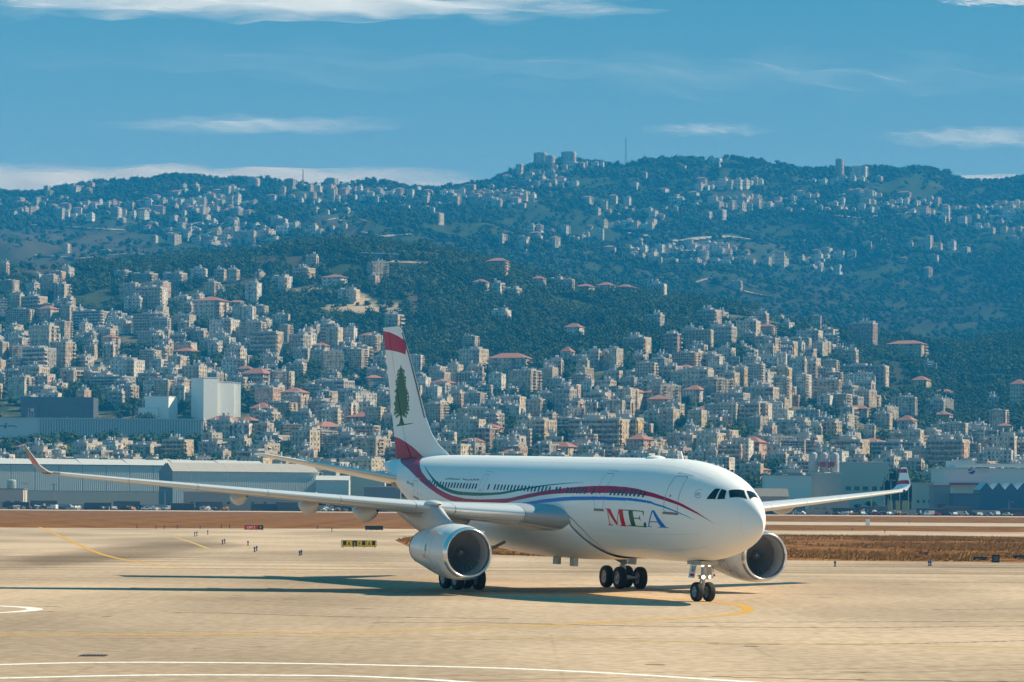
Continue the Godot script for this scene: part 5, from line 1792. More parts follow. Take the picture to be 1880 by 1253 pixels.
	for q in [[1460, 895, 868, 1], [1415, 893, 870, 1], [1440, 895, 872, 1], [1600, 905, 878, 0], [1575, 900, 880, 0], [480, 800, 770, 0], [350, 812, 796, 0], [240, 812, 796, 0], [300, 812, 794, 0], [180, 812, 798, 0], [700, 840, 806, 0], [730, 835, 790, 0], [520, 745, 715, 0], [340, 760, 728, 0], [230, 758, 735, 0], [205, 760, 738, 0], [1250, 800, 762, 0], [1300, 790, 758, 0], [1350, 860, 822, 0], [1440, 850, 806, 0], [1500, 862, 836, 0], [1180, 842, 818, 0], [780, 750, 720, 0], [830, 765, 735, 0], [960, 755, 728, 0], [1010, 760, 735, 0]]:
		var p := level(q[0], 1300.0) if q[1] > 890 else on_land(q[0], q[1])
		var hh: float = (q[1] - q[2]) / FPX * -p.z
		var tint := Color(0.15, 0.085, 0.05) if q[3] == 1 else Color(0.030, 0.050, 0.020)
		single_tree("leafless_tree" if q[3] == 1 else "broad_tree", p, maxf(hh, 5.0), broad, maxf(hh, 5.0) * 0.42, tint, "%s %s" % ["brown bare-twigged tree before the white depot" if q[3] == 1 else "broad dark green tree standing", "" if q[3] == 1 else near_phrase(Vector2(q[0], q[1]))], "bare trees by the depot" if q[3] == 1 else "broad trees of the lower town")

# ------------------------------------------------------------------ signs, lights and boxes on the airfield
func letters(parent: Node3D, text: String, at: Vector3, size: float, color: Material) -> void:
	var t := TextMesh.new()
	t.text = text
	t.font_size = 64
	t.pixel_size = size / 64.0
	t.depth = 0.02
	var f := SystemFont.new()
	f.font_names = PackedStringArray(["Droid Sans"])
	f.font_weight = 700
	t.font = f
	var o := obj("lettering", t, color, parent)
	o.position = at

func build_airfield_things() -> void:
	var black := mat("sign_black", lin(0.02, 0.02, 0.022), 0.6)
	var red := mat("sign_red", lin(0.70, 0.02, 0.04), 0.55)
	var yellow := mat("sign_yellow", lin(0.85, 0.56, 0.03), 0.55)
	var white := mat("sign_white", lin(0.8, 0.8, 0.8), 0.6)
	# [px left, px right, top, bottom, panels [from, to, material, text, text material], label]
	for q in [
		[448, 483, 964, 973.5, [[0.0, 0.72, red, "CAT I", white], [0.72, 1.0, black, "F", yellow]], "red and black holding sign reading CAT I and F"],
		[626, 691, 992, 1005.5, [[0.0, 0.32, yellow, "← A", black], [0.32, 0.45, black, "J", yellow], [0.45, 0.72, yellow, "F ↗", black], [0.72, 1.0, yellow, "A ➔", black]], "yellow and black direction sign with arrows on the taxiway edge"],
		[670, 703, 965, 974, [[0.0, 1.0, black, "", white]], "dark back of a sign panel beyond the direction sign"]]:
		var p := ground_at((q[0] + q[1]) * 0.5, q[3] + 0.8)
		var d := -p.z
		var w: float = (q[1] - q[0]) / FPX * d
		var h: float = (q[3] - q[2]) / FPX * d
		var o := base("taxiway_sign", p)
		tag(o, q[5], "sign")
		part_box(o, "housing", Vector3(-w * 0.5, 0.12, -0.22), Vector3(w * 0.5, h, 0.0), black)
		for e in q[4]:
			part_box(o, "panel", Vector3(-w * 0.5 + w * e[0] + 0.02, 0.17, 0.002), Vector3(-w * 0.5 + w * e[1] - 0.02, h - 0.05, 0.03), e[2])
			if e[3]: letters(o, e[3], Vector3(-w * 0.5 + w * (e[0] + e[1]) * 0.5, h * 0.55, 0.045), h * 0.62, e[4])
		for k in 4: part_box(o, "foot", Vector3(-w * 0.45 + w * 0.3 * k - 0.04, -0.02, -0.15), Vector3(-w * 0.45 + w * 0.3 * k + 0.04, 0.13, -0.07), black)
	# taxiway edge lights on short stems
	var blue := mat("edge_lamp_blue", lin(0.02, 0.06, 0.22), 0.3)
	for q in [[251, 970.5], [286, 971], [301, 971.5], [325, 971], [367, 971.5], [406, 970.5], [421, 970.5], [583, 971.5], [609, 977], [357, 985.5], [361, 984.5], [381, 982], [408, 1000], [412, 998.5], [455, 1002.5], [467, 1014], [471, 1012], [550, 1021], [553, 1019.5], [1533.5, 1041], [1706, 1040], [1709.5, 1039.5], [1625, 979], [1565, 975], [1670, 961]]:
		var p := ground_at(q[0], q[1])
		var o := base("edge_light", p)
		tag(o, "small blue edge light on a black stem beside the taxiway", "light", "taxiway edge lights")
		var s := clampf(-p.z / 380.0, 0.7, 1.1)
		var mb := MB.new()
		mb.cyl(Vector3.ZERO, Vector3(0, 0.40 * s, 0), 0.06, 0.05, 8)
		mb.cyl(Vector3.ZERO, Vector3(0, 0.03, 0), 0.16, 0.16, 10)
		obj("stem", mb, black, o)
		mb = MB.new()
		mb.lathe(Vector3(0, 0.40 * s, 0), Vector3.UP, [Vector2(0, 0.02), Vector2(0, 0.11), Vector2(0.14, 0.10), Vector2(0.20, 0.05), Vector2(0.21, 0.001)], 10, true)
		obj("lens", mb, blue, o)
	# equipment boxes
	for q in [[1590, 1597, 954, 965, white, "white equipment cabinet standing between the runway strips"], [1822, 1835, 1020, 1033.5, black, "black equipment cabinet on the dry grass near the apron"], [1688, 1704, 1015.5, 1019, black, "flat black duct cover lying on the dry grass"], [1788, 1812, 1024, 1029, black, "low dark concrete pit cover beside the black cabinet"], [1862, 1884, 1021, 1026, black, "low dark kerb block at the far end of the grass"]]:
		var p := ground_at((q[0] + q[1]) * 0.5, q[3])
		var d := -p.z
		var w: float = (q[1] - q[0]) / FPX * d
		var h: float = (q[3] - q[2]) / FPX * d
		var o := base("equipment_box", p)
		tag(o, q[5], "cabinet")
		part_box(o, "body", Vector3(-w * 0.5, 0, -w * 0.35), Vector3(w * 0.5, h, w * 0.35), q[4])
		part_box(o, "lid", Vector3(-w * 0.54, h + 0.002, -w * 0.39), Vector3(w * 0.54, h + 0.05, w * 0.39), q[4])
		part_box(o, "hatch", Vector3(-w * 0.35, h * 0.2, w * 0.35 + 0.002), Vector3(w * 0.35, h * 0.85, w * 0.35 + 0.02), mat("hatch_grey", lin(0.10, 0.10, 0.11), 0.6) if q[4] == black else q[4])
	# drain cover in the apron
	var p := ground_at(171, 1204.5)
	var o := base("drain_cover", p)
	tag(o, "dark oblong drain grating set in the apron", "drain")
	part_box(o, "frame", Vector3(-0.46, -0.05, -0.5), Vector3(0.46, 0.012, 0.5), black)
	for k in 7: part_box(o, "bar", Vector3(-0.40 + k * 0.12, 0.0125, -0.42), Vector3(-0.34 + k * 0.12, 0.026, 0.42), mat("iron", lin(0.05, 0.045, 0.04), 0.7))

# ------------------------------------------------------------------ the airliner
const SG := 6.67               # nose gear, metres aft of the nose
const ZC := 4.877              # height of the fuselage axis above the ground at the nose gear
const LEN := 57.5
var fs := [0.000, 0.040, 0.120, 0.300, 0.800, 1.500, 2.200, 3.000, 4.000, 5.000, 6.000, 7.000, 8.500, 10.000, 20.000, 38.000, 40.000, 42.000, 45.000, 48.000, 51.000, 54.000, 56.500, 57.500]
var ft := [-0.607, -0.415, -0.238, 0.027, 0.511, 0.981, 1.338, 1.665, 1.987, 2.239, 2.434, 2.582, 2.730, 2.803, 2.820, 2.820, 2.820, 2.820, 2.800, 2.740, 2.650, 2.520, 2.350, 2.250]
var fb := [-0.607, -0.721, -0.832, -1.002, -1.320, -1.635, -1.879, -2.102, -2.325, -2.497, -2.628, -2.723, -2.805, -2.820, -2.820, -2.820, -2.760, -2.550, -1.900, -1.050, -0.100, 0.850, 1.600, 1.900]
var fw := [0.000, 0.048, 0.118, 0.251, 0.555, 0.908, 1.211, 1.513, 1.836, 2.106, 2.329, 2.508, 2.700, 2.801, 2.820, 2.820, 2.820, 2.780, 2.600, 2.250, 1.750, 1.100, 0.500, 0.200]

func P(s: float, r: float, z: float) -> Vector3:
	return Vector3(SG - s, z, r)

# a point of the fuselage skin; phi runs from the top over starboard
func skin(s: float, phi: float, off := 0.0) -> Vector3:
	var t := cubic(fs, ft, s)
	var b := cubic(fs, fb, s)
	var w := cubic(fs, fw, s)
	return P(s, (w + off) * sin(phi), ZC + (t + b) * 0.5 + ((t - b) * 0.5 + off) * cos(phi))

func skin_patch(m: MB, corners: Array, off: float, nu := 6, nv := 6) -> void:
	var rows := []
	for i in nv + 1:
		var line := PackedVector3Array()
		for j in nu + 1:
			var a: Vector2 = corners[0].lerp(corners[1], float(j) / nu)
			var b: Vector2 = corners[3].lerp(corners[2], float(j) / nu)
			var q := a.lerp(b, float(i) / nv)
			line.append(skin(q.x, q.y, off))
		rows.append(line)
	m.grid(rows, false, true)

# a thin line along the skin through (s, phi) points
func skin_line(m: MB, pts: Array, width: float, off: float) -> void:
	for i in pts.size() - 1:
		var a: Vector2 = pts[i]
		var b: Vector2 = pts[i + 1]
		var steps := maxi(1, int((absf(a.x - b.x) + 2.8 * absf(a.y - b.y)) / 0.25))
		for k in steps:
			var p := a.lerp(b, float(k) / steps)
			var q := a.lerp(b, float(k + 1) / steps)
			var p3 := skin(p.x, p.y, off)
			var q3 := skin(q.x, q.y, off)
			var out := (skin(p.x, p.y, off + 0.1) - p3).normalized()
			var side := (q3 - p3).cross(out).normalized() * width * 0.5
			m.quad(p3 - side, p3 + side, q3 + side, q3 - side)

func livery() -> ImageTexture:
	var w := 2048
	var h := 1024
	var im := Image.create(w, h, false, Image.FORMAT_RGB8)
	im.fill(lin(0.80, 0.80, 0.80))
	var red := lin(0.40, 0.004, 0.060)
	var green := lin(0.0, 0.145, 0.095)
	var blue := lin(0.0, 0.17, 0.55)
	var red_u := [[2.82, 1.751], [3.43, 1.615], [3.98, 1.509], [4.58, 1.431], [5.21, 1.364], [5.71, 1.327], [6.79, 1.272], [8.11, 1.215], [9.12, 1.191], [10.19, 1.158], [11.60, 1.136], [13.70, 1.128], [15.80, 1.141], [17.92, 1.173], [19.77, 1.212], [21.50, 1.258], [23.25, 1.314], [25.21, 1.383], [27.55, 1.477], [28.25, 1.494], [30.26, 1.523], [32.54, 1.547], [34.89, 1.548], [37.33, 1.496], [38.61, 1.439], [39.96, 1.365], [40.70, 1.316], [41.69, 1.241], [42.99, 1.148], [44.40, 1.025], [45.70, 0.863], [46.93, 0.667], [47.92, 0.441], [49.00, 0.150], [49.20, 0.000]]
	var red_l := [[54.20, 0.000], [53.20, 0.450], [52.00, 0.700], [51.09, 0.825], [49.75, 0.919], [47.70, 1.036], [45.45, 1.170], [43.81, 1.272], [42.44, 1.343], [41.19, 1.410], [39.80, 1.497], [38.52, 1.568], [37.30, 1.621], [34.89, 1.636], [32.54, 1.634], [30.24, 1.613], [28.22, 1.588], [27.51, 1.553], [25.11, 1.467], [23.12, 1.396], [21.32, 1.351], [19.53, 1.325], [17.62, 1.306], [15.45, 1.292], [13.34, 1.277], [11.28, 1.274], [9.93, 1.278], [8.96, 1.283], [7.98, 1.301], [6.78, 1.339], [5.66, 1.390], [5.17, 1.429], [4.55, 1.487], [3.98, 1.550], [3.43, 1.635], [2.82, 1.751]]
	var green_all := [[44.91, 0.818], [44.23, 0.875], [42.58, 1.034], [41.32, 1.140], [40.26, 1.229], [38.81, 1.312], [37.48, 1.367], [36.23, 1.394], [34.43, 1.402], [32.67, 1.397], [31.02, 1.386], [29.35, 1.364], [27.77, 1.315], [26.24, 1.264], [24.74, 1.215], [23.27, 1.171], [21.81, 1.136], [19.64, 1.096], [17.49, 1.069], [17.48, 1.071], [19.60, 1.110], [21.74, 1.159], [23.19, 1.201], [24.66, 1.250], [26.15, 1.303], [27.69, 1.363], [29.28, 1.416], [30.95, 1.443], [32.59, 1.466], [34.34, 1.475], [36.14, 1.472], [37.37, 1.449], [38.67, 1.395], [40.06, 1.314], [41.24, 1.205], [42.54, 1.077], [44.17, 0.907], [44.91, 0.818]]
	var blue_all := [[32.01, 1.716], [30.89, 1.686], [29.18, 1.663], [27.50, 1.628], [25.86, 1.576], [24.27, 1.525], [22.72, 1.477], [21.20, 1.442], [19.71, 1.407], [18.24, 1.386], [16.05, 1.367], [13.91, 1.356], [11.82, 1.357], [10.47, 1.358], [9.19, 1.369], [8.06, 1.388], [7.86, 1.411], [6.83, 1.451], [5.69, 1.530], [4.89, 1.607], [4.12, 1.706], [4.12, 1.708], [4.89, 1.621], [5.68, 1.556], [6.82, 1.484], [7.84, 1.447], [8.02, 1.431], [9.14, 1.420], [10.40, 1.411], [11.74, 1.417], [13.83, 1.423], [15.96, 1.439], [18.15, 1.461], [19.64, 1.487], [21.14, 1.515], [22.68, 1.550], [24.26, 1.588], [25.87, 1.636], [27.52, 1.675], [29.20, 1.700], [30.92, 1.718], [32.01, 1.719]]
	for side in [1, -1]:
		var place := func(q) -> Vector2: return Vector2(q[0] / LEN * w, fposmod(side * q[1], TAU) / TAU * h)
		var flat := func(a: Array) -> Array: return a.map(place)
		if side == 1:
			poly(im, flat.call(red_u + red_l), red)
		else:
			# port: keep the angles continuous up to the crown at the texture's lower edge
			poly(im, (red_u + red_l).map(func(q): return Vector2(q[0] / LEN * w, (TAU - q[1]) / TAU * h)), red)
		poly(im, flat.call(green_all), green)
		poly(im, flat.call(blue_all), blue)
		# the three serif letters; x runs with the reading direction
		var letter := func(shapes: Array, s0: float, s1: float, a0: float, a1: float, color: Color) -> void:
			for sh in shapes:
				var pts := []
				for q in sh:
					var s: float = lerpf(s0, s1, q[0]) if side == 1 else lerpf(s1, s0, q[0]) + (19.9 - s0 - s1)
					pts.append(place.call([s, lerpf(a0, a1, q[1])]))
				poly(im, pts, color)
		var M := [[[0.0, 0], [0.22, 0], [0.22, 0.045], [0, 0.045]], [[0.09, 0.03], [0.13, 0.03], [0.16, 0.97], [0.12, 0.97]], [[0.02, 0.95], [0.27, 0.95], [0.27, 1], [0.02, 1]], [[0.06, 0.02], [0.27, 0.02], [0.57, 0.86], [0.51, 1.0]], [[0.50, 1.0], [0.55, 0.90], [0.76, 0.03], [0.72, 0.03]], [[0.72, 0.02], [0.94, 0.02], [0.98, 0.97], [0.76, 0.97]], [[0.70, 0.0], [1.04, 0.0], [1.04, 0.045], [0.70, 0.045]], [[0.66, 0.955], [1.06, 0.955], [1.06, 1], [0.66, 1]]]
		var E := [[[0.22, 0.02], [0.46, 0.02], [0.52, 0.98], [0.28, 0.98]], [[0.04, 0], [0.98, 0], [0.98, 0.05], [0.04, 0.05]], [[0.92, 0.02], [0.99, 0.02], [0.99, 0.30], [0.95, 0.20]], [[0.46, 0.45], [0.80, 0.45], [0.80, 0.50], [0.46, 0.50]], [[0.76, 0.34], [0.81, 0.34], [0.81, 0.62], [0.77, 0.56]], [[0.10, 0.95], [1.02, 0.95], [1.02, 1.0], [0.10, 1.0]], [[0.93, 0.76], [1.04, 0.66], [1.03, 1.0], [0.90, 1.0]]]
		var A := [[[0.34, 0.0], [0.46, 0.0], [0.98, 0.97], [0.70, 0.97]], [[0.34, 0.0], [0.39, 0.06], [0.10, 0.97], [0.05, 0.97]], [[0.16, 0.64], [0.62, 0.64], [0.64, 0.69], [0.15, 0.69]], [[0.0, 0.955], [0.24, 0.955], [0.24, 1.0], [0.0, 1.0]], [[0.56, 0.955], [1.08, 0.955], [1.08, 1.0], [0.56, 1.0]]]
		letter.call(M, 13.64, 11.20, 1.591, 1.925, lin(0.55, 0.004, 0.030))
		letter.call(E, 11.18, 8.80, 1.592, 1.912, lin(0.0, 0.095, 0.055))
		letter.call(A, 8.62, 6.66, 1.556, 1.905, lin(0.0, 0.16, 0.55))
		# the title in running script above the windows: joined strokes with dots
		var ink := lin(0.06, 0.13, 0.12)
		var word := func(s0: float, s1: float, sd: int) -> void:
			var g := RandomNumberGenerator.new()
			g.seed = sd
			var s := s0
			while s > s1:
				var wd := g.randf_range(0.16, 0.34)
				var up := g.randf_range(-0.055, 0.01)
				var pts := [[s, 1.112], [s - wd * 0.4, 1.112 + up], [s - wd, 1.106], [s - wd, 1.120], [s - wd * 0.45, 1.128 + up * 0.5], [s, 1.124]]
				poly(im, pts.map(place), ink)
				if g.randf() < 0.5:
					var e := s - wd * 0.5
					poly(im, [[e, 1.088], [e - 0.06, 1.088], [e - 0.06, 1.098], [e, 1.098]].map(place), ink)
				s -= wd * 0.96
		word.call(39.45, 37.0, 3)
		word.call(36.4, 33.7, 9)
		# alliance roundel by the cockpit: an open ring with three waves in it, small marks above
		var ringc := lin(0.12, 0.18, 0.28)
		var c0 := Vector2(4.28, 1.035)
		for k in 40:
			var g0 := lerpf(0.12, 0.86, k / 40.0) * TAU - 0.3
			var g1 := lerpf(0.12, 0.86, (k + 1) / 40.0) * TAU - 0.3
			if k > 26 and k % 3 == 2: continue
			var wd := 0.025 if k > 26 else 0.035
			var q := []
			for e in [[g0, 1.0], [g1, 1.0], [g1, 1.0 - wd * 3], [g0, 1.0 - wd * 3]]:
				q.append(place.call([c0.x - cos(e[0]) * 0.30 * e[1], c0.y + sin(e[0]) * 0.118 * e[1]]))
			poly(im, q, ringc)
		for k in 3:
			var y0 := 1.01 + k * 0.03
			poly(im, [[c0.x + 0.18, y0 + 0.02], [c0.x + 0.02, y0 + 0.004], [c0.x - 0.20, y0 + 0.012], [c0.x - 0.02, y0 + 0.018], [c0.x + 0.17, y0 + 0.032]].map(place), ringc)
		# registration under the tail
		var mark := func(s0: float, cells: Array) -> void:
			for q in cells:
				var a: float = s0 - q[0] * 0.11
				var b: float = s0 - (q[0] + q[2]) * 0.11
				if side == -1:
					a = 92.0 - a; b = 92.0 - b
				poly(im, [[a, 1.40 + q[1] * 0.017], [b, 1.40 + q[1] * 0.017], [b, 1.40 + (q[1] + q[3]) * 0.017], [a, 1.40 + (q[1] + q[3]) * 0.017]].map(place), lin(0.05, 0.06, 0.08))
		# O D - M E  in block strokes
		mark.call(46.9, [[0, 0, 1, 5], [2, 0, 1, 5], [0, 0, 3, 1], [0, 4, 3, 1], [3.6, 0, 1, 5], [3.6, 0, 2, 1], [3.6, 4, 2, 1], [5.4, 1, 1, 3], [7, 2, 1.4, 1], [9, 0, 1, 5], [12, 0, 1, 5], [10, 1, 0.8, 1], [11.2, 1, 0.8, 1], [10.5, 2, 1, 1], [13.8, 0, 1, 5], [13.8, 0, 3, 1], [13.8, 2, 2.4, 1], [13.8, 4, 3, 1]])
		poly(im, [[44.2, 1.60], [42.9, 1.615], [42.9, 1.622], [44.2, 1.607]].map(place), lin(0.3, 0.3, 0.33))
		# small service panels and stains on the lower skin
		var g2 := RandomNumberGenerator.new()
		g2.seed = 21
		for k in 46:
			var s := g2.randf_range(3.0, 44.0)
			var a := g2.randf_range(1.95, 2.9)
			var dw := g2.randf_range(0.03, 0.12)
			poly(im, [[s, a], [s - dw, a], [s - dw, a + dw * 0.22], [s, a + dw * 0.22]].map(place), lin(0.18, 0.17, 0.17) if g2.randf() < 0.4 else lin(0.55, 0.54, 0.52))
	return ImageTexture.create_from_image(im)

# the conifer emblem as ragged tiers; at gives a pixel for (across, up) with up from 0 at the foot to 1 at the top
func conifer_print(im: Image, at: Callable, color: Color, sd: int) -> void:
	var g := RandomNumberGenerator.new()
	g.seed = sd
	poly(im, [Vector2(0, 1.02), Vector2(0.07, 0.92), Vector2(0.16, 0.78), Vector2(0.24, 0.62), Vector2(0.31, 0.46), Vector2(0.35, 0.34), Vector2(0.33, 0.25), Vector2(0.2, 0.19), Vector2(0.06, 0.17), Vector2(-0.06, 0.17), Vector2(-0.2, 0.2), Vector2(-0.34, 0.26), Vector2(-0.36, 0.36), Vector2(-0.3, 0.48), Vector2(-0.24, 0.62), Vector2(-0.15, 0.8), Vector2(-0.06, 0.93)].map(func(q): return at.call(q)), color)
	var tiers := 15
	for k in tiers:
		var u0 := 0.16 + 0.80 * k / tiers
		var wd := 0.5 * pow(1.0 - (u0 - 0.12) / 0.95, 0.5) * (0.72 if k == 0 else 1.0)
		for sgn in [-1, 1]:
			var w1: float = wd * g.randf_range(0.72, 1.08)
			var pts := [Vector2(0, u0 + 0.085)]
			var teeth := 5
			for j in teeth:
				var f := float(j + 1) / teeth
				pts.append(Vector2(sgn * w1 * (f - 0.10), u0 + 0.070 - 0.055 * f + g.randf_range(0.0, 0.012)))
				pts.append(Vector2(sgn * w1 * f, u0 + 0.046 - 0.060 * f + g.randf_range(-0.012, 0.008)))
			for j in teeth:
				var f := 1.0 - float(j + 1) / teeth
				pts.append(Vector2(sgn * w1 * (f + 0.13), u0 - 0.004 - 0.05 * f + g.randf_range(-0.018, 0.0)))
				pts.append(Vector2(sgn * w1 * (f + 0.05), u0 + 0.022 - 0.05 * f))
			poly(im, pts.map(func(q): return at.call(q)), color)
	poly(im, [Vector2(-0.035, 0.55), Vector2(0.035, 0.55), Vector2(0.05, 0.12), Vector2(0.16, 0.02), Vector2(0.62, 0.035), Vector2(0.62, 0.025), Vector2(0.1, -0.005), Vector2(-0.30, -0.02), Vector2(-0.28, -0.005), Vector2(-0.12, 0.03), Vector2(-0.06, 0.12)].map(func(q): return at.call(q)), color)

func fin_print() -> ImageTexture:
	# plane of the fin: s 44..60, height over the axis 2..12
	var im := Image.create(1024, 640, false, Image.FORMAT_RGB8)
	im.fill(lin(0.80, 0.80, 0.80))
	var at := func(q) -> Vector2: return Vector2((q[0] - 44.0) / 16.0 * 1024, (12.0 - q[1]) / 10.0 * 640)
	var red := lin(0.40, 0.004, 0.060)
	poly(im, [[60, 11.55], [58.85, 11.49], [57.2, 11.32], [55.6, 11.02], [54.0, 10.6], [54.0, 9.7], [55.2, 9.88], [56.8, 10.05], [58.4, 10.15], [60, 10.18]].map(at), red)
	poly(im, [[60, 4.2], [56.15, 4.05], [55.0, 3.92], [53.74, 3.69], [52.9, 3.5], [52.07, 3.31], [51.2, 3.06], [50.1, 2.7], [50.0, 2.0], [60, 2.0]].map(at), red)
	conifer_print(im, func(q: Vector2) -> Vector2: return at.call([54.5 - q.x * 3.9 + q.y * 0.35, 4.82 + q.y * 4.15]), lin(0.0, 0.115, 0.065), 5)
	return ImageTexture.create_from_image(im)

func nacelle_print() -> ImageTexture:
	# u along the cowl (0 lip .. 1 nozzle), v round it from the top
	var im := Image.create(1024, 1024, false, Image.FORMAT_RGB8)
	im.fill(lin(0.66, 0.66, 0.67))
	for side in [1, -1]:
		var at := func(q) -> Vector2: return Vector2((0.42 - side * q[0] * 0.085) * 1024, (side * (0.27 + q[1] * 0.04)) * 1024 if side == 1 else (1.0 - 0.27 - q[1] * 0.04) * 1024)
		conifer_print(im, func(q: Vector2) -> Vector2: return at.call([q.x * 0.95, -0.2 - q.y * 1.45]), lin(0.0, 0.115, 0.065), 5)
		var ink := lin(0.35, 0.02, 0.06)
		for sh in [[[-0.95, 0], [-0.83, 0], [-0.83, 0.75], [-0.95, 0.75]], [[-0.47, 0], [-0.32, 0], [-0.32, 0.75], [-0.47, 0.75]], [[-0.95, 0], [-0.8, 0], [-0.6, 0.6], [-0.65, 0.75]], [[-0.47, 0], [-0.56, 0], [-0.67, 0.55], [-0.63, 0.75]]]:
			poly(im, sh.map(at), ink)
		for sh in [[[-0.2, 0], [-0.05, 0], [-0.05, 0.75], [-0.2, 0.75]], [[-0.2, 0], [0.25, 0], [0.25, 0.1], [-0.2, 0.1]], [[-0.2, 0.33], [0.15, 0.33], [0.15, 0.42], [-0.2, 0.42]], [[-0.2, 0.65], [0.25, 0.65], [0.25, 0.75], [-0.2, 0.75]]]:
			poly(im, sh.map(at), lin(0.05, 0.08, 0.07))
		for sh in [[[0.6, 0], [0.7, 0], [0.98, 0.75], [0.83, 0.75]], [[0.6, 0], [0.66, 0.05], [0.44, 0.75], [0.37, 0.75]], [[0.5, 0.45], [0.8, 0.45], [0.8, 0.53], [0.5, 0.53]]]:
			poly(im, sh.map(at), lin(0.08, 0.08, 0.09))
		# oil-stained panel and access doors
		var g := RandomNumberGenerator.new()
		g.seed = 4
		for k in 26:
			var x := g.randf_range(-2.0, 3.2)
			var y := g.randf_range(1.4, 3.6)
			var r := g.randf_range(0.15, 0.55)
			var blot := []
			for e in 9:
				var f := r * g.randf_range(0.5, 1.1)
				blot.append([x + cos(TAU * e / 9) * f, y + sin(TAU * e / 9) * f * 1.3])
			poly(im, blot.map(at), lin(0.56, 0.55, 0.55))
		poly(im, [[-1.6, 2.5], [-1.35, 2.5], [-1.25, 3.3], [-1.5, 3.3]].map(at), lin(0.02, 0.02, 0.02))
		poly(im, [[1.15, 2.0], [1.25, 2.0], [1.25, 2.15], [1.15, 2.15]].map(at), lin(0.45, 0.02, 0.03))
		poly(im, [[1.35, 1.95], [1.55, 2.0], [1.5, 2.2], [1.35, 2.15]].map(at), lin(0.45, 0.02, 0.03))
	return ImageTexture.create_from_image(im)

# wing: stations across the span
var wr := [1.5, 2.9, 4.7, 9.5, 15.0, 20.0, 25.0, 29.0]
var wl := [18.0, 18.95, 20.1, 23.15, 26.6, 29.75, 32.9, 35.4]
var wz := [4.05, 4.18, 4.30, 4.56, 4.95, 5.32, 5.70, 6.02]
var wc := [12.4, 11.4, 10.2, 7.4, 5.9, 4.55, 3.25, 2.35]
var wt := [0.15, 0.145, 0.135, 0.115, 0.105, 0.10, 0.10, 0.10]

func foil(x: float, th: float, upper: bool) -> float:
	var y := th / 0.2 * (0.2969 * sqrt(x) - 0.126 * x - 0.3516 * x * x + 0.2843 * x * x * x - 0.1036 * pow(x, 4))
	var camber := 0.012 * sin(PI * x)
	return camber + y * (0.86 if upper else -1.0)

func wing_pt(r: float, x: float, upper: bool, side: float) -> Vector3:
	var c := lerp_list(wr, wc, r)
	var z := cubic(wr, wz, r) + foil(x, lerp_list(wr, wt, r), upper) * c - x * c * 0.035
	return P(cubic(wr, wl, r) + x * c, side * r, z)

# a piece of the wing between two stations and two chord fractions on the upper and lower skin
func wing_piece(m: MB, side: float, r0: float, r1: float, xu0: float, xu1: float, xl0: float, xl1: float, n := 8, nose := false) -> void:
	var rows := []
	for i in n + 1:
		var r := lerpf(r0, r1, float(i) / n)
		var ring := PackedVector3Array()
		var k := 9
		for j in k + 1:      # upper skin from aft to front
			var f := float(j) / k
			ring.append(wing_pt(r, lerpf(xu1, xu0, f if not nose else 1.0 - (1.0 - f) * (1.0 - f)), true, side))
		for j in k + 1:      # lower skin from front to aft
			var f := float(j) / k
			ring.append(wing_pt(r, lerpf(xl0, xl1, f if not nose else f * f), false, side))
		ring.append(ring[0])
		rows.append(ring)
	m.grid(rows, false, side < 0)
	for e in [0, n]:
		var mid := Vector3.ZERO
		for q in rows[e]: mid += q
		mid /= rows[e].size()
		for j in rows[e].size() - 1:
			if (e == 0) != (side < 0): m.tri(mid, rows[e][j], rows[e][j + 1])
			else: m.tri(mid, rows[e][j + 1], rows[e][j])

func pod(m: MB, a: Vector3, b: Vector3, wide: float, deep: float, down: Vector3) -> void:
	# canoe between a and b hanging down
	var axis := b - a
	var across := axis.cross(down).normalized()
	var rows := []
	for i in 15:
		var t := i / 14.0
		var k := pow(sin(PI * clampf(t * 0.94 + 0.03, 0, 1)), 0.6)
		var line := PackedVector3Array()
		for j in 13:
			var g := TAU * j / 12
			line.append(a + axis * t + across * cos(g) * wide * k + down * (sin(g) * deep * 0.5 * k + deep * 0.35 * k))
		rows.append(line)
	m.grid(rows, false)

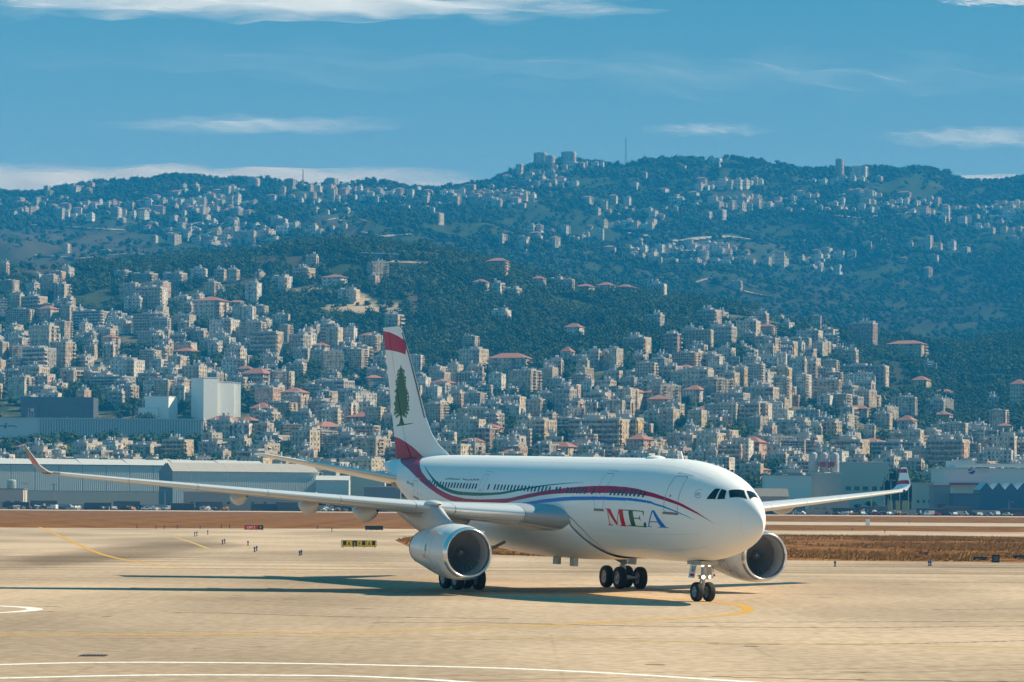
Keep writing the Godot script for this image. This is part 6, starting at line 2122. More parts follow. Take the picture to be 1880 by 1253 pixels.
func wheel(parent: Node3D, at: Vector3, radius: float, width: float) -> void:
	var w := Node3D.new()
	w.name = "wheel"
	parent.add_child(w, true)
	w.position = at
	var h := width * 0.5
	var m := MB.new()
	var ax := Vector3(0, 0, 1)
	m.lathe(Vector3.ZERO, ax, [Vector2(-h * 0.80, radius * 0.56), Vector2(-h * 0.96, radius * 0.66), Vector2(-h, radius * 0.78), Vector2(-h * 0.86, radius * 0.92), Vector2(-h * 0.55, radius * 0.985), Vector2(-h * 0.52, radius * 0.965), Vector2(-h * 0.46, radius * 0.99), Vector2(-h * 0.18, radius), Vector2(-h * 0.15, radius * 0.975), Vector2(-h * 0.1, radius), Vector2(h * 0.1, radius), Vector2(h * 0.15, radius * 0.975), Vector2(h * 0.18, radius), Vector2(h * 0.46, radius * 0.99), Vector2(h * 0.52, radius * 0.965), Vector2(h * 0.55, radius * 0.985), Vector2(h * 0.86, radius * 0.92), Vector2(h, radius * 0.78), Vector2(h * 0.96, radius * 0.66), Vector2(h * 0.80, radius * 0.56)], 32)
	obj("tyre", m, mat("tyre", lin(0.022, 0.022, 0.024), 0.85), w)
	m = MB.new()
	for e in [-1.0, 1.0]:
		m.lathe(Vector3.ZERO, ax * e, [Vector2(h * 0.80, radius * 0.57), Vector2(h * 0.86, radius * 0.52), Vector2(h * 0.62, radius * 0.46), Vector2(h * 0.5, radius * 0.30), Vector2(h * 0.66, radius * 0.22), Vector2(h * 0.8, radius * 0.12), Vector2(h * 0.8, 0.001)], 24)
		for k in 8:
			var g := TAU * k / 8
			m.box(Vector3(cos(g) * radius * 0.39, sin(g) * radius * 0.39, e * h * 0.58), Vector3(0.05, 0.05, h * 0.2))
	obj("rim", m, mat("rim", lin(0.30, 0.31, 0.33), 0.45, 0.6), w)

func build_airliner() -> void:
	var th := 1.1804
	var fwd := Vector3(cos(th), 0, sin(th))
	var right := Vector3(-sin(th), 0, cos(th))
	var bs := Basis(fwd, Vector3.UP, right)
	bs = Basis(bs.z, -0.0175) * bs
	if bs.x.y > 0: bs = Basis(right, 0.035) * bs
	var bk := Basis(bs.x, 0.0108) * bs
	if bk.z.y < 0: bk = Basis(bs.x, -0.0108) * bs
	var plane := base("airliner", Vector3(10.40, 0, -154.94))
	plane.basis = bk.orthonormalized()
	tag(plane, "white twin-engine airliner with red, green and blue stripes and a cedar on its fin", "airliner")
	var white := StandardMaterial3D.new()
	white.albedo_texture = livery()
	white.roughness = 0.34
	white.metallic_specular = 0.27
	var paint := mat("airframe_white", lin(0.80, 0.80, 0.80), 0.32)
	var grey := mat("airframe_grey", lin(0.42, 0.43, 0.45), 0.38)
	var slat_grey := mat("slat_metal", lin(0.70, 0.70, 0.71), 0.30, 0.25)
	var dark := mat("airframe_dark", lin(0.03, 0.03, 0.035), 0.6)
	var line := mat("panel_line", lin(0.16, 0.17, 0.18), 0.6)
	var glass := mat("cockpit_glass", lin(0.012, 0.016, 0.022), 0.06)
	var metal := mat("gear_metal", lin(0.45, 0.46, 0.47), 0.4, 0.5)
	# fuselage
	var ss := []
	for i in 13: ss.append(1.5 * pow(i / 12.0, 2.2))
	for i in range(1, 29): ss.append(1.5 + 7.0 * i / 28)
	for i in range(1, 25): ss.append(8.5 + 29.5 * i / 24)
	for i in range(1, 40): ss.append(38.0 + 19.5 * i / 39)
	var rows := []
	var uvs := []
	for s in ss:
		var a := PackedVector3Array()
		var u := PackedVector2Array()
		for j in 65:
			a.append(skin(s, TAU * j / 64))
			u.append(Vector2(s / LEN, j / 64.0))
		rows.append(a); uvs.append(u)
	var m := MB.new()
	m.grid(rows, false, true, uvs)
	var tail := skin(LEN, 0.0).lerp(skin(LEN, PI), 0.5)
	for j in 64: m.tri(tail, skin(LEN, TAU * j / 64), skin(LEN, TAU * (j + 1) / 64))
	var fus := obj("fuselage", m, white, plane)
	m = MB.new()
	m.lathe(P(57.35, 0, ZC + 2.075), Vector3(-1, 0, 0.0), [Vector2(0, 0.12), Vector2(0.45, 0.15), Vector2(0.45, 0.11), Vector2(0.2, 0.09)], 16)
	obj("exhaust_pipe", m, metal, plane)
	# frame joints and the nose cone line
	for s in [1.15, 6.9, 11.0, 16.4, 24.4, 30.0, 35.5, 39.0, 42.0, 46.3, 49.5]:
		m = MB.new()
		var pts := []
		for j in 25: pts.append(Vector2(s, lerpf(0.3, PI - 0.2, j / 24.0)))
		skin_line(m, pts, 0.014, 0.003)
		obj("skin_joint", m, mat("joint_line", lin(0.50, 0.50, 0.51), 0.5), fus)
	for a in [0.52, 2.05, 2.45]:
		m = MB.new()
		skin_line(m, [Vector2(4.0, a), Vector2(44.0 if a < 1.0 else 16.0, a)], 0.012, 0.003)
		obj("skin_seam", m, mat("joint_line", lin(0.50, 0.50, 0.51), 0.5), fus)
	# cockpit panes
	for q in [[Vector2(3.57, 1.129), Vector2(3.385, 0.765), Vector2(3.066, 0.693), Vector2(2.976, 1.062)], [Vector2(2.858, 1.049), Vector2(2.987, 0.679), Vector2(2.62, 0.655), Vector2(2.40, 0.95)], [Vector2(2.533, 0.604), Vector2(1.924, 0.149), Vector2(1.264, 0.394), Vector2(2.143, 0.837)], [Vector2(1.877, 0.06), Vector2(1.90, -0.40), Vector2(1.46, -0.52), Vector2(1.172, 0.254)], [Vector2(2.55, -0.60), Vector2(2.95, -0.68), Vector2(2.85, -1.04), Vector2(2.15, -0.84)], [Vector2(3.066, -0.693), Vector2(3.385, -0.765), Vector2(3.57, -1.129), Vector2(2.976, -1.062)]]:
		m = MB.new()
		skin_patch(m, q, 0.008)
		obj("cockpit_window", m, glass, plane)
	# cabin windows along starboard
	var wins := []
	for k in 9: wins.append(9.10 + k * 0.518)
	wins.append(15.77)
	for k in 6: wins.append(16.84 + k * 0.52)
	wins.append(20.51); wins.append(21.01)
	for k in 17: wins.append(21.98 + k * 0.533)
	wins.append(31.54)
	for k in 18: wins.append(33.64 + k * 0.522)
	var wm := mat("cabin_glass", lin(0.02, 0.035, 0.05), 0.15)
	for s in wins:
		m = MB.new()
		var mid := skin(s, 1.257, 0.004)
		var out := (skin(s, 1.257, 0.5) - mid).normalized()
		var vert := (skin(s, 1.24, 0.004) - mid).normalized()
		var along := vert.cross(out).normalized()
		var ring := []
		for k in 16:
			var g := TAU * k / 16
			ring.append(mid + along * 0.13 * signf(cos(g)) * pow(absf(cos(g)), 0.55) + vert * 0.19 * signf(sin(g)) * pow(absf(sin(g)), 0.6))
		for k in 16: m.tri(mid + out * 0.004, ring[k], ring[(k + 1) % 16])
		obj("cabin_window", m, wm, plane)
	# doors: seam, sill and handle
	for d in [[6.97, 5.89, 5.60, 6.83, 0.744, 0.69, 1.57, 0.04], [15.19, 14.09, 13.95, 15.16, 0.835, 0.84, 1.605, 0.03], [33.16, 32.37, 32.24, 33.0, 0.96, 0.957, 1.607, 0.022], [45.26, 44.24, 43.93, 45.04, 1.31, 1.29, 1.74, 0.022]]:
		m = MB.new()
		var a := Vector2(d[0], d[4])
		var b := Vector2(d[1], d[5])
		var c := Vector2(d[2], d[6])
		var e := Vector2(d[3], d[6])
		skin_line(m, [a + Vector2(-0.12, 0), b + Vector2(0.12, 0), b + Vector2(0, 0.05), c + Vector2(0, -0.05), c + Vector2(0.12, 0), e + Vector2(-0.12, 0), e + Vector2(0, -0.05), a + Vector2(0, 0.05), a + Vector2(-0.12, 0)], d[7], 0.004)
		var door := obj("door", m, line, plane)
		m = MB.new()
		skin_patch(m, [e + Vector2(0.08, 0.0), c + Vector2(-0.08, 0.0), c + Vector2(-0.08, 0.045), e + Vector2(0.08, 0.045)], 0.012, 3, 1)
		obj("sill", m, line, door)
		m = MB.new()
		var hp := Vector2(lerpf((d[0] + d[3]) * 0.5, (d[1] + d[2]) * 0.5, 0.35), lerpf(d[4], d[6], 0.55))
		skin_patch(m, [hp, hp + Vector2(-0.09, 0), hp + Vector2(-0.09, 0.05), hp + Vector2(0, 0.05)], 0.006, 2, 2)
		obj("handle", m, dark, door)
		m = MB.new()
		skin_line(m, [a + Vector2(0.15, -0.10), b + Vector2(-0.25, -0.07)], 0.05, 0.006)
		obj("drip_rail", m, mat("rail_grey", lin(0.5, 0.51, 0.53), 0.5), door)
	# belly fairing
	m = MB.new()
	rows = []
	for i in 27:
		var t := i / 26.0
		var s := lerpf(16.6, 35.5, t)
		var k := pow(sin(PI * clampf(0.03 + t * 0.94, 0, 1)), 0.45)
		var a := PackedVector3Array()
		for j in 33:
			var g := lerpf(-1.42, 1.42, j / 32.0)   # from the bottom
			var fade := smoothstep(0.0, 0.35, 1.42 - absf(g))
			var r := 2.80 + (0.42 * k * (0.55 + 0.45 * cos(g)) + 0.10 * k * absf(sin(g))) * fade
			a.append(P(s + 3.4 * pow(absf(g) / 1.42, 2.0) * (1.0 - t), r * sin(g), ZC - r * cos(g)))
		rows.append(a)
	m.grid(rows, false, false)
	obj("belly_fairing", m, paint, plane)
	m = MB.new()
	skin_line(m, [Vector2(16.55, 2.612), Vector2(16.80, 2.332), Vector2(17.35, 2.080), Vector2(18.32, 1.862), Vector2(19.34, 1.719), Vector2(20.52, 1.654), Vector2(22.69, 1.655), Vector2(25.89, 1.682)], 0.045, 0.03)
	obj("fairing_seal", m, dark, plane)
	# drain mast, air outlets and blade antennas
	for q in [[22.8, 0.5, -3.35, 0.30], [26.5, 0.0, -3.35, 0.32]]:
		m = MB.new()
		m.span(P(q[0], q[1] - 0.12, ZC + q[2] + 0.2), P(q[0] + 0.7, q[1] + 0.12, ZC + q[2] - q[3]))
		obj("drain_mast", m, grey, plane)
	for q in [[9.7, 0.42]]:
		m = MB.new()
		var z0 := ZC + 2.80
		m.quad(P(q[0], 0.03, z0), P(q[0] + 0.25, 0.03, z0 + q[1]), P(q[0] + 0.42, 0.03, z0 + q[1]), P(q[0] + 0.5, 0.03, z0))
		m.quad(P(q[0] + 0.5, -0.03, z0), P(q[0] + 0.42, -0.03, z0 + q[1]), P(q[0] + 0.25, -0.03, z0 + q[1]), P(q[0], -0.03, z0))
		m.quad(P(q[0], -0.03, z0), P(q[0] + 0.25, -0.03, z0 + q[1]), P(q[0] + 0.25, 0.03, z0 + q[1]), P(q[0], 0.03, z0))
		m.quad(P(q[0] + 0.25, -0.03, z0 + q[1]), P(q[0] + 0.42, -0.03, z0 + q[1]), P(q[0] + 0.42, 0.03, z0 + q[1]), P(q[0] + 0.25, 0.03, z0 + q[1]))
		obj("antenna", m, paint, plane)
	m = MB.new()
	rows = []
	for i in 13:
		var t := i / 12.0
		var a := PackedVector3Array()
		for j in 13:
			var g := PI * j / 12
			var k := sqrt(maxf(0.0, 1.0 - pow(2 * t - 1, 2)))
			a.append(P(12.4 + 1.7 * t, cos(g) * 0.5 * k, ZC + 2.77 + 0.2 * k * sin(g)))
		rows.append(a)
	m.grid(rows, false, true)
	obj("satellite_dome", m, paint, plane)
	# vertical tail
	var fin_mat := StandardMaterial3D.new()
	fin_mat.albedo_texture = fin_print()
	fin_mat.roughness = 0.38
	fin_mat.metallic_specular = 0.22
	var lez := [2.0, 2.83, 3.47, 4.22, 5.25, 9.29, 11.42, 11.62, 11.72]
	var les := [43.6, 45.31, 47.28, 48.64, 49.77, 53.01, 54.95, 55.25, 55.75]
	var fin_le := func(z: float) -> float: return lerp_list(lez, les, z)
	var fin_te := func(z: float) -> float: return lerpf(55.55, 58.9, clampf((z - 2.7) / 9.05, -0.1, 1))
	var fin_piece := func(mm: MB, f0: float, f1: float) -> void:
		var g_rows := []
		var g_uv := []
		for i in 41:
			var z: float = lerpf(2.2, 11.72, i / 40.0)
			var l: float = fin_le.call(z)
			var e: float = fin_te.call(z)
			var thick := lerpf(0.48, 0.20, (z - 2.2) / 9.5) * (1.0 if z < 11.4 else sqrt(maxf(0.02, (11.74 - z) / 0.34)))
			var a := PackedVector3Array()
			var u := PackedVector2Array()
			for j in 25:
				var g := j / 24.0
				var f := lerpf(f1, f0, g * 2) if g <= 0.5 else lerpf(f0, f1, g * 2 - 1)
				if f0 == 0.0: f = f1 * pow(f / f1, 1.7)
				var x := lerpf(l, e, f)
				var y := thick * 2.6 * (0.2969 * sqrt(f) - 0.126 * f - 0.3516 * f * f + 0.2843 * pow(f, 3) - 0.1036 * pow(f, 4))
				a.append(P(x, y if g <= 0.5 else -y, ZC + z))
				u.append(Vector2((x - 44.0) / 16.0, (12.0 - z) / 10.0))
			a.append(a[0]); u.append(u[0])
			g_rows.append(a); g_uv.append(u)
		mm.grid(g_rows, false, false, g_uv)
		for j in 24:
			mm.put(g_rows[40][j], Vector3.UP, g_uv[40][j]); mm.put(g_rows[40][24 - j], Vector3.UP, g_uv[40][24 - j]); mm.put(g_rows[40][j + 1], Vector3.UP, g_uv[40][j + 1])
	m = MB.new()
	fin_piece.call(m, 0.0, 0.70)
	var fin := obj("vertical_tail", m, fin_mat, plane)
	m = MB.new()
	fin_piece.call(m, 0.7004, 1.0)
	obj("rudder", m, fin_mat, plane)
	m = MB.new()
	for e in [-1.0, 1.0]:
		for i in 20:
			var z0 := lerpf(5.3, 11.25, i / 20.0)
			var z1 := lerpf(5.3, 11.25, (i + 1) / 20.0)
			var q := []
			for zf in [[z0, 0.002], [z1, 0.002], [z1, 0.045], [z0, 0.045]]:
				var l: float = fin_le.call(zf[0])
				var f: float = zf[1]
				var thick := lerpf(0.48, 0.20, (zf[0] - 2.2) / 9.5)
				q.append(P(lerpf(l, fin_te.call(zf[0]), f), e * (thick * 2.6 * (0.2969 * sqrt(f) - 0.126 * f) + 0.006), ZC + zf[0]))
			if e > 0: m.quad(q[0], q[1], q[2], q[3])
			else: m.quad(q[3], q[2], q[1], q[0])
	obj("leading_edge_strip", m, mat("strip_dark", lin(0.05, 0.07, 0.10), 0.4), fin)
	# tailplane
	for e in [1.0, -1.0]:
		m = MB.new()
		rows = []
		for i in 9:
			var t := i / 8.0
			var r := lerpf(0.5, 9.7, t)
			var l := lerpf(49.2, 56.0, t)
			var c := lerpf(6.4, 1.9, t)
			var z := ZC + lerpf(0.95, 2.62, t)
			var a := PackedVector3Array()
			for j in 25:
				var g := j / 24.0
				var f := pow(absf(1.0 - 2.0 * g), 1.6)
				a.append(P(l + f * c, e * r, z + foil(f, 0.095, g < 0.5) * c - f * c * 0.03))
			rows.append(a)
		m.grid(rows, false, e < 0)
		for j in 24: m.tri(rows[8][12], rows[8][j], rows[8][j + 1])
		obj("tailplane", m, slat_grey if e > 0 else grey, plane)
	m = MB.new()
	rows = []
	for i in 9:
		var t := i / 8.0
		var a := PackedVector3Array()
		for j in 13:
			var g := TAU * j / 12
			var k := sin(PI * (0.12 + 0.8 * t))
			a.append(P(49.6 + 5.2 * t, 1.55 * (1 - t * 0.6) + 0.42 * k * cos(g), ZC + 0.98 + 0.55 * k * sin(g)))
		rows.append(a)
	m.grid(rows, false)
	obj("tailplane_root_plate", m, mat("root_plate", lin(0.06, 0.07, 0.085), 0.4), plane)
	# wings
	for e in [1.0, -1.0]:
		var wing := Node3D.new()
		wing.name = "wing"
		plane.add_child(wing, true)
		m = MB.new()
		wing_piece(m, e, 1.5, 29.0, 0.155, 0.735, 0.115, 0.735, 30)
		obj("wing_box", m, grey, wing)
		var cuts := [4.9, 8.35, 10.3, 14.1, 17.8, 21.4, 25.0, 28.6]
		for k in 7:
			if k == 1: continue
			m = MB.new()
			wing_piece(m, e, cuts[k] + 0.02, cuts[k + 1] - 0.02, 0.0, 0.15, 0.0, 0.11, 8, true)
			obj("slat", m, slat_grey, wing)
		m = MB.new()
		wing_piece(m, e, 8.37, 10.28, 0.0, 0.15, 0.0, 0.11, 4, true)
		obj("leading_edge", m, slat_grey, wing)
		m = MB.new()
		wing_piece(m, e, 2.4, 4.88, 0.0, 0.15, 0.0, 0.11, 4, true)
		obj("root_leading_edge", m, mat("root_grey", lin(0.34, 0.37, 0.41), 0.3), wing)
		for q in [[2.9, 9.4, "flap"], [9.5, 21.3, "flap"], [21.4, 28.6, "aileron"]]:
			m = MB.new()
			wing_piece(m, e, q[0], q[1], 0.745, 0.995, 0.745, 0.995, 6)
			obj(q[2], m, grey, wing)
		# winglet: three panels of colour
		var wl_rows := []
		for i in 13:
			var t := i / 12.0
			var bend := minf(1.0, t / 0.22)
			var r := 29.0 + 0.45 * bend + 0.75 * t
			var z := 6.02 + 0.12 * bend + 1.55 * maxf(0.0, t - 0.06)
			var l := 35.4 + 2.05 * t
			var c := lerpf(2.35, 0.75, pow(t, 0.8))
			var a := PackedVector3Array()
			for j in 17:
				var g := j / 16.0
				var f := pow(absf(1.0 - 2.0 * g), 1.5)
				var y := foil(f, 0.085, g < 0.5) * c
				a.append(P(l + f * c, e * (r - y * minf(1.0, t * 2.4)), z + y * (1.0 - minf(1.0, t * 1.6) * 0.7) - f * c * 0.035 * (1 - t)))
			wl_rows.append(a)
		var wlet := Node3D.new()
		wlet.name = "winglet"
		wing.add_child(wlet, true)
		var bands := [[0, 3, "root_panel", paint], [3, 5, "red_panel", mat("winglet_red", lin(0.33, 0.010, 0.055), 0.35)], [5, 9, "white_panel", paint], [9, 11, "upper_red_panel", mat("winglet_red", lin(0.33, 0.010, 0.055), 0.35)], [11, 12, "tip_panel", mat("winglet_green", lin(0.006, 0.10, 0.075), 0.35) if e > 0 else paint]]
		if e > 0: bands = [[0, 1, "root_panel", dark], [1, 4, "blue_panel", mat("winglet_blue", lin(0.05, 0.16, 0.34), 0.35)], [4, 8, "red_panel", mat("winglet_bright_red", lin(0.36, 0.012, 0.04), 0.35)], [8, 12, "green_panel", mat("winglet_green", lin(0.012, 0.11, 0.07), 0.35)]]
		for b in bands:
			m = MB.new()
			m.grid(wl_rows.slice(b[0], b[1] + 1), false, e < 0)
			obj(b[2], m, b[3], wlet)
		if e < 0:
			m = MB.new()   # the cedar on the port winglet's inner face
			var q0: Vector3 = wl_rows[5][12]
			var q1: Vector3 = wl_rows[9][11]
			var ax := (q1 - q0)
			var wd := Vector3(-1, 0, 0) * 0.16
			var inn := Vector3(0, 0.35, 1).normalized() * 0.06
			for k in 6:
				var f := k / 6.0
				var half: Vector3 = wd * (1.0 - f * 0.85) * (1.0 if k % 2 == 0 else 0.7)
				m.quad(q0 + ax * f - half + inn, q0 + ax * f + half + inn, q0 + ax * (f + 0.17) + half * 0.6 + inn, q0 + ax * (f + 0.17) - half * 0.6 + inn)
			obj("cedar_mark", m, mat("winglet_green", lin(0.006, 0.10, 0.075), 0.35), wlet)
		m = MB.new()
		for i in 12:
			m.quad(wl_rows[i][8] + P(SG + 0.0, 0, 0) * 0.0 + Vector3(0.012, 0, 0), wl_rows[i][9] + Vector3(0.008, 0, 0), wl_rows[i + 1][9] + Vector3(0.008, 0, 0), wl_rows[i + 1][8] + Vector3(0.012, 0, 0))
			m.quad(wl_rows[i][7] + Vector3(0.008, 0, 0), wl_rows[i][8] + Vector3(0.012, 0, 0), wl_rows[i + 1][8] + Vector3(0.012, 0, 0), wl_rows[i + 1][7] + Vector3(0.008, 0, 0))
		obj("leading_edge", m, slat_grey, wlet)
		# flap track fairings
		for q in [[6.3, 4.6, 0.34, 0.85], [11.3, 4.4, 0.34, 0.95], [14.4, 3.9, 0.30, 0.85], [18.3, 3.3, 0.26, 0.72]]:
			m = MB.new()
			var c := lerp_list(wr, wc, q[0])
			var a := wing_pt(q[0], 0.48, false, e) + Vector3(0, 0.05, 0)
			var bb := wing_pt(q[0], 1.0, false, e) + Vector3(-(q[1] - c * 0.52), -0.15, 0)
			pod(m, a, bb, q[2], q[3], Vector3.DOWN)
			obj("flap_track_fairing", m, mat("fairing_grey", lin(0.50, 0.50, 0.50), 0.4), wing)
		# engine
		var eng := Node3D.new()
		eng.name = "engine"
		plane.add_child(eng, true)
		var ec := P(17.6, e * 9.37, 2.1)
		var aft := Vector3(-1, 0.012, 0)
		var cowl := [Vector2(0.32, 1.475), Vector2(0.8, 1.545), Vector2(1.5, 1.585), Vector2(2.4, 1.575), Vector2(3.4, 1.50), Vector2(4.4, 1.37), Vector2(5.4, 1.22), Vector2(6.3, 1.09), Vector2(7.0, 1.0)]
		var c_rows := []
		var c_uv := []
		for p in cowl:
			var a := PackedVector3Array()
			var u := PackedVector2Array()
			for j in 49:
				var g := TAU * j / 48
				a.append(ec + aft * p.x + Vector3(0, cos(g) * p.y, sin(g) * p.y))
				u.append(Vector2(p.x / 7.0, j / 48.0))
			c_rows.append(a); c_uv.append(u)
		m = MB.new()
		m.grid(c_rows, false, true, c_uv)
		if not mats.has("nacelle"):
			var nm := StandardMaterial3D.new()
			nm.albedo_texture = nacelle_print()
			nm.roughness = 0.28
			mats["nacelle"] = nm
		obj("cowling", m, mats["nacelle"], eng)
		m = MB.new()
		m.lathe(ec, aft, [Vector2(0.325, 1.475), Vector2(0.12, 1.435), Vector2(0.03, 1.395), Vector2(0.0, 1.345), Vector2(0.02, 1.30), Vector2(0.10, 1.262), Vector2(0.28, 1.235)], 48, true)
		obj("intake_lip", m, mat("polished_lip", lin(0.72, 0.72, 0.73), 0.22, 0.85), eng)
		m = MB.new()
		m.lathe(ec, aft, [Vector2(0.28, 1.235), Vector2(0.7, 1.215), Vector2(1.45, 1.235)], 48, true)
		obj("intake_duct", m, mat("duct_grey", lin(0.40, 0.41, 0.42), 0.45), eng)
		m = MB.new()
		m.lathe(ec, aft, [Vector2(1.62, 1.235), Vector2(1.62, 0.02)], 32, true)
		obj("fan_back", m, mat("blade_metal", lin(0.26, 0.27, 0.29), 0.4, 0.4), eng)
		var fan := Node3D.new()
		fan.name = "fan"
		eng.add_child(fan, true)
		for k in 26:
			m = MB.new()
			var g := TAU * k / 26
			var rad := Vector3(0, cos(g), sin(g))
			var tan_ := Vector3(0, -sin(g), cos(g))
			var b_rows := []
			for i in 5:
				var t := i / 4.0
				var tw := lerpf(0.5, 1.05, t)
				var d := (tan_ * sin(tw) + aft * cos(tw)).normalized() * lerpf(0.10, 0.17, t)
				b_rows.append(PackedVector3Array([ec + aft * 1.42 + rad * lerpf(0.25, 1.215, t) - d, ec + aft * 1.40 + rad * lerpf(0.25, 1.215, t), ec + aft * 1.42 + rad * lerpf(0.25, 1.215, t) + d]))
			m.grid(b_rows)
			obj("fan_blade", m, mat("blade_metal", lin(0.26, 0.27, 0.29), 0.4, 0.4), fan)
		m = MB.new()
		m.lathe(ec, aft, [Vector2(0.92, 0.002), Vector2(0.96, 0.06), Vector2(1.12, 0.18), Vector2(1.36, 0.30), Vector2(1.5, 0.31)], 24, true)
		var spin := obj("spinner", m, mat("spinner_grey", lin(0.10, 0.11, 0.12), 0.4), fan)
		m = MB.new()
		for i in 18:
			var q := []
			for jj in [[i, 0.0], [i + 1, 0.0], [i + 1, 1.0], [i, 1.0]]:
				var f: float = jj[0] / 18.0
				var g := TAU * (0.1 + 0.62 * f)
				var r: float = 0.075 + 0.115 * f + jj[1] * 0.045
				var x := lerpf(0.96, 1.36, clampf((r - 0.06) / 0.24, 0, 1)) - 0.02
				q.append(ec + aft * x + Vector3(0, cos(g), sin(g)) * r)
			m.quad(q[0], q[1], q[2], q[3])
		obj("spinner_swirl", m, mat("swirl_white", lin(0.7, 0.7, 0.7), 0.5), spin)
		m = MB.new()
		m.lathe(ec, aft, [Vector2(7.0, 1.0), Vector2(7.02, 0.985), Vector2(6.6, 0.93), Vector2(5.8, 0.9)], 40)
		m.lathe(ec, aft, [Vector2(5.8, 0.9), Vector2(5.8, 0.45), Vector2(6.6, 0.38), Vector2(7.4, 0.16), Vector2(7.6, 0.005)], 28)
		obj("exhaust", m, mat("exhaust_metal", lin(0.12, 0.115, 0.11), 0.45, 0.5), eng)
		m = MB.new()
		m.lathe(ec, aft, [Vector2(6.86, 1.025), Vector2(7.015, 1.006)], 40, true)
		obj("nozzle_rim", m, dark, eng)
		for x in [2.1, 3.9]:
			m = MB.new()
			var ra := cubic([0.32, 0.8, 1.5, 2.4, 3.4, 4.4, 5.4, 6.3, 7.0], [1.475, 1.545, 1.585, 1.575, 1.5, 1.37, 1.22, 1.09, 1.0], x)
			m.lathe(ec, aft, [Vector2(x - 0.012, ra + 0.004), Vector2(x + 0.012, ra + 0.004)], 48, true)
			obj("cowl_joint", m, line, eng)
		# pylon from the cowl to the wing
		m = MB.new()
		rows = []
		for i in 15:
			var t := i / 14.0
			var s := lerpf(19.6, 29.6, t)
			var under := wing_pt(9.37, clampf((s - 23.1) / 7.3, 0.001, 0.99), false, e).y
			var top := lerpf(3.60, under + 0.1, clampf((s - 19.6) / 3.6, 0, 1)) if s < 23.2 else under + 0.12
			if s > 21.6 and s < 24.2: top = maxf(top, lerpf(4.2, 4.75, clampf((s - 21.6) / 1.2, 0, 1)))
			var bot := lerpf(3.1, 2.9, clampf((s - 19.6) / 3.0, 0, 1)) if s < 24.0 else lerpf(2.9, under - 0.05, (s - 24.0) / 5.6)
			var half := 0.30 * sin(PI * (0.06 + 0.88 * t)) + 0.02
			var a := PackedVector3Array()
			for q in [[0, top], [half, top - 0.12], [half, lerpf(top, bot, 0.5)], [half * 0.8, bot], [-half * 0.8, bot], [-half, lerpf(top, bot, 0.5)], [-half, top - 0.12], [0, top]]:
				a.append(P(s, e * 9.37 + q[0], q[1]))
			rows.append(a)
		m.grid(rows, false, true)
		obj("pylon", m, grey, eng)
		m = MB.new()
		pod(m, P(22.4, e * 9.37, 4.72), P(24.6, e * 9.37, 4.66), 0.42, 0.34, Vector3.UP)
		obj("pylon_fillet", m, slat_grey, eng)
		for q in [[0.55, 1], [0.55, -1]]:
			m = MB.new()
			var g: float = q[1] * 0.9
			m.quad(ec + aft * 1.2 + Vector3(0, cos(g), sin(g)) * 1.56, ec + aft * 1.5 + Vector3(0, cos(g), sin(g)) * 1.95, ec + aft * 2.4 + Vector3(0, cos(g), sin(g)) * 1.95, ec + aft * 2.6 + Vector3(0, cos(g), sin(g)) * 1.56)
			obj("strake", m, mats["nacelle"], eng)
	# nose gear
	var lamp_mat := mat("landing_lamp", Color(1, 0.95, 0.85), 0.3)
	lamp_mat.emission_enabled = true
	lamp_mat.emission = Color(1.0, 0.9, 0.72)
	lamp_mat.emission_energy_multiplier = 3.0
	var ng := Node3D.new()
	ng.name = "nose_gear"
	plane.add_child(ng, true)
	ng.position.x = -0.20
	m = MB.new()
	m.cyl(P(6.55, 0, 2.5), P(6.62, 0, 1.25), 0.16, 0.15)
	m.cyl(P(6.62, 0, 1.3), P(6.67, 0, 0.52), 0.095, 0.095)
	m.cyl(P(6.67, -0.34, 0.52), P(6.67, 0.34, 0.52), 0.075, 0.075)
	m.cyl(P(6.55, 0, 2.1), P(5.2, 0, 2.5), 0.07, 0.07)
	m.box(P(6.55, 0, 1.32), Vector3(0.34, 0.22, 0.5))
	m.cyl(P(6.45, -0.42, 1.40), P(6.45, 0.42, 1.40), 0.05, 0.05)
	m.tube([P(6.9, 0, 1.2), P(7.08, 0, 0.95), P(6.8, 0, 0.6)], 0.045)
	obj("strut", m, metal, ng)
	for e in [-1.0, 1.0]:
		wheel(ng, P(6.67, e * 0.36, 0.525), 0.525, 0.40)
		m = MB.new()
		m.box(P(6.95, e * 0.50, 1.66), Vector3(0.72, 0.80, 0.035), Basis(Vector3(1, 0, 0), e * -0.18))
		var gd := obj("gear_door", m, paint, ng)
		m = MB.new()     # two-figure fleet mark on the small door
		var o3 := P(6.75, e * 0.56, 1.74)
		var bsd := Basis(Vector3(1, 0, 0), e * -0.18)
		for q in [[-0.16, 0.12, 0.12, 0.035], [-0.16, 0.0, 0.12, 0.035], [-0.16, -0.12, 0.12, 0.035], [-0.205, 0.06, 0.035, 0.12], [-0.115, -0.06, 0.035, 0.12], [0.07, 0.12, 0.13, 0.035], [0.07, -0.12, 0.13, 0.035], [0.02, 0, 0.035, 0.27], [0.12, 0, 0.035, 0.27]]:
			m.box(o3 + bsd * Vector3(-q[0] * e, q[1], e * 0.02), Vector3(q[2], q[3], 0.012), bsd)
		obj("fleet_mark", m, dark, gd)
		m = MB.new()
		m.box(o3 + bsd * Vector3(0, -0.32, e * 0.02), Vector3(0.5, 0.14, 0.012), bsd)
		obj("red_patch", m, mat("patch_red", lin(0.4, 0.015, 0.03), 0.5), gd)
	m = MB.new()
	m.span(P(5.9, -0.48, 2.2), P(7.7, 0.48, 1.98))
	obj("wheel_well", m, mat("bay_primer", lin(0.42, 0.42, 0.36), 0.7), ng)
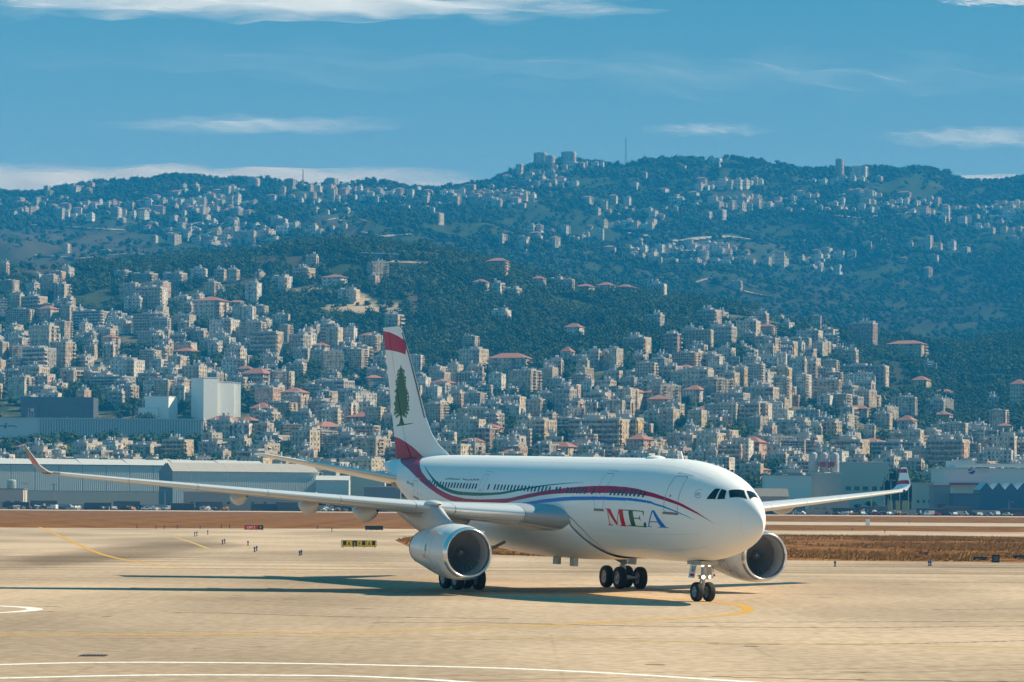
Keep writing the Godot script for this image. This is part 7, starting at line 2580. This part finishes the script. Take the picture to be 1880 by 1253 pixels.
	for q in [[6.35, 0.2, 1.98, 0.10], [6.35, -0.2, 1.98, 0.085], [6.30, 0.16, 1.33, 0.11], [6.30, -0.22, 1.33, 0.075]]:
		m = MB.new()
		m.lathe(P(q[0], q[1], q[2]), Vector3(1, 0, 0), [Vector2(0.0, 0.002), Vector2(0.015, q[3] * 0.6), Vector2(-0.02, q[3])], 14, true)
		var lp := obj("landing_lamp", m, lamp_mat, ng)
		m = MB.new()
		m.lathe(P(q[0], q[1], q[2]), Vector3(1, 0, 0), [Vector2(-0.02, q[3]), Vector2(-0.02, q[3] * 1.15), Vector2(-0.16, q[3] * 0.7), Vector2(-0.16, 0.002)], 14, true)
		obj("lamp_housing", m, dark, lp)
		var glow := SpotLight3D.new()
		glow.name = "lamp_light"
		glow.light_energy = 3.0
		glow.light_color = Color(1.0, 0.9, 0.72)
		glow.spot_angle = 12.0
		glow.spot_range = 80.0
		glow.light_size = q[3]
		glow.shadow_enabled = true
		glow.basis = Basis.looking_at(Vector3(1, -0.08, 0), Vector3.UP)
		glow.position = P(q[0] - 0.03, q[1], q[2])
		lp.add_child(glow, true)
	# main gear
	for e in [1.0, -1.0]:
		var mg := Node3D.new()
		mg.name = "main_gear"
		plane.add_child(mg, true)
		var gy: float = -0.0175 * (28.85 - SG) - e * 0.0108 * 5.34
		m = MB.new()
		m.cyl(P(28.6, e * 5.05, gy + 3.6), P(28.85, e * 5.34, gy + 1.5), 0.22, 0.20)
		m.cyl(P(28.85, e * 5.34, gy + 1.6), P(28.85, e * 5.34, gy + 0.7), 0.14, 0.14)
		m.cyl(P(27.85, e * 5.34, gy + 0.70), P(29.85, e * 5.34, gy + 0.70), 0.15, 0.15)
		m.cyl(P(28.85, e * 5.3, gy + 1.6), P(28.85, e * 2.6, gy + 2.9), 0.10, 0.10)
		m.cyl(P(28.85, e * 5.3, gy + 1.7), P(26.9, e * 5.0, gy + 3.2), 0.08, 0.08)
		for x in [27.86, 29.84]: m.cyl(P(x, e * 5.34 - 0.62, gy + 0.70), P(x, e * 5.34 + 0.62, gy + 0.70), 0.10, 0.10)
		m.tube([P(29.1, e * 5.34, gy + 1.5), P(29.5, e * 5.34, gy + 1.2), P(29.1, e * 5.34, gy + 0.85)], 0.06)
		m.box(P(28.65, e * 5.2, gy + 2.0), Vector3(0.35, 0.35, 0.42))
		obj("strut", m, metal, mg)
		for x in [27.86, 29.84]:
			for w in [-0.70, 0.70]: wheel(mg, P(x, e * 5.34 + w * 0.98, gy + 0.69), 0.69, 0.50)
		m = MB.new()
		m.box(P(28.6, e * 5.72, gy + 2.35), Vector3(1.9, 1.7, 0.05), Basis(Vector3(1, 0, 0), e * 0.12))
		obj("gear_door", m, paint, mg)
